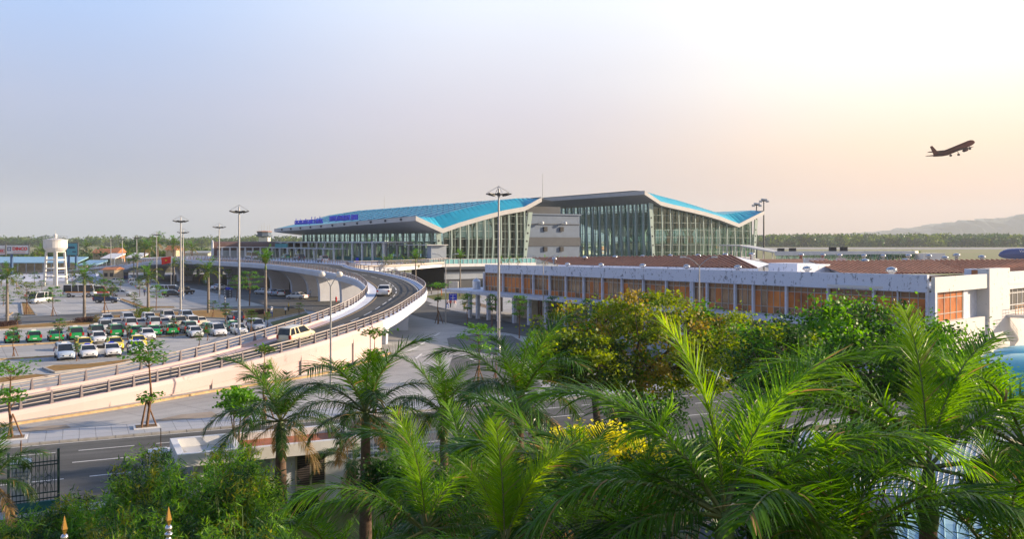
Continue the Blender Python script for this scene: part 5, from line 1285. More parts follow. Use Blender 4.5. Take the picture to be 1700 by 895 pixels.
# feathery bamboo thicket
def bamboo(label, px, py_base, Y, rad, hgt, n, seed, mats=('leaf_bamboo', 'leaf_g', 'leaf_bamboo2', 'leaf_gd'), lsz=.27, group='feathery bamboo shrubs'):
    r = random.Random(seed); g = P(px, 600, Y); t = empty('bamboo_shrub', (g.x, Y, 0), 0, label, 'bamboo shrub', group)
    b = MB(); vs = []; fs = []; mi = []
    for k in range(n):
        a = r.uniform(0, 2 * math.pi); q = rad * math.sqrt(r.random()); x0, y0 = math.cos(a) * q * .45, math.sin(a) * q * .45
        h = hgt * r.uniform(.4, 1.08) * (1 - .35 * (q / rad) ** 2); ex = math.cos(a) * q; ey = math.sin(a) * q
        pts = [V(x0, y0, -.05), V((x0 + ex) / 2 * 1.0, (y0 + ey) / 2, h * .62), V(ex, ey, h), V(ex * 1.15 + r.uniform(-.2, .2), ey * 1.15, h * .93)]
        b.tube(pts, [.022, .016, .008, .004], 4, cap=False)
        m = r.choices(range(len(mats)), weights=(5, 3, 2.2, 3))[0]
        if r.random() < .35: continue
        for j in range(95):
            f = r.uniform(.35, 1.0) * 3; kk = min(2, int(f)); p = pts[kk].lerp(pts[kk + 1], f - kk) + V(r.gauss(0, .17), r.gauss(0, .17), r.gauss(0, .15))
            u = V(r.uniform(-1, 1), r.uniform(-1, 1), r.uniform(-.9, .15)).normalized(); w_ = u.cross(V(r.uniform(-1, 1), r.uniform(-1, 1), 1)).normalized()
            s1 = lsz * r.uniform(.6, 1.2) * .5; s2 = s1 * .17; i0 = len(vs)
            vs += [p - u * s1, p + w_ * s2, p + u * s1, p - w_ * s2]; fs.append((i0, i0 + 1, i0 + 2, i0 + 3)); mi.append(m)
    b.build('stems', 'shaft', t)
    me = bpy.data.meshes.new('foliage'); me.from_pydata([tuple(v) for v in vs], [], fs)
    for q in mats: me.materials.append(M[q])
    me.polygons.foreach_set('material_index', mi); me.update(); o = bpy.data.objects.new('foliage', me); COL.objects.link(o); o.parent = t
    return t
def topz(y, Y): return H - (y - YH) / F * Y
bamboo('tall feathery bamboo shrub beside the square gate pillar', 245, 850, 35, 1.3, topz(748, 35), 130, 1)
bamboo('yellow-tipped bamboo shrub in the middle of the thicket', 300, 850, 31, 1.8, topz(785, 31), 190, 2)
bamboo('big dark bamboo shrub in front of the guardhouse', 375, 850, 30, 2.0, topz(762, 30), 230, 3)
bamboo('bamboo shrub hugging the guardhouse corner', 405, 850, 34, 1.1, topz(738, 34), 110, 4)
bamboo('low bamboo shrub at the bottom, left of the right golden finial', 215, 880, 27, 1.5, topz(838, 27), 120, 5)
bamboo('low rounded bamboo shrub right of the iron fence', 128, 850, 31, 1.3, topz(822, 31), 110, 6)
bamboo('low bright bamboo shrub in the bottom left corner', 30, 890, 29, 1.9, topz(852, 29), 140, 7)
bamboo('low bamboo shrub at the bottom under the dark shrub', 410, 890, 26, 1.6, topz(840, 26), 130, 8)
bamboo('bamboo shrub between the golden finials', 190, 870, 30, 1.2, topz(815, 30), 80, 9)
# clipped round bush
r = random.Random(5); c = G(505, 866); t = empty('round_bush', (c.x, c.y, 0), 0, 'clipped round dark bush below the louvred door', 'bush')
vs = []; fs = []
for k in range(5200):
    th = r.uniform(0, 2 * math.pi); ph = math.acos(r.uniform(-.75, 1)); rr_ = .62 * r.uniform(.86, 1.04)
    p = V(math.cos(th) * math.sin(ph) * rr_, math.sin(th) * math.sin(ph) * rr_, .66 + math.cos(ph) * rr_ * 1.05)
    u = V(r.uniform(-1, 1), r.uniform(-1, 1), r.uniform(-1, 1)).normalized(); w_ = u.orthogonal().normalized(); i0 = len(vs)
    vs += [p - u * .035, p + w_ * .02, p + u * .035, p - w_ * .02]; fs.append((i0, i0 + 1, i0 + 2, i0 + 3))
me = bpy.data.meshes.new('foliage'); me.from_pydata([tuple(v) for v in vs], [], fs); me.materials.append(M['leaf_gd']); o = bpy.data.objects.new('foliage', me); COL.objects.link(o); o.parent = t
b = MB(); b.ball((0, 0, .66), .53, 14, 10); b.build('inner_twigs', 'bark', t)
# rows of spiky plants, bottom centre
def clump_plant(name, label, px, Y, n, L, seed, mt='palm_bright'):
    r = random.Random(seed); g = P(px, 600, Y); t = empty(name, (g.x, Y, 0), 0, label, 'plant')
    b = MB()
    for k in range(n):
        a = r.uniform(0, 6.28); e = r.uniform(.9, 1.45); p = V(r.uniform(-.5, .5), r.uniform(-.4, .4), 0); s = V(-math.sin(a), math.cos(a), 0) * .03; l_ = L * r.uniform(.6, 1)
        q = p + V(math.cos(a) * math.cos(e), math.sin(a) * math.cos(e), math.sin(e)) * l_ * .6; q2 = q + V(math.cos(a) * .5, math.sin(a) * .5, .5) * l_ * .4
        b.add([p - s, p + s, q + s, q - s, q2], [(0, 1, 2, 3), (3, 2, 4)])
    b.build('leaves', mt, t)
clump_plant('tall_grass_plant', 'clump of tall upright blades below the street wall', 632, 33, 150, 2.3, 3, 'palm_mid')
clump_plant('tall_grass_plant', 'second clump of upright blades right of the palm trunk', 665, 31, 120, 2.0, 4, 'palm_mid')

# ---- young trees: one slender stem with leafy tiers and stakes
def young(px, yb, yt, label, seed, mats=('leaf_b', 'leaf_g'), spread=.28, stakes=True, group='young staked trees', planter=False, Y=None, dens=1.0, name='young_tree', barkm='barkred', tiers=None, cat='young tree', raw=False):
    p = G(px, yb) if Y is None else P(px, yb, Y); Y = p.y; h = (yb - yt) / F * Y if Y is not None else 4
    if not raw: p.z = 0
    h = H - (yt - YH) / F * Y
    r = random.Random(seed); t = empty(name, (p.x, p.y, 0), 0, label, cat, group)
    b = MB(); bend = r.uniform(-.06, .06) * h
    b.tube([(0, 0, -.05), (bend, 0, h * .4), (bend * .6, 0, h * .72), (bend * .4, 0, h * .93)], [.016 * h + .01, .012 * h + .008, .008 * h, .01], 6)
    vs = []; fs = []; mi = []; tl = tiers or [(.98, .55), (.86, 1.0), (.72, .9), (.58, .6)]
    for f, w_ in tl:
        nb = 5
        for k in range(nb):
            a = k * 2 * math.pi / nb + r.uniform(-.5, .5) + f * 9; R_ = spread * h * w_ * r.uniform(.5, 1.0); e = V(math.cos(a) * R_ + bend * .5, math.sin(a) * R_, h * f + r.uniform(-.02, .03) * h)
            b.tube([(bend * .5, 0, h * (f - .09)), tuple(e)], [.006 * h, .004], 4, cap=False)
            m = r.randint(0, len(mats) - 1)
            for _ in range(int(34 * dens)):
                q = e * 1.0 + V(r.gauss(0, .07) * h * w_, r.gauss(0, .07) * h * w_, r.gauss(0, .022) * h)
                u = V(r.uniform(-1, 1), r.uniform(-1, 1), r.uniform(-.5, .3)).normalized(); w2 = u.cross(V(r.uniform(-.4, .4), r.uniform(-.4, .4), 1)).normalized(); s1 = .028 * h * r.uniform(.7, 1.3); i0 = len(vs)
                vs += [q - u * s1, q + w2 * s1 * .6, q + u * s1, q - w2 * s1 * .6]; fs.append((i0, i0 + 1, i0 + 2, i0 + 3)); mi.append(m)
    b.build('trunk', barkm, t)
    me = bpy.data.meshes.new('crown'); me.from_pydata([tuple(v) for v in vs], [], fs)
    for q in mats: me.materials.append(M[q])
    me.polygons.foreach_set('material_index', mi); me.update(); o = bpy.data.objects.new('crown', me); COL.objects.link(o); o.parent = t
    if stakes:
        for k in range(3):
            a = k * 2.1 + .4; b = MB(); b.tube([(math.cos(a) * .12 * h, math.sin(a) * .12 * h, -.02), (0, 0, h * .33)], .008 * h + .008, 5); b.build('stake', 'barkred', t)
    if planter:
        b = MB(); b.box(-.75, .75, -.6, .6, 0, .2, 0); b.box(-.62, .62, -.48, .48, .2, .215, 1); o = b.build('planter', ['white', 'dirt'], t); o.rotation_euler = (0, 0, math.atan2(.432, .902))
    return t
young(21, 732, 598, 'leafy young tree in a square planter, leftmost on the sidewalk', 1, planter=True, spread=.24, tiers=[(.93, .9), (.84, 1.0), (.6, .55), (.5, .6)])
young(243, 713, 568, 'leafy young tree in a square planter, above the guardhouse pillar', 2, planter=True, spread=.2, tiers=[(.95, .8), (.86, 1.0), (.8, .8), (.36, .5)])
young(441, 700, 577, 'thin young tree with a small flat tuft, before the ramp wall', 3, ('leaf_g', 'leaf_o'), spread=.15, tiers=[(.99, .7), (.72, .5), (.62, .5)])
young(624, 690, 548, 'thin young tree with a small flat top before the end of the ramp wall', 4, ('leaf_g', 'leaf_o'), spread=.13, tiers=[(.98, .9), (.72, .6), (.64, .6)])
young(794, 640, 543, 'young tree with wide layered leaves beside the tall mast', 5, ('leaf_b', 'leaf_g'), spread=.34, tiers=[(1.0, .5), (.93, .9), (.82, 1.0), (.66, .6)], dens=1.5)
young(822, 635, 581, 'low bushy young tree at the foot of the tall mast', 6, ('leaf_g', 'leaf_gd'), spread=.4, tiers=[(.95, .8), (.8, 1)], dens=1.5)
young(728, 538, 471, 'staked young tree on the pale paving beside the loop of the ramp', 7, spread=.2, tiers=[(.98, 1.0), (.93, 1.0), (.62, .35)])
young(777, 541, 489, 'young tree before the left columns of the old terminal', 8, ('leaf_g', 'leaf_b'), spread=.2, stakes=False)
young(817, 546, 490, 'slim young tree right of the first old terminal columns', 9, ('leaf_g', 'leaf_b'), spread=.15, stakes=False)
young(862, 562, 492, 'young tree in front of the old terminal ground windows', 10, ('leaf_g', 'leaf_b'), spread=.2, stakes=False)
young(918, 553, 494, 'dense young tree by the double lamp before the old terminal', 11, ('leaf_g', 'leaf_gd'), spread=.2, stakes=False)
young(975, 566, 498, 'young tree half hidden behind the olive crown', 12, ('leaf_g', 'leaf_b'), spread=.22, stakes=False)
pk = [(88, 525, 477, 'round leafy young tree in the far car park beside the white minibus', ('leaf_g', 'leaf_b')), (174, 520, 465, 'spreading young tree in front of the dark pickup', ('leaf_o', 'leaf_g')), (259, 515, 474, 'bright young tree in the car park near the pale van', ('leaf_b', 'leaf_g')),
      (24, 592, 545, 'yellowish young tree beside the leftmost green taxi', ('leaf_o', 'leaf_g')), (99, 572, 530, 'dark young tree over the second green taxi', ('leaf_g', 'leaf_gd')), (29, 545, 520, 'small dark young tree at the left of the dry grass strip', ('leaf_o', 'leaf_gd')),
      (160, 545, 524, 'small rusty young tree at the end of the dry grass strip', ('leaf_rust_suntip', 'leaf_o')), (212, 562, 540, 'young tree standing between green taxis in the rear row', ('leaf_g', 'leaf_o')), (288, 560, 530, 'dark young tree amid the green taxis', ('leaf_g', 'leaf_gd')),
      (345, 566, 541, 'yellow-green young tree beside the white hatchback', ('leaf_o', 'leaf_b')), (417, 554, 515, 'thin young tree right of the tall lamp mast', ('leaf_o', 'leaf_g')), (375, 545, 505, 'dark young tree behind the white taxi', ('leaf_g', 'leaf_gd')),
      (353, 528, 500, 'leafy young tree beside the palm on the grass strip', ('leaf_gd', 'leaf_g')), (414, 508, 452, 'dense bright young tree on the traffic island', ('leaf_g', 'leaf_b')), (392, 500, 458, 'dark young tree left of the dense one on the traffic island', ('leaf_gd', 'leaf_g')),
      (128, 600, 571, 'spindly staked tree right of the silver-blue taxi', ('leaf_o', 'leaf_b')), (330, 580, 552, 'spindly staked tree near the ramp rail', ('leaf_o', 'leaf_g')), (228, 522, 498, 'small shrubby tree at the end of the angled strip', ('leaf_gd', 'leaf_g')),
      (44, 524, 470, 'tall yellow-green columnar tree in the far left strip', ('leaf_o', 'leaf_y')), (70, 487, 466, 'tiny round tree behind the white minibus', ('leaf_g', 'leaf_gd')), (200, 485, 463, 'small tree before the parked white cars', ('leaf_g', 'leaf_o')), (168, 474, 458, 'small tree left of the blue kiosk', ('leaf_g', 'leaf_gd')), (5, 508, 476, 'bright tree at the left edge of the far car park', ('leaf_b', 'leaf_g')),
      (118, 490, 468, 'low bushy tree behind the bus', ('leaf_o', 'leaf_g')), (232, 492, 466, 'small yellowish tree before the far sedans', ('leaf_y', 'leaf_o')), (444, 545, 519, 'small bright palm-like tree on the grass by the ramp', ('leaf_b', 'leaf_y')), (497, 524, 503, 'bright shrub on the green triangle by the ramp', ('leaf_b', 'leaf_y')), (380, 478, 448, 'green tree under the far viaduct', ('leaf_g', 'leaf_gd')), (330, 472, 444, 'green tree before the viaduct piers, left of the red flag pole', ('leaf_g', 'leaf_gd')), (310, 470, 446, 'smaller green tree before the viaduct piers', ('leaf_g', 'leaf_o')),
      (2, 476, 452, 'bushy tree at the left edge below the hoarding', ('leaf_g', 'leaf_gd')), (28, 482, 455, 'bushy green tree in the far car park below the hoarding', ('leaf_g', 'leaf_o')), (58, 474, 452, 'small green tree left of the water tower legs', ('leaf_g', 'leaf_b')), (120, 470, 446, 'round green tree right of the water tower legs', ('leaf_gd', 'leaf_g')), (136, 484, 458, 'small green tree before the tarpaulin tent', ('leaf_g', 'leaf_b')), (154, 482, 460, 'green tree above the parked bus', ('leaf_gd', 'leaf_g')),
      (187, 500, 474, 'green tree beside the dark broadside off-roader', ('leaf_g', 'leaf_o')), (222, 510, 486, 'pale staked sapling on the angled strip', ('leaf_y', 'leaf_o')), (12, 520, 490, 'olive tree at the left edge of the far strip', ('leaf_o', 'leaf_g')), (345, 486, 462, 'green tree by the road left of the striped posts', ('leaf_g', 'leaf_gd')), (250, 478, 456, 'green tree between the far white cars', ('leaf_g', 'leaf_gd'))]
for i, (x, yb, yt, lb, ms) in enumerate(pk):
    young(x, yb, yt, lb, 40 + i, ms, spread=.34 if yb < 530 else .24, stakes=yb > 515, dens=1.2, tiers=[(.97, .6), (.86, 1.0), (.7, 1.0), (.55, .7)] if yb < 530 else None, group='young trees in the car park')
# parking palms, pale trunks
pp = [(12, 540, 462, 'car park palm nearest the left edge'), (140, 533, 463, 'car park palm with an orange-tinged crown right of the bus'), (246, 526, 462, 'car park palm before the parked vans'), (346, 521, 452, 'pale-trunked palm with a drooping rusty crown, by the grass strip'), (441, 530, 440, 'tall thin palm with a closed tuft, on the strip near the ramp'),
      (690, 494, 432, 'left one of two thin palms before the terminal basement'), (764, 492, 431, 'right one of two thin palms before the terminal basement'), (222, 470, 432, 'slim palm near the far viaduct end, left one'), (228, 470, 430, 'slim palm near the far viaduct end, right one'), (289, 478, 438, 'palm standing by the red flag'), (302, 476, 440, 'palm just right of the red flag')]
for i, (x, yb, yc, lb) in enumerate(pp):
    g = G(x, yb); palm('parking_palm', lb, x, yc, g.y, .036 * g.y ** .5 * 6.6 if yb > 500 else 2.3, 'park', nf=15, seed=70 + i, tr=.17 if yb > 500 else .13, group='palms in the car park', brown=False, els=(0, 6.8) if i not in (4, 5, 6) else (0, 2.5))
for i, (x, y, lb) in enumerate(((640, 437, 'leftmost of three short palms behind the far ramp railing'), (672, 440, 'middle of three short palms behind the far ramp railing'), (690, 438, 'rightmost of three short palms behind the far ramp railing'), (650, 436, 'short palm close beside the leftmost one behind the ramp railing'))):
    palm('short_palm', lb, x, y, 205, 2.6, 'park', nf=12, seed=90 + i, tr=.15, group='short palms behind the ramp railing', brown=False)
for i, x in enumerate((833, 845, 860, 905, 925, 938)):
    palm('balcony_palm', ('first', 'second', 'third', 'fourth', 'fifth', 'sixth')[i] + ' small palm from the left along the foot of the glass wall', x, 433, 208 - i * 2, 1.4, 'park', nf=10, seed=110 + i, tr=.09, group='small palms by the glass wall', brown=False, shaft=False)
# background palms and trees, left
bgp = [(248, 412, 'tall coconut palm left of the second lamp mast', 300, 3.6), (262, 404, 'taller coconut palm beside the lamp mast', 310, 4.2), (288, 408, 'coconut palm standing alone on the skyline', 320, 4.2), (240, 411, 'coconut palm at the left of the skyline group', 310, 3.4), (319, 413, 'coconut palm right of the lamp mast', 330, 3.6), (143, 412, 'ragged palm behind the green billboard', 420, 4.5), (66, 418, 'palm behind the large white billboard', 400, 4.2), (306, 412, 'thin coconut palm close to the lamp mast', 320, 3.2)]
for i, (x, y, lb, Y, L) in enumerate(bgp):
    palm('coconut_palm', lb, x, y, Y, L, 'park', nf=16, seed=130 + i, tr=.22, group='coconut palms on the skyline', brown=True, shaft=False)
def mass(name, label, spots, lsz, nleaf, mats, seed, bar=True):
    r = random.Random(seed); vs = []; fs = []; mi = []
    for (x, y, z0, rx, hz) in spots:
        m = r.randint(0, len(mats) - 1); nc = 7
        cs = [(r.gauss(0, .42) * rx, r.gauss(0, .42) * rx, z0 + hz * r.uniform(.25, .88), r.uniform(.35, .6) * rx) for _ in range(nc)] + [(0, 0, z0 + hz * .5, rx * .8), (0, 0, z0 + hz * .22, rx * .9)]
        for k in range(nleaf):
            cx, cy, cz, cr = r.choice(cs); d = V(r.gauss(0, 1), r.gauss(0, 1), r.gauss(0, 1)); d = d.normalized() * cr * r.uniform(.5, 1.0)
            p = V(x + cx + d.x, y + cy + d.y, max(z0 + .2, cz + d.z * .8)); u = V(r.uniform(-1, 1), r.uniform(-1, 1), r.uniform(-1, 1)).normalized(); w_ = u.orthogonal().normalized()
            w_ = (w_ * r.uniform(-1, 1) + u.cross(w_) * r.uniform(-1, 1)).normalized(); s1 = lsz * r.uniform(.6, 1.3) * .5; i0 = len(vs)
            vs += [p - u * s1, p + w_ * s1 * .7, p + u * s1, p - w_ * s1 * .7]; fs.append((i0, i0 + 1, i0 + 2, i0 + 3)); mi.append(m)
    me = bpy.data.meshes.new(name); me.from_pydata([tuple(v) for v in vs], [], fs)
    for q in mats: me.materials.append(M[q])
    me.polygons.foreach_set('material_index', mi); me.update(); o = bpy.data.objects.new(name, me); COL.objects.link(o)
    return tag(o, label, kind='stuff')
r = random.Random(77); sp_ = []
for k in range(300):
    x = r.uniform(-60, 480); Y = r.uniform(360, 520); top = 412 + 8 * math.sin(x * .05) + 7 * math.sin(x * .017 + 1) + r.uniform(-3, 10)
    p = P(x, top, Y); sp_.append((p.x, Y, 0, r.uniform(3, 5.5), max(5, p.z)))
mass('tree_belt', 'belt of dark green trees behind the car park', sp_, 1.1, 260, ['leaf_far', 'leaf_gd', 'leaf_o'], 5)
sp_ = []
for k in range(900):
    x = r.uniform(1230, 1760); Y = r.uniform(1180, 1500); sp_.append(((x - 850) / F * Y, Y, terr(Y), r.uniform(6, 10), r.uniform(11, 19)))
for k in range(500):
    x = r.uniform(-80, 1250); Y = r.uniform(1180, 1450); sp_.append(((x - 850) / F * Y, Y, terr(Y), r.uniform(7, 12), r.uniform(8, 15)))
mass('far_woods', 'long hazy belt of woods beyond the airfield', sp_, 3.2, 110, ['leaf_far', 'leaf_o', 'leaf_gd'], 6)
sp_ = []
for k in range(26):
    x = r.choice((r.uniform(1405, 1445), r.uniform(1460, 1520), r.uniform(1510, 1527))); Y = r.uniform(520, 560); sp_.append(((x - 850) / F * Y, Y, terr(Y), 2.6, r.uniform(4, 7)))
mass('airfield_bushes', 'bushes in the middle of the airfield grass', sp_, .9, 160, ['leaf_o', 'leaf_gd'], 8)
# hedges beside paths
for i, (x0, y0, x1, y1, lb) in enumerate(((-10, 546, 28, 541, 'low red-brown hedge at the left end of the grass strip'), (128, 538, 152, 535, 'low red-brown hedge at the foot of the car park palm'), (415, 524, 445, 522, 'low reddish hedge round the thin palm near the ramp'), (228, 530, 248, 528, 'rounded brown-green bush behind the rear row of cars'))):
    a, c = G(x0, y0), G(x1, y1); rr_ = random.Random(i); vs = []; fs = []
    t = empty('hedge', ((a + c) / 2), 0, lb, 'hedge'); o0 = (a + c) / 2
    for k in range(1500):
        p = a.lerp(c, rr_.random()) + V(rr_.gauss(0, .35), rr_.gauss(0, .45), rr_.uniform(.05, .8 if i < 3 else 1.6)) - o0; u = V(rr_.uniform(-1, 1), rr_.uniform(-1, 1), rr_.uniform(-1, 1)).normalized(); w_ = u.orthogonal().normalized(); i0 = len(vs)
        vs += [p - u * .09, p + w_ * .06, p + u * .09, p - w_ * .06]; fs.append((i0, i0 + 1, i0 + 2, i0 + 3))
    me = bpy.data.meshes.new('foliage'); me.from_pydata([tuple(v) for v in vs], [], fs); me.materials.append(M['hedge_red'] if i < 3 else M['leaf_o']); o = bpy.data.objects.new('foliage', me); COL.objects.link(o); o.parent = t
# mountains
def ridge(name, label, Y, prof, depth, seed, m):
    r = random.Random(seed); vs = []; nx_ = 90; x0, x1 = prof[0][0], prof[-1][0]; rows = []
    for j in range(9):
        f = j / 8; row = []
        for i in range(nx_ + 1):
            x = x0 + (x1 - x0) * i / nx_; yt = interp(prof, x); z = (H - (yt - YH) * .88 / F * Y)
            s = math.sin(math.pi * f) ** .8; nz = (math.sin(x * .09 + j * 1.7 + seed) + math.sin(x * .23 + j * .9)) * 8
            row.append(V((x - 850) / F * Y, Y + (f - .5) * depth + nz * 6, -5 + (z + 5) * s + (nz if 0 < j < 8 else 0) * .5))
        rows.append(row)
    b = MB(); strip_loft(b, rows, 0, True); tag(b.build(name, m), label, kind='structure')
mm = mat('mountain_forest', (.035, .06, .07), .95, var=.3, scale=.006)
ridge('mountain', 'hazy blue forested ridge rising at the right', 5400, [(1380, 397), (1440, 390), (1500, 382), (1545, 377), (1580, 366), (1615, 360), (1650, 365), (1672, 362), (1700, 350), (1750, 338), (1850, 330), (1950, 350)], 500, 2, mm)
ridge('mountain', 'fainter far ridge behind the main one', 6600, [(1250, 398), (1400, 388), (1480, 379), (1540, 370), (1600, 362), (1700, 352), (1900, 345), (2100, 370)], 260, 5, mm)
# the air
b = MB(); b.box(-7300, 7300, -90, 7000, -6, 300); hz = b.build('haze', 'white'); tag(hz, 'thin pale evening haze', kind='stuff')
hm = bpy.data.materials.new('haze_air'); hm.use_nodes = True; n_, l_ = nt(hm); n_.remove(n_['Principled BSDF']); pv = n_.new('ShaderNodeVolumePrincipled')
pv.inputs['Color'].default_value = (.88, .94, 1.0, 1); pv.inputs['Density'].default_value = .00012; pv.inputs['Anisotropy'].default_value = .1
l_.new(pv.outputs[0], n_['Material Output'].inputs['Volume']); hz.data.materials.clear(); hz.data.materials.append(hm)
# ------------------------------------------------------------------ vehicles
def paintmat(name, c): return mat('car_' + name, c, .22, var=0, spec=.6, coat=.6)
PAINT = dict(white=(.80, .80, .80), silver=(.52, .55, .60), bluesilver=(.45, .55, .70), green=(.012, .30, .06), darkgreen=(.02, .16, .09), yellow=(.80, .62, .03), navy=(.015, .03, .08), black=(.02, .02, .022), red=(.45, .02, .02), cream=(.78, .70, .52), yellowcream=(.84, .72, .46), beige=(.55, .50, .42))
KIND = {
 # L, W, zlow, stations (x, ztop), greenhouse (rear base, rear top, front top, front base), zroof, roof half width factor
 'sedan': (4.4, 1.72, .28, [(-2.2, .62), (-2.15, .92), (-1.45, 1.0), (-.9, 1.0), (.75, .97), (1.5, .88), (2.05, .72), (2.2, .5)], (-1.45, -.85, .35, 1.05), 1.46, .40),
 'hatch': (3.9, 1.68, .28, [(-1.95, .6), (-1.92, .98), (-1.4, 1.02), (-.8, 1.0), (.8, .98), (1.4, .88), (1.85, .72), (1.95, .5)], (-1.88, -1.45, .25, .98), 1.52, .40),
 'mpv': (4.5, 1.78, .30, [(-2.25, .6), (-2.22, 1.05), (-1.6, 1.08), (-.8, 1.06), (1.05, 1.05), (1.7, .98), (2.15, .78), (2.25, .5)], (-2.15, -1.9, .45, 1.3), 1.78, .41),
 'suv': (4.6, 1.82, .38, [(-2.3, .65), (-2.28, 1.1), (-1.6, 1.12), (-.8, 1.1), (.85, 1.1), (1.6, 1.05), (2.2, .95), (2.3, .6)], (-2.2, -1.95, .35, .95), 1.82, .42),
 'van': (4.9, 1.80, .32, [(-2.45, .6), (-2.44, 1.1), (-1.6, 1.12), (0, 1.12), (1.6, 1.1), (2.05, 1.02), (2.35, .85), (2.45, .55)], (-2.4, -2.25, 1.05, 1.85), 2.02, .43),
 'minibus': (6.2, 2.0, .35, [(-3.1, .6), (-3.08, 1.15), (-2, 1.2), (0, 1.2), (2.3, 1.2), (2.75, 1.1), (3.0, .9), (3.1, .55)], (-3.05, -2.95, 1.95, 2.65), 2.45, .44),
 'bus': (6.8, 2.1, .4, [(-3.4, .6), (-3.39, 1.15), (-2.4, 1.2), (0, 1.2), (2.9, 1.2), (3.2, 1.15), (3.35, .95), (3.4, .6)], (-3.36, -3.3, 2.9, 3.28), 2.7, .46),
}
PROTO = {}
def car_proto(kind, paint, taxi=False, roofp=None):
    key = (kind, paint, taxi, roofp)
    if key in PROTO: return PROTO[key]
    L, W, zl, stn, gh_, zr, rf = KIND[kind]; pm = paintmat(paint, PAINT[paint]); hw = W / 2
    nm = {'sedan': 'parked_car', 'hatch': 'parked_car', 'mpv': 'parked_car', 'suv': 'parked_car', 'van': 'parked_van', 'minibus': 'minibus', 'bus': 'bus'}[kind]
    if taxi: nm = 'taxi'
    t = empty(nm, (0, 0, -500), 0)
    b = MB(); rows = []
    for i, (x, zt) in enumerate(stn):
        e = min(i, len(stn) - 1 - i); w_ = hw * (1 if e >= 2 else (.97 if e == 1 else .86)); zlo = zl + (.12 if e == 0 else 0)
        zm = (zlo + zt) / 2 + .05
        rows.append([V(x, -w_ * .93, zlo), V(x, -w_, min(zm, zt - .08)), V(x, -w_ * .97, zt - .05), V(x, -w_ * .84, zt), V(x, 0, zt + .03), V(x, w_ * .84, zt), V(x, w_ * .97, zt - .05), V(x, w_, min(zm, zt - .08)), V(x, w_ * .93, zlo), V(x, -w_ * .93, zlo)])
    strip_loft(b, rows, 0, True); b.poly(rows[0][:9], 0); b.poly(rows[-1][:9][::-1], 0)
    r0, r1, f1_, f0 = gh_; zb = interp([(s[0], s[1]) for s in stn], 0) - .02; wt = W * rf; wb = hw * .93
    # roof panel and pillars
    k = .07
    b.hexa([(r1, -wt, zr - .09), (f1_, -wt, zr - .09), (f1_, wt, zr - .09), (r1, wt, zr - .09)], [(r1 + .12, -wt * .86, zr), (f1_ - .15, -wt * .86, zr), (f1_ - .15, wt * .86, zr), (r1 + .12, wt * .86, zr)], 0 if not roofp else 1)
    for sx in (-1, 1):
        for xb, xt in ((r0, r1), (f0, f1_), ((r0 + f0) / 2 - .05, (r1 + f1_) / 2)) + ((((r0 * .72 + f0 * .28), (r1 * .72 + f1_ * .28)),) if kind in ('mpv', 'van', 'suv', 'bus', 'minibus') else ()):
            b.hexa([(xb - k, sx * (wb - .04), zb), (xb + k, sx * (wb - .04), zb), (xb + k, sx * (wb + .012), zb), (xb - k, sx * (wb + .012), zb)], [(xt - k, sx * (wt - .04), zr - .06), (xt + k, sx * (wt - .04), zr - .06), (xt + k, sx * (wt + .012), zr - .06), (xt - k, sx * (wt + .012), zr - .06)], 0)
    mats_ = [pm] + ([paintmat(roofp, PAINT[roofp])] if roofp else [])
    b.build('body', mats_, t, recalc=True)
    b = MB()
    b.hexa([(r0, -wb, zb - .02), (f0, -wb, zb - .02), (f0, wb, zb - .02), (r0, wb, zb - .02)], [(r1, -wt + .01, zr - .07), (f1_, -wt + .01, zr - .07), (f1_, wt - .01, zr - .07), (r1, wt - .01, zr - .07)])
    b.build('windows', 'carglass', t, recalc=True)
    wr = .31 if kind not in ('bus', 'minibus', 'suv') else (.36 if kind != 'bus' else .46)
    for sx in (-1, 1):
        for x in (-L * .31, L * .31):
            b = MB(); b.tube([(x, sx * (hw - .2), wr), (x, sx * (hw + .015), wr)], wr, 12, 0, smooth=False)
            wh = b.build('wheel', 'rubber', t); b = MB(); b.tube([(x, sx * (hw - .02), wr), (x, sx * (hw + .028), wr)], wr * .6, 10, 0, smooth=False); b.build('rim', 'rim', wh)
    zh = interp([(s[0], s[1]) for s in stn], L / 2 - .12)
    for sx in (-1, 1):
        b = MB(); b.hexa([(L / 2 - .22, sx * hw * .52, zh - .20), (L / 2 - .0, sx * hw * .5, zh - .20), (L / 2 - .10, sx * hw * .84, zh - .20), (L / 2 - .34, sx * hw * .88, zh - .20)], [(L / 2 - .26, sx * hw * .55, zh + .02), (L / 2 - .03, sx * hw * .52, zh - .02), (L / 2 - .14, sx * hw * .86, zh), (L / 2 - .4, sx * hw * .9, zh + .03)]); b.build('headlight', 'head', t, recalc=True)
        b = MB(); b.box(-L / 2 - .02, -L / 2 + .14, sx * hw * .88 - .13, sx * hw * .88 + .11, .66, .66 + (.42 if kind in ('mpv', 'suv', 'van', 'hatch', 'minibus', 'bus') else .24)); b.build('taillight', 'tail', t)
        b = MB(); b.box(f0 - .28, f0 - .1, sx * (hw + .02) - .09, sx * (hw + .02) + .09, zb + .02, zb + .16); b.build('mirror', pm, t)
    b = MB(); b.box(L / 2 - .06, L / 2 + .02, -hw * .45, hw * .45, zl + .2, zl + .34, 0); b.box(L / 2 - .08, L / 2 + .015, -hw * .7, hw * .7, zl + .02, zl + .12, 0); b.build('grille', 'dark', t)
    for x in (L / 2 + .015, -L / 2 - .03):
        b = MB(); b.box(x - .01, x + .015, -.24, .24, .52, .64); b.build('number_plate', 'plate', t)
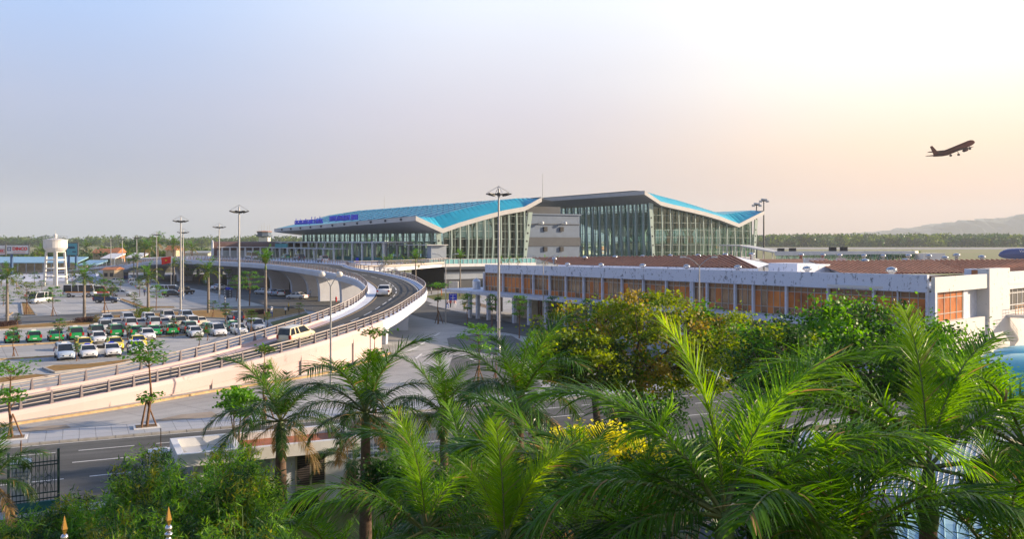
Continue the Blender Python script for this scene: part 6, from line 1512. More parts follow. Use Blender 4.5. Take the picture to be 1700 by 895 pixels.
    if taxi:
        b = MB(); b.hexa([(-.35, -.32, zr), (-.1, -.32, zr), (-.1, .32, zr), (-.35, .32, zr)], [(-.28, -.26, zr + .14), (-.17, -.26, zr + .14), (-.17, .26, zr + .14), (-.28, .26, zr + .14)]); b.build('roof_sign', 'white' if paint != 'white' else 'blue', t, recalc=True)
        b = MB(); 
        for sx in (-1, 1): b.box(-L * .2, L * .16, sx * (hw * 1.0) - .008, sx * hw * 1.0 + .008, .62, .74)
        b.build('door_stripe', 'white' if paint != 'white' else 'blue', t)
    if kind == 'bus':
        b = MB()
        for sx in (-1, 1): b.box(-2.8, 2.4, sx * (hw + .012) - .006, sx * (hw + .012) + .006, 1.0, 1.22)
        b.build('side_stripe', 'amber', t)
    PROTO[key] = t
    return t
USED = set()
def car(kind, paint, px, py, face, label, taxi=False, z=0, pos=None, turn=0, group=None, cat=None, roofp=None, name=None):
    """face: f = front to camera, r = rear to camera, or a heading in degrees from +X"""
    pr = car_proto(kind, paint, taxi, roofp); L = KIND[kind][0]
    p = G(px, py, z) if pos is None else V(*pos)
    if face in ('f', 'r'):
        u = E2d if face == 'r' else -E2d; a = math.atan2(u.y, u.x) + math.radians(turn)
        if pos is None: p = p + E2d * (L / 2 * .98)
    else: a = math.radians(face)
    first = pr not in USED
    cat = cat or ('taxi' if taxi else {'van': 'van', 'minibus': 'minibus', 'bus': 'bus'}.get(kind, 'car'))
    if first:
        USED.add(pr); o = pr; o.location = p; o.rotation_euler = (0, 0, a)
    else: o = dup(pr, p, a)
    if face in ('f', 'r'): o.scale = (.88,) * 3
    if name: o.name = name
    o['label'] = label; o['category'] = cat
    if group: o['group'] = group
    return o
TG = 'taxis parked in the taxi lot'; PG = 'cars parked in the car park'
car('mpv', 'bluesilver', 111, 600, 'f', 'silver-blue people carrier taxi facing the camera, leftmost of the front row', True, group=TG)
w1 = car('sedan', 'white', 150, 597, 'f', 'white sedan taxi with its driver door open, second in the front row', True, group=TG)
car('sedan', 'white', 190, 594, 'f', 'white sedan taxi facing the camera, third in the front row', True, group=TG)
car('hatch', 'white', 232, 590, 'f', 'white taxi with an open door behind the leafy young tree, fourth in the front row', True, group=TG)
car('hatch', 'yellow', 143, 584, 'f', 'yellow taxi just behind the white sedan with the open door', True, group=TG)
car('hatch', 'yellow', 195, 583, 'f', 'yellow taxi directly behind the third front row taxi', True, group=TG)
car('sedan', 'yellow', 234, 579, 'f', 'yellow taxi mostly hidden behind the leafy young tree', True, group=TG)
car('hatch', 'white', 167, 572, 'f', 'white hatchback facing the camera between the two yellow taxis', group=TG)
car('hatch', 'white', 249, 566, 'f', 'white hatchback facing the camera right of the yellow taxis', group=TG)
for i, (x, y, k, lb) in enumerate(((21, 571, 'hatch', 'green taxi seen from behind, leftmost of the spaced green row, under a small tree'), (58, 570, 'hatch', 'green taxi seen from behind, second of the spaced green row'), (95, 568, 'sedan', 'green taxi seen from behind below a dark little tree, third of the spaced green row'), (128, 566, 'mpv', 'taller green taxi seen from behind, fourth of the spaced green row'),
        (163, 562, 'mpv', 'dark green taxi behind the white hatchback'), (195, 561, 'mpv', 'large green taxi seen from behind, right of the white hatchback'), (228, 560, 'hatch', 'green taxi seen from behind, between the large green one and the second hatchback'), (259, 559, 'sedan', 'green taxi behind the second white hatchback'), (288, 557, 'hatch', 'green taxi seen from behind with a thin tree at its bumper'), (318, 555, 'mpv', 'dark green tall taxi seen from behind left of the white sedan'), (351, 554, 'hatch', 'green taxi seen from behind near the tall lamp mast'), (392, 551, 'sedan', 'green taxi just left of the tall lamp mast base'))):
    car(k, 'green' if i not in (4, 9) else 'darkgreen', x, y, 'r', lb, True, group=TG)
car('hatch', 'white', 329, 562, 'f', 'white hatchback facing the camera by a spindly tree, right of the green row', group=TG)
car('mpv', 'white', 368, 560, 'f', 'white people carrier facing the camera, left of the tall lamp mast', group=TG)
car('hatch', 'white', 403, 557, 'f', 'white hatchback just right of the tall lamp mast', group=TG)
car('mpv', 'silver', 433, 551, 'f', 'silver people carrier close to the ramp rail, rightmost of the lot', group=TG)
car('mpv', 'silver', 177, 552, 'r', 'silver people carrier seen from behind, leftmost of the rear block', group=PG)
car('sedan', 'white', 181, 538, 'f', 'white sedan facing the camera at the back left of the rear block', group=PG)
car('sedan', 'beige', 196, 546, 'r', 'beige sedan tucked beside the silver people carrier', group=PG)
car('mpv', 'silver', 216, 539, 'f', 'tall silver people carrier facing the camera in the back row, left one', group=PG)
car('mpv', 'silver', 219, 548, 'r', 'silver people carrier seen from behind with orange-lit side, middle left', group=PG)
car('sedan', 'beige', 235, 546, 'r', 'beige sedan in the middle of the rear block', group=PG)
car('mpv', 'white', 252, 539, 'f', 'white people carrier facing the camera in the back row, middle', group=PG)
car('mpv', 'silver', 259, 546, 'r', 'silver people carrier seen from behind, centre of the rear block', group=PG)
car('sedan', 'beige', 276, 545, 'r', 'beige sedan right of the centre people carrier', group=PG)
car('suv', 'white', 284, 535, 'f', 'white off-roader facing the camera in the back row', group=PG)
car('suv', 'beige', 301, 545, 'r', 'beige off-roader seen from behind with orange-lit flank', group=PG)
car('suv', 'bluesilver', 315, 535, 'f', 'pale blue off-roader facing the camera at the back, by the second mast', group=PG)
car('mpv', 'white', 322, 544, 'r', 'white people carrier seen from behind, right of the rear block', group=PG)
car('sedan', 'cream', 337, 543, 'r', 'cream sedan at the right end of the rear block', group=PG)
car('suv', 'navy', 397, 536, 'r', 'dark blue off-roader seen from behind near the grass strip', group=PG)
car('bus', 'white', 130, 494, 0, 'white and orange bus parked broadside in the far car park', pos=(*(G(130, 494).xy + V(0, 1.2)), 0))
car('minibus', 'red', 150, 494, 12, 'small red and white minibus half hidden behind the palm, right of the bus', pos=(*(G(157, 493).xy), 0), roofp='white')
car('suv', 'navy', 177, 503, 6, 'dark pickup-like off-roader parked broadside below the bus', group=PG)
car('minibus', 'white', 68, 505, 'f', 'white minibus at the left of the far car park', turn=-40)
car('suv', 'beige', 63, 497, 20, 'grey off-roader beside the white minibus', group=PG)
car('sedan', 'silver', 203, 492, 8, 'silver sedan parked broadside right of the dark off-roader', group=PG)
car('sedan', 'black', 191, 487, 10, 'black sedan behind the silver broadside sedan', group=PG)
car('sedan', 'white', 194, 470, 15, 'white sedan by itself near the blue kiosk', group=PG)
car('suv', 'white', 228, 473, 20, 'white off-roader in the far row behind the car park palm', group=PG)
car('sedan', 'silver', 240, 480, 25, 'silver sedan in the far row left of the pale van', group=PG)
car('sedan', 'bluesilver', 257, 485, 25, 'pale blue sedan in the far row beside the pale van', group=PG)
car('van', 'bluesilver', 284, 488, 8, 'long pale blue van in the far car park', group=PG)
car('sedan', 'black', 288, 493, 8, 'black sedan in front of the pale blue van', group=PG)
car('suv', 'black', 306, 489, 60, 'black off-roader seen from behind at the edge of the far car park', group=PG)
car('sedan', 'white', 246, 470, 200, 'small white car at the far back row', group=PG)
car('sedan', 'white', 364, 481, 60, 'white car with red lights on the dark road, left of the second thin mast', group='cars on the road under the viaduct')
car('sedan', 'silver', 437, 489, 150, 'silver sedan in the shade under the viaduct, left one', group='cars on the road under the viaduct')
car('sedan', 'bluesilver', 452, 491, 120, 'blue-white car in the shade under the viaduct, middle one', group='cars on the road under the viaduct')
car('hatch', 'white', 465, 492, 110, 'white hatchback under the viaduct, right one', group='cars on the road under the viaduct')
car('sedan', 'white', 493, 497, 160, 'white sedan driving out in front of the viaduct piers', group='cars on the road under the viaduct')
# on the elevated road
def on_deck(px, py):
    z = 4.0
    for _ in range(30):
        p = G(px, py, z); i = min(range(n_st), key=lambda j: ((SO[j] + pair[j]).xy / 2 - p.xy).length); z = z * .5 + st(i, .5).z * .5 + .015
    p.z = st(i, .5).z + .04; return p, i
def deck_car(kind, paint, px, py, label, rev=False, roofp=None, f=None, name=None):
    p, i = on_deck(px, py); d = st(min(n_st - 1, i + 2), .5) - st(max(0, i - 2), .5); a = math.degrees(math.atan2(d.y, d.x)) + (180 if rev else 0)
    q = V(p.x, p.y, p.z) + V(d.x, d.y, 0).normalized() * KIND[kind][0] / 2 * .9
    o = car(kind, paint, 0, 0, a, label, pos=q, roofp=roofp, name=name)
    o.rotation_euler = (0, -math.atan2(d.z, d.xy.length) * (1 if not rev else -1), math.radians(a)); o.scale = (.86 if kind == 'mpv' else 1,) * 3; return o
deck_car('mpv', 'yellowcream', 470, 571, 'cream van with a greenish rear driving up the ramp', name='moving_van')
deck_car('sedan', 'white', 636, 492, 'white sedan seen from behind on the loop of the elevated road', name='moving_car')
fg = 'vehicles stopped at the terminal forecourt'
car('minibus', 'white', 0, 0, 122, 'white minibus with red lights on the far elevated road', pos=(*G(418, 432, 6.5).xy, 6.55), group=fg)
car('suv', 'white', 0, 0, 118, 'white and red off-roader seen from behind by the forecourt', pos=(*G(536, 437, 6.5).xy, 6.55), group=fg, roofp='red')
car('suv', 'black', 0, 0, 125, 'black off-roader at the forecourt kerb, beside the green taxi', pos=(*G(496, 432.5, 6.5).xy, 6.55), group=fg)
car('hatch', 'green', 0, 0, 125, 'green taxi at the forecourt kerb', True, pos=(*G(474, 431, 6.5).xy, 6.55), group=fg)
car('sedan', 'navy', 0, 0, 130, 'dark blue car at the forecourt between the minibus and the green taxi', pos=(*G(443, 429, 6.5).xy, 6.55), group=fg)
# open door of the second taxi
b = MB(); b.box(-.03, .03, 0, .95, .35, 1.0, 0); b.box(-.03, .03, .05, .9, 1.0, 1.38, 1)
o = b.build('open_door', [paintmat('white', PAINT['white']), 'carglass']); o.parent = w1; o.location = (.75, .84, 0); o.rotation_euler = (0, 0, math.radians(-15))
# parked motorbikes and riders (small)
# ------------------------------------------------------------------ people
def person(px, py, label, shirt, trousers, face=0, pose='stand', z=0, h=1.66, hat=None, name='person'):
    p = G(px, py, z); t = empty(name, (p.x, p.y, z), math.radians(face), label, 'person')
    me = bpy.data.meshes.new('body'); S_ = h / 1.7
    st_ = .22 if pose == 'walk' else .06; ar = .18 if pose == 'walk' else .05
    vv = [(0, 0, .93), (0, 0, 1.15), (0, 0, 1.38), (0, 0, 1.48), (0, .0, 1.60), (0, 0, 1.68),
          (st_, .10, .88), (st_ * .9, .10, .48), (st_ * .6, .10, .07), (st_ * .6 + .14, .10, .04),
          (-st_ * .3, -.10, .88), (-st_ * .5, -.10, .48), (-st_ * 1.3, -.10, .09), (-st_ * 1.3 + .14, -.10, .05),
          (0, .19, 1.38), (-ar, .24, 1.12), (-ar * .6 + .08, .25, .88), (0, -.19, 1.38), (ar, -.24, 1.12), (ar + .08, -.25, .88)]
    ed = [(0, 1), (1, 2), (2, 3), (3, 4), (4, 5), (0, 6), (6, 7), (7, 8), (8, 9), (0, 10), (10, 11), (11, 12), (12, 13), (2, 14), (14, 15), (15, 16), (2, 17), (17, 18), (18, 19)]
    rd = [.14, .13, .15, .055, .10, .06, .095, .062, .045, .035, .095, .062, .045, .035, .07, .045, .035, .07, .045, .035]
    me.from_pydata([tuple(c * S_ for c in v) for v in vv], ed, []); me.update()
    o = bpy.data.objects.new('body', me); COL.objects.link(o); o.parent = t
    m = o.modifiers.new('skin', 'SKIN'); m.use_smooth_shade = True
    for i, q in enumerate(me.skin_vertices[0].data): q.radius = (rd[i] * S_, rd[i] * S_ * (.75 if i < 3 else 1)); 
    me.skin_vertices[0].data[0].use_root = True
    s2 = o.modifiers.new('sub', 'SUBSURF'); s2.levels = 1; s2.render_levels = 1
    mm_ = bpy.data.materials.new('clothes'); mm_.use_nodes = True; n_, l_ = nt(mm_)
    tc_ = n_.new('ShaderNodeTexCoord'); sp_ = n_.new('ShaderNodeSeparateXYZ'); l_.new(tc_.outputs['Object'], sp_.inputs[0])
    rp = n_.new('ShaderNodeValToRGB'); rp.color_ramp.interpolation = 'CONSTANT'; e = rp.color_ramp.elements
    e[0].position = 0; e[0].color = (*trousers, 1); e[1].position = .93 * S_ / 2; e[1].color = (*shirt, 1)
    q = e.new(1.46 * S_ / 2); q.color = (.42, .24, .16, 1); q = e.new(1.63 * S_ / 2); q.color = (.02, .015, .012, 1)
    dv = n_.new('ShaderNodeMath'); dv.operation = 'MULTIPLY'; dv.inputs[1].default_value = .5; l_.new(sp_.outputs['Z'], dv.inputs[0]); l_.new(dv.outputs[0], rp.inputs[0]); l_.new(rp.outputs[0], n_['Principled BSDF'].inputs['Base Color'])
    me.materials.append(mm_)
    if hat:
        b = MB(); b.lathe((0, 0, 1.62 * S_), [(.24, 0), (.02, .17)], 12); b.build('hat', hat, t)
    return t
WH, BL, DK, RD_, YL = (.75, .75, .75), (.05, .12, .45), (.03, .03, .035), (.5, .04, .03), (.7, .5, .05)
person(240, 492, 'person in dark blue standing beside the parked vans', (.02, .05, .2), DK, 90)
person(376, 533, 'person in a white shirt walking on the dry grass strip', WH, DK, 200, 'walk')
person(439, 535, 'person in dark red by the thin palm near the ramp', (.25, .03, .03), DK, 20)
person(451, 528, 'person with a white shirt and pale conical hat on the grass strip', WH, BL, 150, hat='white')
person(474, 524, 'person in white sitting-height beside the strip, right of the hatted one', WH, DK, 60, h=1.5)
person(479, 518, 'person in yellow and green standing on the strip by the airport road', YL, DK, 10)
person(482, 492, 'person in blue standing at the second viaduct pier', (.05, .12, .4), DK, 30)
person(515, 494, 'person in a pale blue shirt walking out of the viaduct shade', (.4, .5, .7), DK, 250, 'walk')
person(530, 493, 'person in dark clothes beside the third viaduct pier', DK, DK, 120)
person(540, 496, 'person in a cream shirt beside the third viaduct pier, right one', (.7, .6, .45), (.2, .15, .1), 200)
person(571, 498, 'person in a white shirt walking right of the last viaduct pier', WH, DK, 0, 'walk')
person(591, 487, 'person in a white shirt in the shade right of the piers', WH, DK, 180)
person(743, 513, 'person in blue jeans on the footway, left one of a pair', (.2, .15, .2), BL, 120, 'walk')
person(748, 512, 'person in a dark red top on the footway, right one of a pair', RD_, DK, 60)
person(755, 512, 'person in white shorts on the footway by the blue sign', (.6, .3, .3), WH, 20, 'walk')
person(771, 518, 'person in a yellow shirt walking on the footway', YL, (.1, .08, .06), 270, 'walk')
person(797, 517, 'person in dark clothes between the old terminal columns', DK, DK, 200)
person(716, 489, 'person in white near the small lawn', WH, DK, 10)
person(733, 491, 'person in orange on the small lawn below the terminal', (.7, .2, .04), (.6, .2, .04), 10)
person(748, 487, 'person in pale clothes behind the blue sign', (.6, .6, .65), (.4, .4, .45), 10)
# ------------------------------------------------------------------ lamps
def mast(px, yt, yb, label, scale=1.0, Hm=None):
    g = G(px, yb); hgt = H - (yt - YH) / F * g.y
    t = empty('lamp_mast', (g.x, g.y, 0), 0, label, 'high mast lamp', 'tall lamp masts')
    R_ = 1.25 * scale
    b = MB(); b.tube([(0, 0, -.02), (0, 0, hgt * .5), (0, 0, hgt - .25)], [.17, .13, .09], 10); b.lathe((0, 0, 0), [(.34, 0), (.34, .06), (.2, .1), (.2, .9), (.17, .95)], 10); b.build('pole', 'steel', t)
    b = MB(); z0 = hgt - .85
    b.lathe((0, 0, z0), [(.16, -.1), (.5, -.06), (.5, .04), (.16, .06)], 12)
    b.tube([(math.cos(a) * R_ * .8, math.sin(a) * R_ * .8, z0) for a in [k * math.pi / 8 for k in range(17)]], .045, 5, cap=False); b.build('ring', 'lampdark', t)
    b = MB()
    for k in range(4):
        a = k * math.pi / 2 + .3; b.tube([(0, 0, hgt), (math.cos(a) * R_ * .98, math.sin(a) * R_ * .98, z0 + .1)], .028, 4)
    b.build('stay', 'steel', t)
    for k in range(8):
        a = k * math.pi / 4; u = V(math.cos(a), math.sin(a), 0); v_ = V(-u.y, u.x, 0); b = MB(); c = V(0, 0, z0)
        b.hexa([c + u * .5 * R_ - v_ * .13 + V(0, 0, -.2), c + u * 1.0 * R_ - v_ * .17 + V(0, 0, .0), c + u * 1.0 * R_ + v_ * .17 + V(0, 0, .0), c + u * .5 * R_ + v_ * .13 + V(0, 0, -.2)],
               [c + u * .5 * R_ - v_ * .13 + V(0, 0, .02), c + u * 1.02 * R_ - v_ * .15 + V(0, 0, .1), c + u * 1.02 * R_ + v_ * .15 + V(0, 0, .1), c + u * .5 * R_ + v_ * .13 + V(0, 0, .02)])
        b.build('floodlight', 'lampdark', t, recalc=True)
    return t
mast(828, 309, 590, 'nearest and tallest lamp mast, in front of the terminal roofs', 1.05)
mast(397, 340, 557, 'tall lamp mast rising behind the white people carrier, left of the terminal', .95)
mast(300, 358, 528, 'lamp mast behind the rear block of cars', .95)
mast(304, 379, 497, 'thin lamp mast just right of the one behind the rear cars', .95)
mast(364, 370, 502, 'lamp mast on the traffic island left of the viaduct', 1.0)
mast(260, 384, 478, 'lamp mast among the coconut palms', 1.0)
mast(227, 390, 468, 'lamp mast where the far viaduct comes down', 1.0)
mast(203, 393, 462, 'lamp mast, second from the left of the far row', 1.0)
mast(184, 395, 457, 'leftmost lamp mast of the far row', 1.0)
def street_lamp(px, yt, Y, label, arm, style, headz=.35):
    p = P(px, yt, Y); t = empty('street_lamp', (p.x, p.y, 0), 0, label, 'street lamp', 'double armed street lamps'); h = p.z
    b = MB(); b.tube([(0, 0, -.02), (0, 0, h * .5), (0, 0, h - .9)], [.10, .075, .055], 8); b.build('pole', 'steel', t)
    for sx in (-1, 1):
        b = MB(); pts = [(0, 0, h - 1.0)]
        for k in range(1, 7):
            f = k / 6; pts.append((sx * arm * f, 0, h - 1.0 + (1.0 - 0) * math.sin(f * math.pi / 2) * .9))
        b.tube(pts, .038, 6); ar = b.build('arm', 'steel', t)
        b = MB()
        if style == 'globe': b.ball((sx * arm, 0, h - .02), .27, 12, 8, 0, .85)
        else:
            c = V(sx * (arm + .2), 0, h - .06); b.lathe((0, 0, 0), [(.01, 0)], 3) if False else None
            vs = []; 
            b.hexa([c + V(-.38, -.12, -.06), c + V(.30, -.09, -.05), c + V(.30, .09, -.05), c + V(-.38, .12, -.06)], [c + V(-.3, -.08, .09), c + V(.2, -.06, .08), c + V(.2, .06, .08), c + V(-.3, .08, .09)])
        b.build('lamp_head', 'warmwhite', ar)
    return t
street_lamp(549, 455, 70, 'double street lamp with round heads standing before the ramp wall', .68, 'globe')
street_lamp(740, 421, 129, 'double street lamp left of the nearest lamp mast', 1.4, 'cobra')
street_lamp(902, 424, 122, 'double street lamp before the left part of the old terminal', 1.5, 'cobra')
street_lamp(1161, 426, 92, 'double street lamp before the middle of the old terminal', 1.4, 'cobra')
for px, yt, lb in ((1256, 340, 'left one of two apron floodlight masts beyond the terminal'), (1268, 333, 'right one of two apron floodlight masts beyond the terminal')):
    p = P(px, yt, 330); t = empty('apron_mast', (p.x, p.y, 0), 0, lb, 'floodlight mast', 'apron floodlight masts')
    b = MB(); b.tube([(0, 0, 0), (0, 0, p.z)], [.38, .2], 8); b.build('pole', 'lampdark', t)
    b = MB(); b.box(-1.3, 1.3, -.12, .12, p.z - .25, p.z); b.box(-.12, .12, -1.2, 1.2, p.z - .25, p.z); b.build('crossarm', 'lampdark', t)
    for dx, dz in ((-1.2, -.2), (1.2, -.2), (-.5, .5), (.6, .4)):
        b = MB(); b.hexa([(dx - .5, -.6, p.z + dz - .35), (dx + .5, -.6, p.z + dz - .35), (dx + .5, .1, p.z + dz - .5), (dx - .5, .1, p.z + dz - .5)], [(dx - .5, -.5, p.z + dz + .15), (dx + .5, -.5, p.z + dz + .15), (dx + .5, .1, p.z + dz + .3), (dx - .5, .1, p.z + dz + .3)]); b.build('floodlight', 'steel', t, recalc=True)
# ------------------------------------------------------------------ water tower
wt = G(98, 474); t = empty('water_tower', (P(92, 400, wt.y).x, wt.y, 0), 0, 'white concrete water tower on open legs in the car park', 'water tower'); q_ = wt.y / F
zt = H - (398 - YH) * q_; zb_ = H - (416.5 - YH) * q_; R_ = 18.3 * q_
b = MB(); b.lathe((0, 0, 0), [(R_ * .55, zb_ - .25 * q_ * 4), (R_ * .8, zb_), (R_, zb_ + .75 * (zt - zb_) * .35), (R_, zt - .15), (R_ * 1.05, zt - .15), (R_ * 1.05, zt), (R_ * .95, zt), (1.4, zt + .35), (.01, zt + .5)], 28, smooth=False); b.build('tank', 'warmwhite', t)
b = MB()
for k in range(20):
    a = k * math.pi / 10; b.tube([(math.cos(a) * R_, math.sin(a) * R_, zt), (math.cos(a) * R_, math.sin(a) * R_, zt + 1.0)], .045, 4)
for h in (.55, 1.0): b.tube([(math.cos(a) * R_, math.sin(a) * R_, zt + h) for a in [k * math.pi / 12 for k in range(25)]], .04, 4, cap=False)
b.build('top_railing', 'greywall_l', t)
b = MB(); b.lathe((0, 0, 0), [(.5, zt + .3), (.5, zt + 1.3), (.1, zt + 1.6)], 8); b.tube([(0, 0, zt + 1.5), (0, 0, zt + 2.6)], .04, 4); b.build('hatch_house', 'warmwhite', t)
lr = R_ * .86
for k in range(4):
    a = k * math.pi / 2 + .55; b = MB(); x, y = math.cos(a) * lr, math.sin(a) * lr
    b.hexa([(x * 1.06 - .27, y * 1.06 - .27, 0), (x * 1.06 + .27, y * 1.06 - .27, 0), (x * 1.06 + .27, y * 1.06 + .27, 0), (x * 1.06 - .27, y * 1.06 + .27, 0)], [(x * .85 - .24, y * .85 - .24, zb_ - .2), (x * .85 + .24, y * .85 - .24, zb_ - .2), (x * .85 + .24, y * .85 + .24, zb_ - .2), (x * .85 - .24, y * .85 + .24, zb_ - .2)]); b.build('leg', 'warmwhite', t)
for j in range(4):
    z = (zb_ - .4) * (.27 + .25 * j); f_ = 1.06 - .21 * z / zb_; b = MB()
    for k in range(4):
        a0, a1 = k * math.pi / 2 + .55, (k + 1) * math.pi / 2 + .55
        b.wall((math.cos(a0) * lr * f_, math.sin(a0) * lr * f_), (math.cos(a1) * lr * f_, math.sin(a1) * lr * f_), z - .18, z + .18, .3)
    b.build('tie_beam', 'warmwhite', t)
# ------------------------------------------------------------------ billboards, sheds and fences at the left
def board(x0, x1, y0, y1, Y, label, mt, legs=1, name='billboard', yg=None):
    a, c = P(x0, y1, Y), P(x1, y0, Y); w_ = c.x - a.x; h_ = c.z - a.z; t = empty(name, ((a.x + c.x) / 2, Y, 0), 0, label, 'billboard')
    b = MB(); b.box(-w_ / 2, w_ / 2, 0, .5, a.z, c.z); pn = b.build('panel', mt, t)
    b = MB(); e = .18
    b.box(-w_ / 2 - e, w_ / 2 + e, -.06, .56, a.z - e, a.z); b.box(-w_ / 2 - e, w_ / 2 + e, -.06, .56, c.z, c.z + e); b.box(-w_ / 2 - e, -w_ / 2, -.06, .56, a.z, c.z); b.box(w_ / 2, w_ / 2 + e, -.06, .56, a.z, c.z); b.build('frame', 'greywall_d', t)
    b = MB()
    for k in range(legs): x = 0 if legs == 1 else -w_ * .35 + k * w_ * .7 / (legs - 1); b.lathe((x - (w_ * .28 if legs == 1 else 0), .3, 0), [(.42, 0), (.42, a.z)], 10)
    b.build('post', mat('post_blue', (.05, .12, .25), .5, var=0), t)
    return t, pn, a.z, w_, h_, Y
t, pn, z0, w_, h_, Y = board(10.5, 47.5, 407, 421.5, 270, 'large white billboard with red lettering behind the car park', 'white')
text('lettering', 'DINCO', 1.35, 'red', t, Matrix.Translation((.75, -.05, z0 + h_ * .56)) @ Matrix.Rotation(math.pi / 2, 4, 'X'), .04, sx=1.0, bold=.05)
b = MB(); cx = -w_ * .5 + .85; cz = z0 + h_ * .56
b.box(cx - .55, cx + .55, -.04, -.01, cz - .55, cz + .55, 0); b.box(cx - .15, cx + .15, -.06, -.045, cz - .45, cz + .45, 1); b.box(cx - .45, cx - .155, -.06, -.045, cz - .15, cz + .15, 1); b.box(cx + .155, cx + .45, -.06, -.045, cz - .15, cz + .15, 1); b.build('emblem', [mat('emblem_navy', (.02, .04, .18), .5, var=0), 'white'], t)
b = MB(); 
for k in range(12): b.box(-1.2 + k * .3, -1.0 + k * .3, -.03, -.01, z0 + .35, z0 + .5)
b.build('small_print', 'red', t)
t, pn, z0, w_, h_, Y = board(-18, 8.5, 407, 423, 262, 'white billboard cut by the left edge of the picture', 'white')
b = MB(); b.box(-1.6, w_ / 2 - .1, -.05, -.01, z0 + .35, z0 + h_ * .62, 0)
for k in range(5): b.box(-.9 + k * .55, -.5 + k * .55, -.07, -.052, z0 + .9, z0 + 1.35, 1)
b.build('red_band', [mat('pinkish', (.62, .40, .40), .5, var=0), 'red'], t)
t, pn, z0, w_, h_, Y = board(110.5, 128.5, 404, 423.5, 300, 'turquoise billboard with dark lettering right of the water tower', mat('board_teal', (.10, .42, .50), .5, var=.05), 2)
b = MB()
for k in range(7): b.box(-w_ * .38 + k * .34, -w_ * .38 + .26 + k * .34, -.04, -.01, z0 + h_ * .55, z0 + h_ * .55 + (.75 if k % 2 else .6))
for k in range(5): b.box(.1 + k * .26, .3 + k * .26, -.04, -.01, z0 + h_ * .22, z0 + h_ * .33)
b.build('lettering', mat('board_ink', (.01, .03, .10), .5, var=0), t)
def longshed(x0, x1, yr, ye, yb, Y, label, roofm, wallm, posts=8, back=9, name='market_shed'):
    a, c = P(x0, ye, Y), P(x1, ye, Y); zr = H - (yr - YH) * Y / F; t = empty(name, ((a.x + c.x) / 2, Y, 0), 0, label, 'shed'); hw = (c.x - a.x) / 2; k_ = a.z
    b = MB(); b.hexa([(-hw, 0, k_), (hw, 0, k_), (hw, back, zr + .4), (-hw, back, zr + .4)], [(-hw, 0, k_ + .25), (hw, 0, k_ + .25), (hw, back, zr + .9), (-hw, back, zr + .9)]); b.build('roof', roofm, t, recalc=True)
    b = MB(); b.box(-hw + .3, hw - .3, back - .4, back - .1, 0, k_); b.build('back_wall', wallm, t)
    b = MB()
    for j in range(posts): x = -hw + .5 + (2 * hw - 1) * j / (posts - 1); b.box(x - .12, x + .12, .5, .74, 0, k_ + .1)
    b.build('posts', 'greywall_l', t)
    return t
longshed(-30, 128, 431, 437, 447, 335, 'long market shed with a pale roof behind the blue-grey hoarding', 'shinyroof', 'housewall', 12)
longshed(166, 191, 425, 430, 440, 330, 'small white-roofed house among the trees right of the billboard', 'white', 'cream', 4)
longshed(207, 233, 424, 429, 440, 345, 'white-roofed building between the far lamp masts', 'white', 'interior_l', 4)
longshed(128, 160, 437, 441, 447, 310, 'low shed with a pale roof left of the far lamp masts', 'shinyroof', 'interior_l', 4)
def house(x0, x1, yt, yb, Y, label, wallm, roofm, d=7, pitch=.5):
    a, c = P(x0, yb, Y), P(x1, yt, Y); hw = (c.x - a.x) / 2; t = empty('house', ((a.x + c.x) / 2, Y, 0), 0, label, 'house'); zt = c.z
    b = MB(); b.box(-hw, hw, 0, d, -.1, zt); b.build('wall', wallm, t)
    b = MB(); e = .5; zr = zt + d * pitch * .5
    b.add([(-hw - e, -e, zt), (hw + e, -e, zt), (hw + e, d + e, zt), (-hw - e, d + e, zt), (-hw - e, d / 2, zr), (hw + e, d / 2, zr)], [(0, 1, 5, 4), (2, 3, 4, 5), (0, 4, 3), (1, 2, 5), (3, 2, 1, 0)]); b.build('roof', roofm, t)
    for k in range(2):
        b = MB(); x = -hw * .5 + k * hw; b.box(x - .5, x + .5, -.04, .02, zt * .45, zt * .45 + 1.1); b.build('window', 'dark', t)
    return t
house(186, 195, 419, 440, 350, 'tall yellow-orange house lit by the low sun among the trees', 'orangeroof', 'orangeroof')
house(154, 184, 420, 440, 370, 'long house with a dull orange roof among the trees', 'housewall', 'orangeroof')
house(171, 190, 448, 455, 262, 'low yellow house lit by the sun beside the hoarding', 'housewall', 'orangeroof', 6, .25)
house(275, 292, 415, 430, 360, 'pale pink house under the coconut palms', 'housewall', 'orangeroof')
house(300, 345, 420, 433, 345, 'long cream building left of the turquoise arch', 'cream', 'interior_l', 8, .2)
p, q = P(-40, 445, 262), P(168, 445, 278)
b = MB(); b.wall((p.x, p.y), (q.x, q.y), 0, 2.1, .2); r = random.Random(4)
for k in range(26):
    m_ = p.lerp(q, (k + r.random()) / 26); b.box(m_.x - .25, m_.x + .25, m_.y - .32, m_.y - .25, .9, 1.5, 1) if r.random() < .6 else None
tag(b.build('hoarding', ['paleblue', 'greywall_d'], recalc=True), 'long pale blue hoarding behind the water tower', 'fence')
t = empty('tent', P(148, 455, 270).xy.to_3d(), 0, 'pale blue peaked tarpaulin tent at the end of the hoarding', 'tent'); t.location.z = 0
b = MB(); b.add([(-3.4, -2, 0), (3.4, -2, 0), (3.4, 3, 0), (-3.4, 3, 0), (-1.6, .5, 3), (1.6, .5, 3)], [(0, 1, 5, 4), (2, 3, 4, 5), (0, 4, 3), (1, 2, 5)]); b.build('canopy', 'paleblue', t)
b = MB(); b.box(-.6, .6, -2.05, -1.9, 0, 1.7); b.build('flap', 'shinyroof', t)
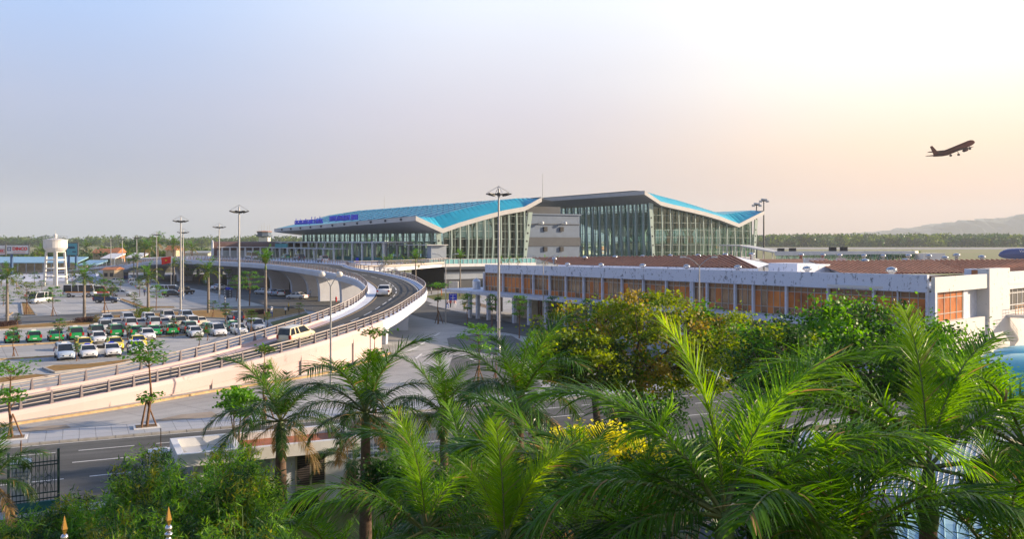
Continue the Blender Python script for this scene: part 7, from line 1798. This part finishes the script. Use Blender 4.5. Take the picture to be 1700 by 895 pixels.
# blue kiosk
g = G(202, 463); t = empty('kiosk', (g.x, g.y, 0), 0, 'bright blue ticket kiosk with a white roof in the far car park', 'kiosk')
b = MB(); b.box(-1.3, 1.3, 0, 2, 0, 1.0, 0); b.box(-1.3, 1.3, 0, 2, 1.0, 2.0, 1); b.build('cabin', ['blue', 'greywall_l'], t)
b = MB(); b.box(-1.7, 1.7, -.4, 2.4, 2.0, 2.25); b.build('roof', 'white', t)
# flag
g = G(284, 486); p = P(284, 425, g.y); t = empty('flagpole', (g.x, g.y, 0), 0, 'flagpole with a red flag bearing a yellow star', 'flagpole')
b = MB(); b.tube([(0, 0, 0), (0, 0, p.z)], [.07, .04], 6); b.ball((0, 0, p.z), .1, 6, 4); b.build('pole', 'steel', t)
b = MB(); rows = []
for i in range(9):
    f = i / 8; rows.append([V(-f * 2.3, .12 * math.sin(f * 7), p.z - .1 - f * .3), V(-f * 2.2, .12 * math.sin(f * 7 + .5), p.z - 1.6 - f * .45)])
strip_loft(b, rows, 0, True); fl = b.build('flag', 'red', t)
b = MB(); c = V(-1.1, -.16, p.z - 1.02); b.poly([c + V(math.sin(k * math.pi / 5) * (.32 if k % 2 == 0 else .13), -.02, math.cos(k * math.pi / 5) * (.32 if k % 2 == 0 else .13)) for k in range(10)]); b.build('star', 'yellow', fl)
# blue road sign on a pole by the footway
g = G(752, 512); t = empty('road_sign', (g.x, g.y, .13), 0, 'blue road sign with white crossing arrows beside the footway', 'road sign')
b = MB(); b.tube([(0, 0, 0), (0, 0, 1.7)], .05, 6); b.build('pole', 'steel', t)
zc_ = H - (493 - YH) * g.y / F - .13; s = 5.5 * g.y / F
b = MB(); b.box(-s * 1.2, s * 1.2, -.1, -.05, zc_ - s, zc_ + s); b.build('plate', 'blue', t)
b = MB(); b.box(-s * .7, s * .7, -.125, -.102, zc_ - .28 * s - .035, zc_ - .28 * s + .035); b.box(-.045, .045, -.127, -.102, zc_ - s * .8, zc_ + s * .55)
for k in range(4): b.box(-s * .9 + k * s * .48, -s * .9 + k * s * .48 + s * .3, -.125, -.102, zc_ + s * .66, zc_ + s * .8)
b.build('arrows', 'white', t)
# small blue sign by the ramp crest
g = P(593, 428, 186); t = empty('blue_sign', (g.x, g.y, 6.5), 0, 'small blue sign at the top of the forecourt railing', 'sign')
b = MB(); b.tube([(0, 0, 0), (0, 0, 1.2)], .04, 5); b.build('pole', 'steel', t); b = MB(); b.box(-.32, .32, -.08, -.03, .9, 2.0); b.build('plate', 'blue', t)
# striped guard posts at the road crossing
for x, y, lb in ((373, 495, 'left black and white striped bollard post by the airport road'), (382, 495, 'right black and white striped bollard post by the airport road'), (373.5, 511, 'thin striped pole on the traffic island')):
    g = G(x, y); hgt = 2.0 if y < 500 else 2.1; t = empty('striped_post', (g.x, g.y, 0), 0, lb, 'post')
    b = MB()
    for k in range(8): b.lathe((0, 0, 0), [(.09, k * hgt / 8), (.09, (k + 1) * hgt / 8)], 8, k % 2)
    b.build('shaft', ['white', 'dark'], t); b = MB(); b.box(-.2, .2, -.2, .2, 0, .12); b.build('foot', 'kerb', t)
g = G(378, 495); t = empty('kiosk', (g.x, g.y + .6, 0), 0, 'small dark booth with a blue top between the striped posts', 'booth'); b = MB(); b.box(-.5, .5, 0, .8, 0, 1.7); b.build('cabin', 'greywall_d', t); b = MB(); b.box(-.6, .6, -.1, .9, 1.7, 2.2); b.build('top', 'blue', t)
g = G(558, 501); t = empty('hydrant', (g.x, g.y, 0), 0, 'small red hydrant at the foot of the last viaduct pier', 'hydrant'); b = MB(); b.lathe((0, 0, 0), [(.16, 0), (.16, .7), (.2, .72), (.12, .95), (.01, 1)], 8); b.build('barrel', 'red', t); b = MB(); b.tube([(-.25, 0, .6), (.25, 0, .6)], .06, 6); b.build('outlets', 'red', t)
# ------------------------------------------------------------------ golden finials close to the camera
for x, yt, lb in ((107, 857, 'golden spear finial on silver balls at the bottom, left one'), (280, 842, 'golden spear finial on silver balls at the bottom, right one')):
    p = P(x, yt, 8.0); k = 8.0 / F; t = empty('flag_finial', (p.x, p.y, 0), 0, lb, 'finial pole', 'golden finial poles'); z = p.z
    b = MB(); b.lathe((0, 0, 0), [(.002, z), (5.5 * k, z - 22 * k), (4 * k, z - 25 * k), (2.5 * k, z - 30 * k)], 4, smooth=False); b.build('spear', 'gold', t)
    b = MB(); b.ball((0, 0, z - 36 * k), 6.2 * k, 14, 10, 0); b.lathe((0, 0, 0), [(3 * k, z - 42 * k), (6.5 * k, z - 44 * k), (6.8 * k, z - 46 * k), (3.5 * k, z - 49 * k), (4 * k, z - 52 * k), (5 * k, z - 53 * k), (3.2 * k, z - 58 * k)], 14); b.build('balls', 'silver', t)
    b = MB(); b.lathe((0, 0, 0), [(3.0 * k, 0), (3.0 * k, z - 56 * k)], 10); b.build('pole', 'silver', t)
# ------------------------------------------------------------------ aircraft
def plane(name, label, L, R_, loc, rz, pitch, m, bank=0, full=True):
    t = empty(name, loc, 0, label, 'aeroplane'); t.rotation_euler = (bank, -pitch, rz)
    b = MB(); rows = []
    prof = [(-.5, .10, .55), (-.47, .25, .5), (-.40, .5, .38), (-.30, .8, .18), (-.18, 1, 0), (.36, 1, 0), (.42, .92, -.02), (.46, .72, -.08), (.485, .45, -.16), (.5, .08, -.24)]
    for f, rr_, up in prof: rows.append([V(f * L, math.cos(a) * R_ * rr_, math.sin(a) * R_ * rr_ + up * R_) for a in [k * math.pi / 8 for k in range(17)]])
    strip_loft(b, rows, 0, True); b.build('fuselage', m, t)
    b = MB(); b.hexa([(L * .44, -R_ * .62, R_ * .18), (L * .465, -R_ * .4, R_ * .18), (L * .465, R_ * .4, R_ * .18), (L * .44, R_ * .62, R_ * .18)], [(L * .43, -R_ * .5, R_ * .5), (L * .45, -R_ * .3, R_ * .45), (L * .45, R_ * .3, R_ * .45), (L * .43, R_ * .5, R_ * .5)]); b.build('cockpit_window', 'carglass', t)
    for sg in (-1, 1):
        sp = L * .47
        b = MB(); b.hexa([(L * .10, sg * R_ * .8, -R_ * .5), (-L * .09, sg * R_ * .8, -R_ * .5), (-L * .12, sg * sp, R_ * .5), (-L * .075, sg * sp, R_ * .5)], [(L * .09, sg * R_ * .8, -R_ * .25), (-L * .09, sg * R_ * .8, -R_ * .4), (-L * .12, sg * sp, R_ * .56), (-L * .075, sg * sp, R_ * .58)]); b.build('wing', m, t, recalc=True)
        b = MB(); b.hexa([(-L * .40, sg * R_ * .3, R_ * .5), (-L * .475, sg * R_ * .3, R_ * .5), (-L * .50, sg * L * .17, R_ * .8), (-L * .465, sg * L * .17, R_ * .8)], [(-L * .40, sg * R_ * .3, R_ * .62), (-L * .475, sg * R_ * .3, R_ * .58), (-L * .50, sg * L * .17, R_ * .84), (-L * .465, sg * L * .17, R_ * .85)]); b.build('tailplane', m, t, recalc=True)
        b = MB(); c = V(L * .07, sg * L * .155, -R_ * .95); b.lathe((0, 0, 0), [(.01, 0)], 3) if False else None
        b.tube([tuple(c + V(-L * .05, 0, 0)), tuple(c + V(-L * .02, 0, 0)), tuple(c + V(L * .035, 0, 0)), tuple(c + V(L * .05, 0, 0))], [R_ * .35, R_ * .52, R_ * .56, R_ * .48], 12); e_ = b.build('engine', m, t)
        b = MB(); b.hexa([tuple(c + V(L * .02, -.2, R_ * .4)), tuple(c + V(-L * .04, -.2, R_ * .4)), tuple(c + V(-L * .04, .2, R_ * .4)), tuple(c + V(L * .02, .2, R_ * .4))], [tuple(c + V(L * .0, -.15, R_ * .95)), tuple(c + V(-L * .05, -.15, R_ * .95)), tuple(c + V(-L * .05, .15, R_ * .95)), tuple(c + V(L * .0, .15, R_ * .95))]); b.build('pylon', m, e_)
    b = MB(); b.hexa([(-L * .36, -.2, R_ * .8), (-L * .475, -.2, R_ * .6), (-L * .475, .2, R_ * .6), (-L * .36, .2, R_ * .8)], [(-L * .465, -.12, R_ * 4.0), (-L * .515, -.12, R_ * 4.0), (-L * .515, .12, R_ * 4.0), (-L * .465, .12, R_ * 4.0)]); b.build('tail_fin', m, t, recalc=True)
    for x, y in ((L * .36, 0), (-L * .02, R_ * 1.6), (-L * .02, -R_ * 1.6)):
        b = MB(); b.tube([(x, y, -R_ * .7), (x, y, -R_ * 1.75)], .16, 6); g_ = b.build('landing_gear', m, t); b = MB(); b.tube([(x, y - .45, -R_ * 1.85), (x, y + .45, -R_ * 1.85)], .55, 10); b.build('wheel', 'rubber', g_)
    return t
pc = P(1584, 248, 470)
plane('airliner', 'dark bronze airliner climbing in the sky at the right', 30, 1.55, pc, math.radians(22), math.radians(19), 'backlit')
pc = P(1760, 421.5, 470)
bp = plane('airliner', 'blue airliner parked on the apron at the right edge', 62, 2.95, (pc.x, 470, 5.6), math.radians(176), 0, 'planeblue')
text('lettering', 'Vietnam Airlines', 1.9, 'white', bp, bp.matrix_world, .02).matrix_world = Matrix.Translation((pc.x - 17, 470 - 2.85, 7.2)) @ Matrix.Rotation(math.pi / 2, 4, 'X')
for o in list(bp.children):
    if o.type == 'FONT':
        bpy.context.view_layer.update()
        o.parent = None; bpy.context.view_layer.update(); mw = Matrix.Translation((pc.x - 16.5, 470 - 2.95, 7.0)) @ Matrix.Rotation(math.pi / 2, 4, 'X'); o.parent = bp; o.matrix_parent_inverse = (Matrix.Translation(bp.location) @ bp.rotation_euler.to_matrix().to_4x4()).inverted(); o.matrix_basis = mw
# white service van by the apron bushes, small service building
g = P(1470, 412, 560); b = MB()
t = empty('apron_truck', (g.x, 560, terr(560)), 0, 'small white service truck among the airfield bushes', 'truck')
b = MB(); b.box(-2.5, 1.2, -1, 1, .6, 2.6); b.build('box_body', 'white', t); b = MB(); b.hexa([(1.25, -1, .6), (3, -1, .6), (3, 1, .6), (1.25, 1, .6)], [(1.25, -.9, 2.2), (2.5, -.9, 2.2), (2.5, .9, 2.2), (1.25, .9, 2.2)]); b.build('cab', 'teal', t)
for x in (-1.6, 2.1): b = MB(); b.tube([(x, -1.02, .45), (x, 1.02, .45)], .45, 10); b.build('wheels', 'rubber', t)
# car half hidden under the palms at the bottom right
car('van', 'white', 0, 0, 160, 'white vehicle half hidden under the palm fronds at the bottom', pos=(7.2, 18.6, 0), name='parked_van')
# white electrical cabinet by the basement
g = G(753, 482); t = empty('electrical_cabinet', (g.x, g.y, 0), 0, 'white electrical cabinet before the grey terminal basement', 'cabinet')
b = MB(); b.box(-1.1, 1.1, 0, 1.2, .1, 2.1); b.build('case', 'white', t); b = MB(); b.box(-1.0, -.02, -.03, -.001, .2, 2.0); b.build('door', 'alu', t); b = MB(); b.box(.02, 1.0, -.03, -.001, .2, 2.0); b.build('door', 'alu', t)
# drop unused prototypes
for k_, pr in PROTO.items():
    if pr not in USED:
        for ch in list(pr.children_recursive) + [pr]: bpy.data.objects.remove(ch)
# letters become real meshes so that each word has its own mask
bpy.context.view_layer.update(); dg = bpy.context.evaluated_depsgraph_get()
for o in [o for o in SC.objects if o.type == 'FONT']:
    me = bpy.data.meshes.new_from_object(o.evaluated_get(dg)); n2 = bpy.data.objects.new('lettering_mesh', me); COL.objects.link(n2)
    n2.parent = o.parent; n2.matrix_parent_inverse = o.matrix_parent_inverse.copy(); n2.matrix_basis = o.matrix_basis.copy(); nm = o.name.split('.')[0]
    bpy.data.objects.remove(o); n2.name = nm
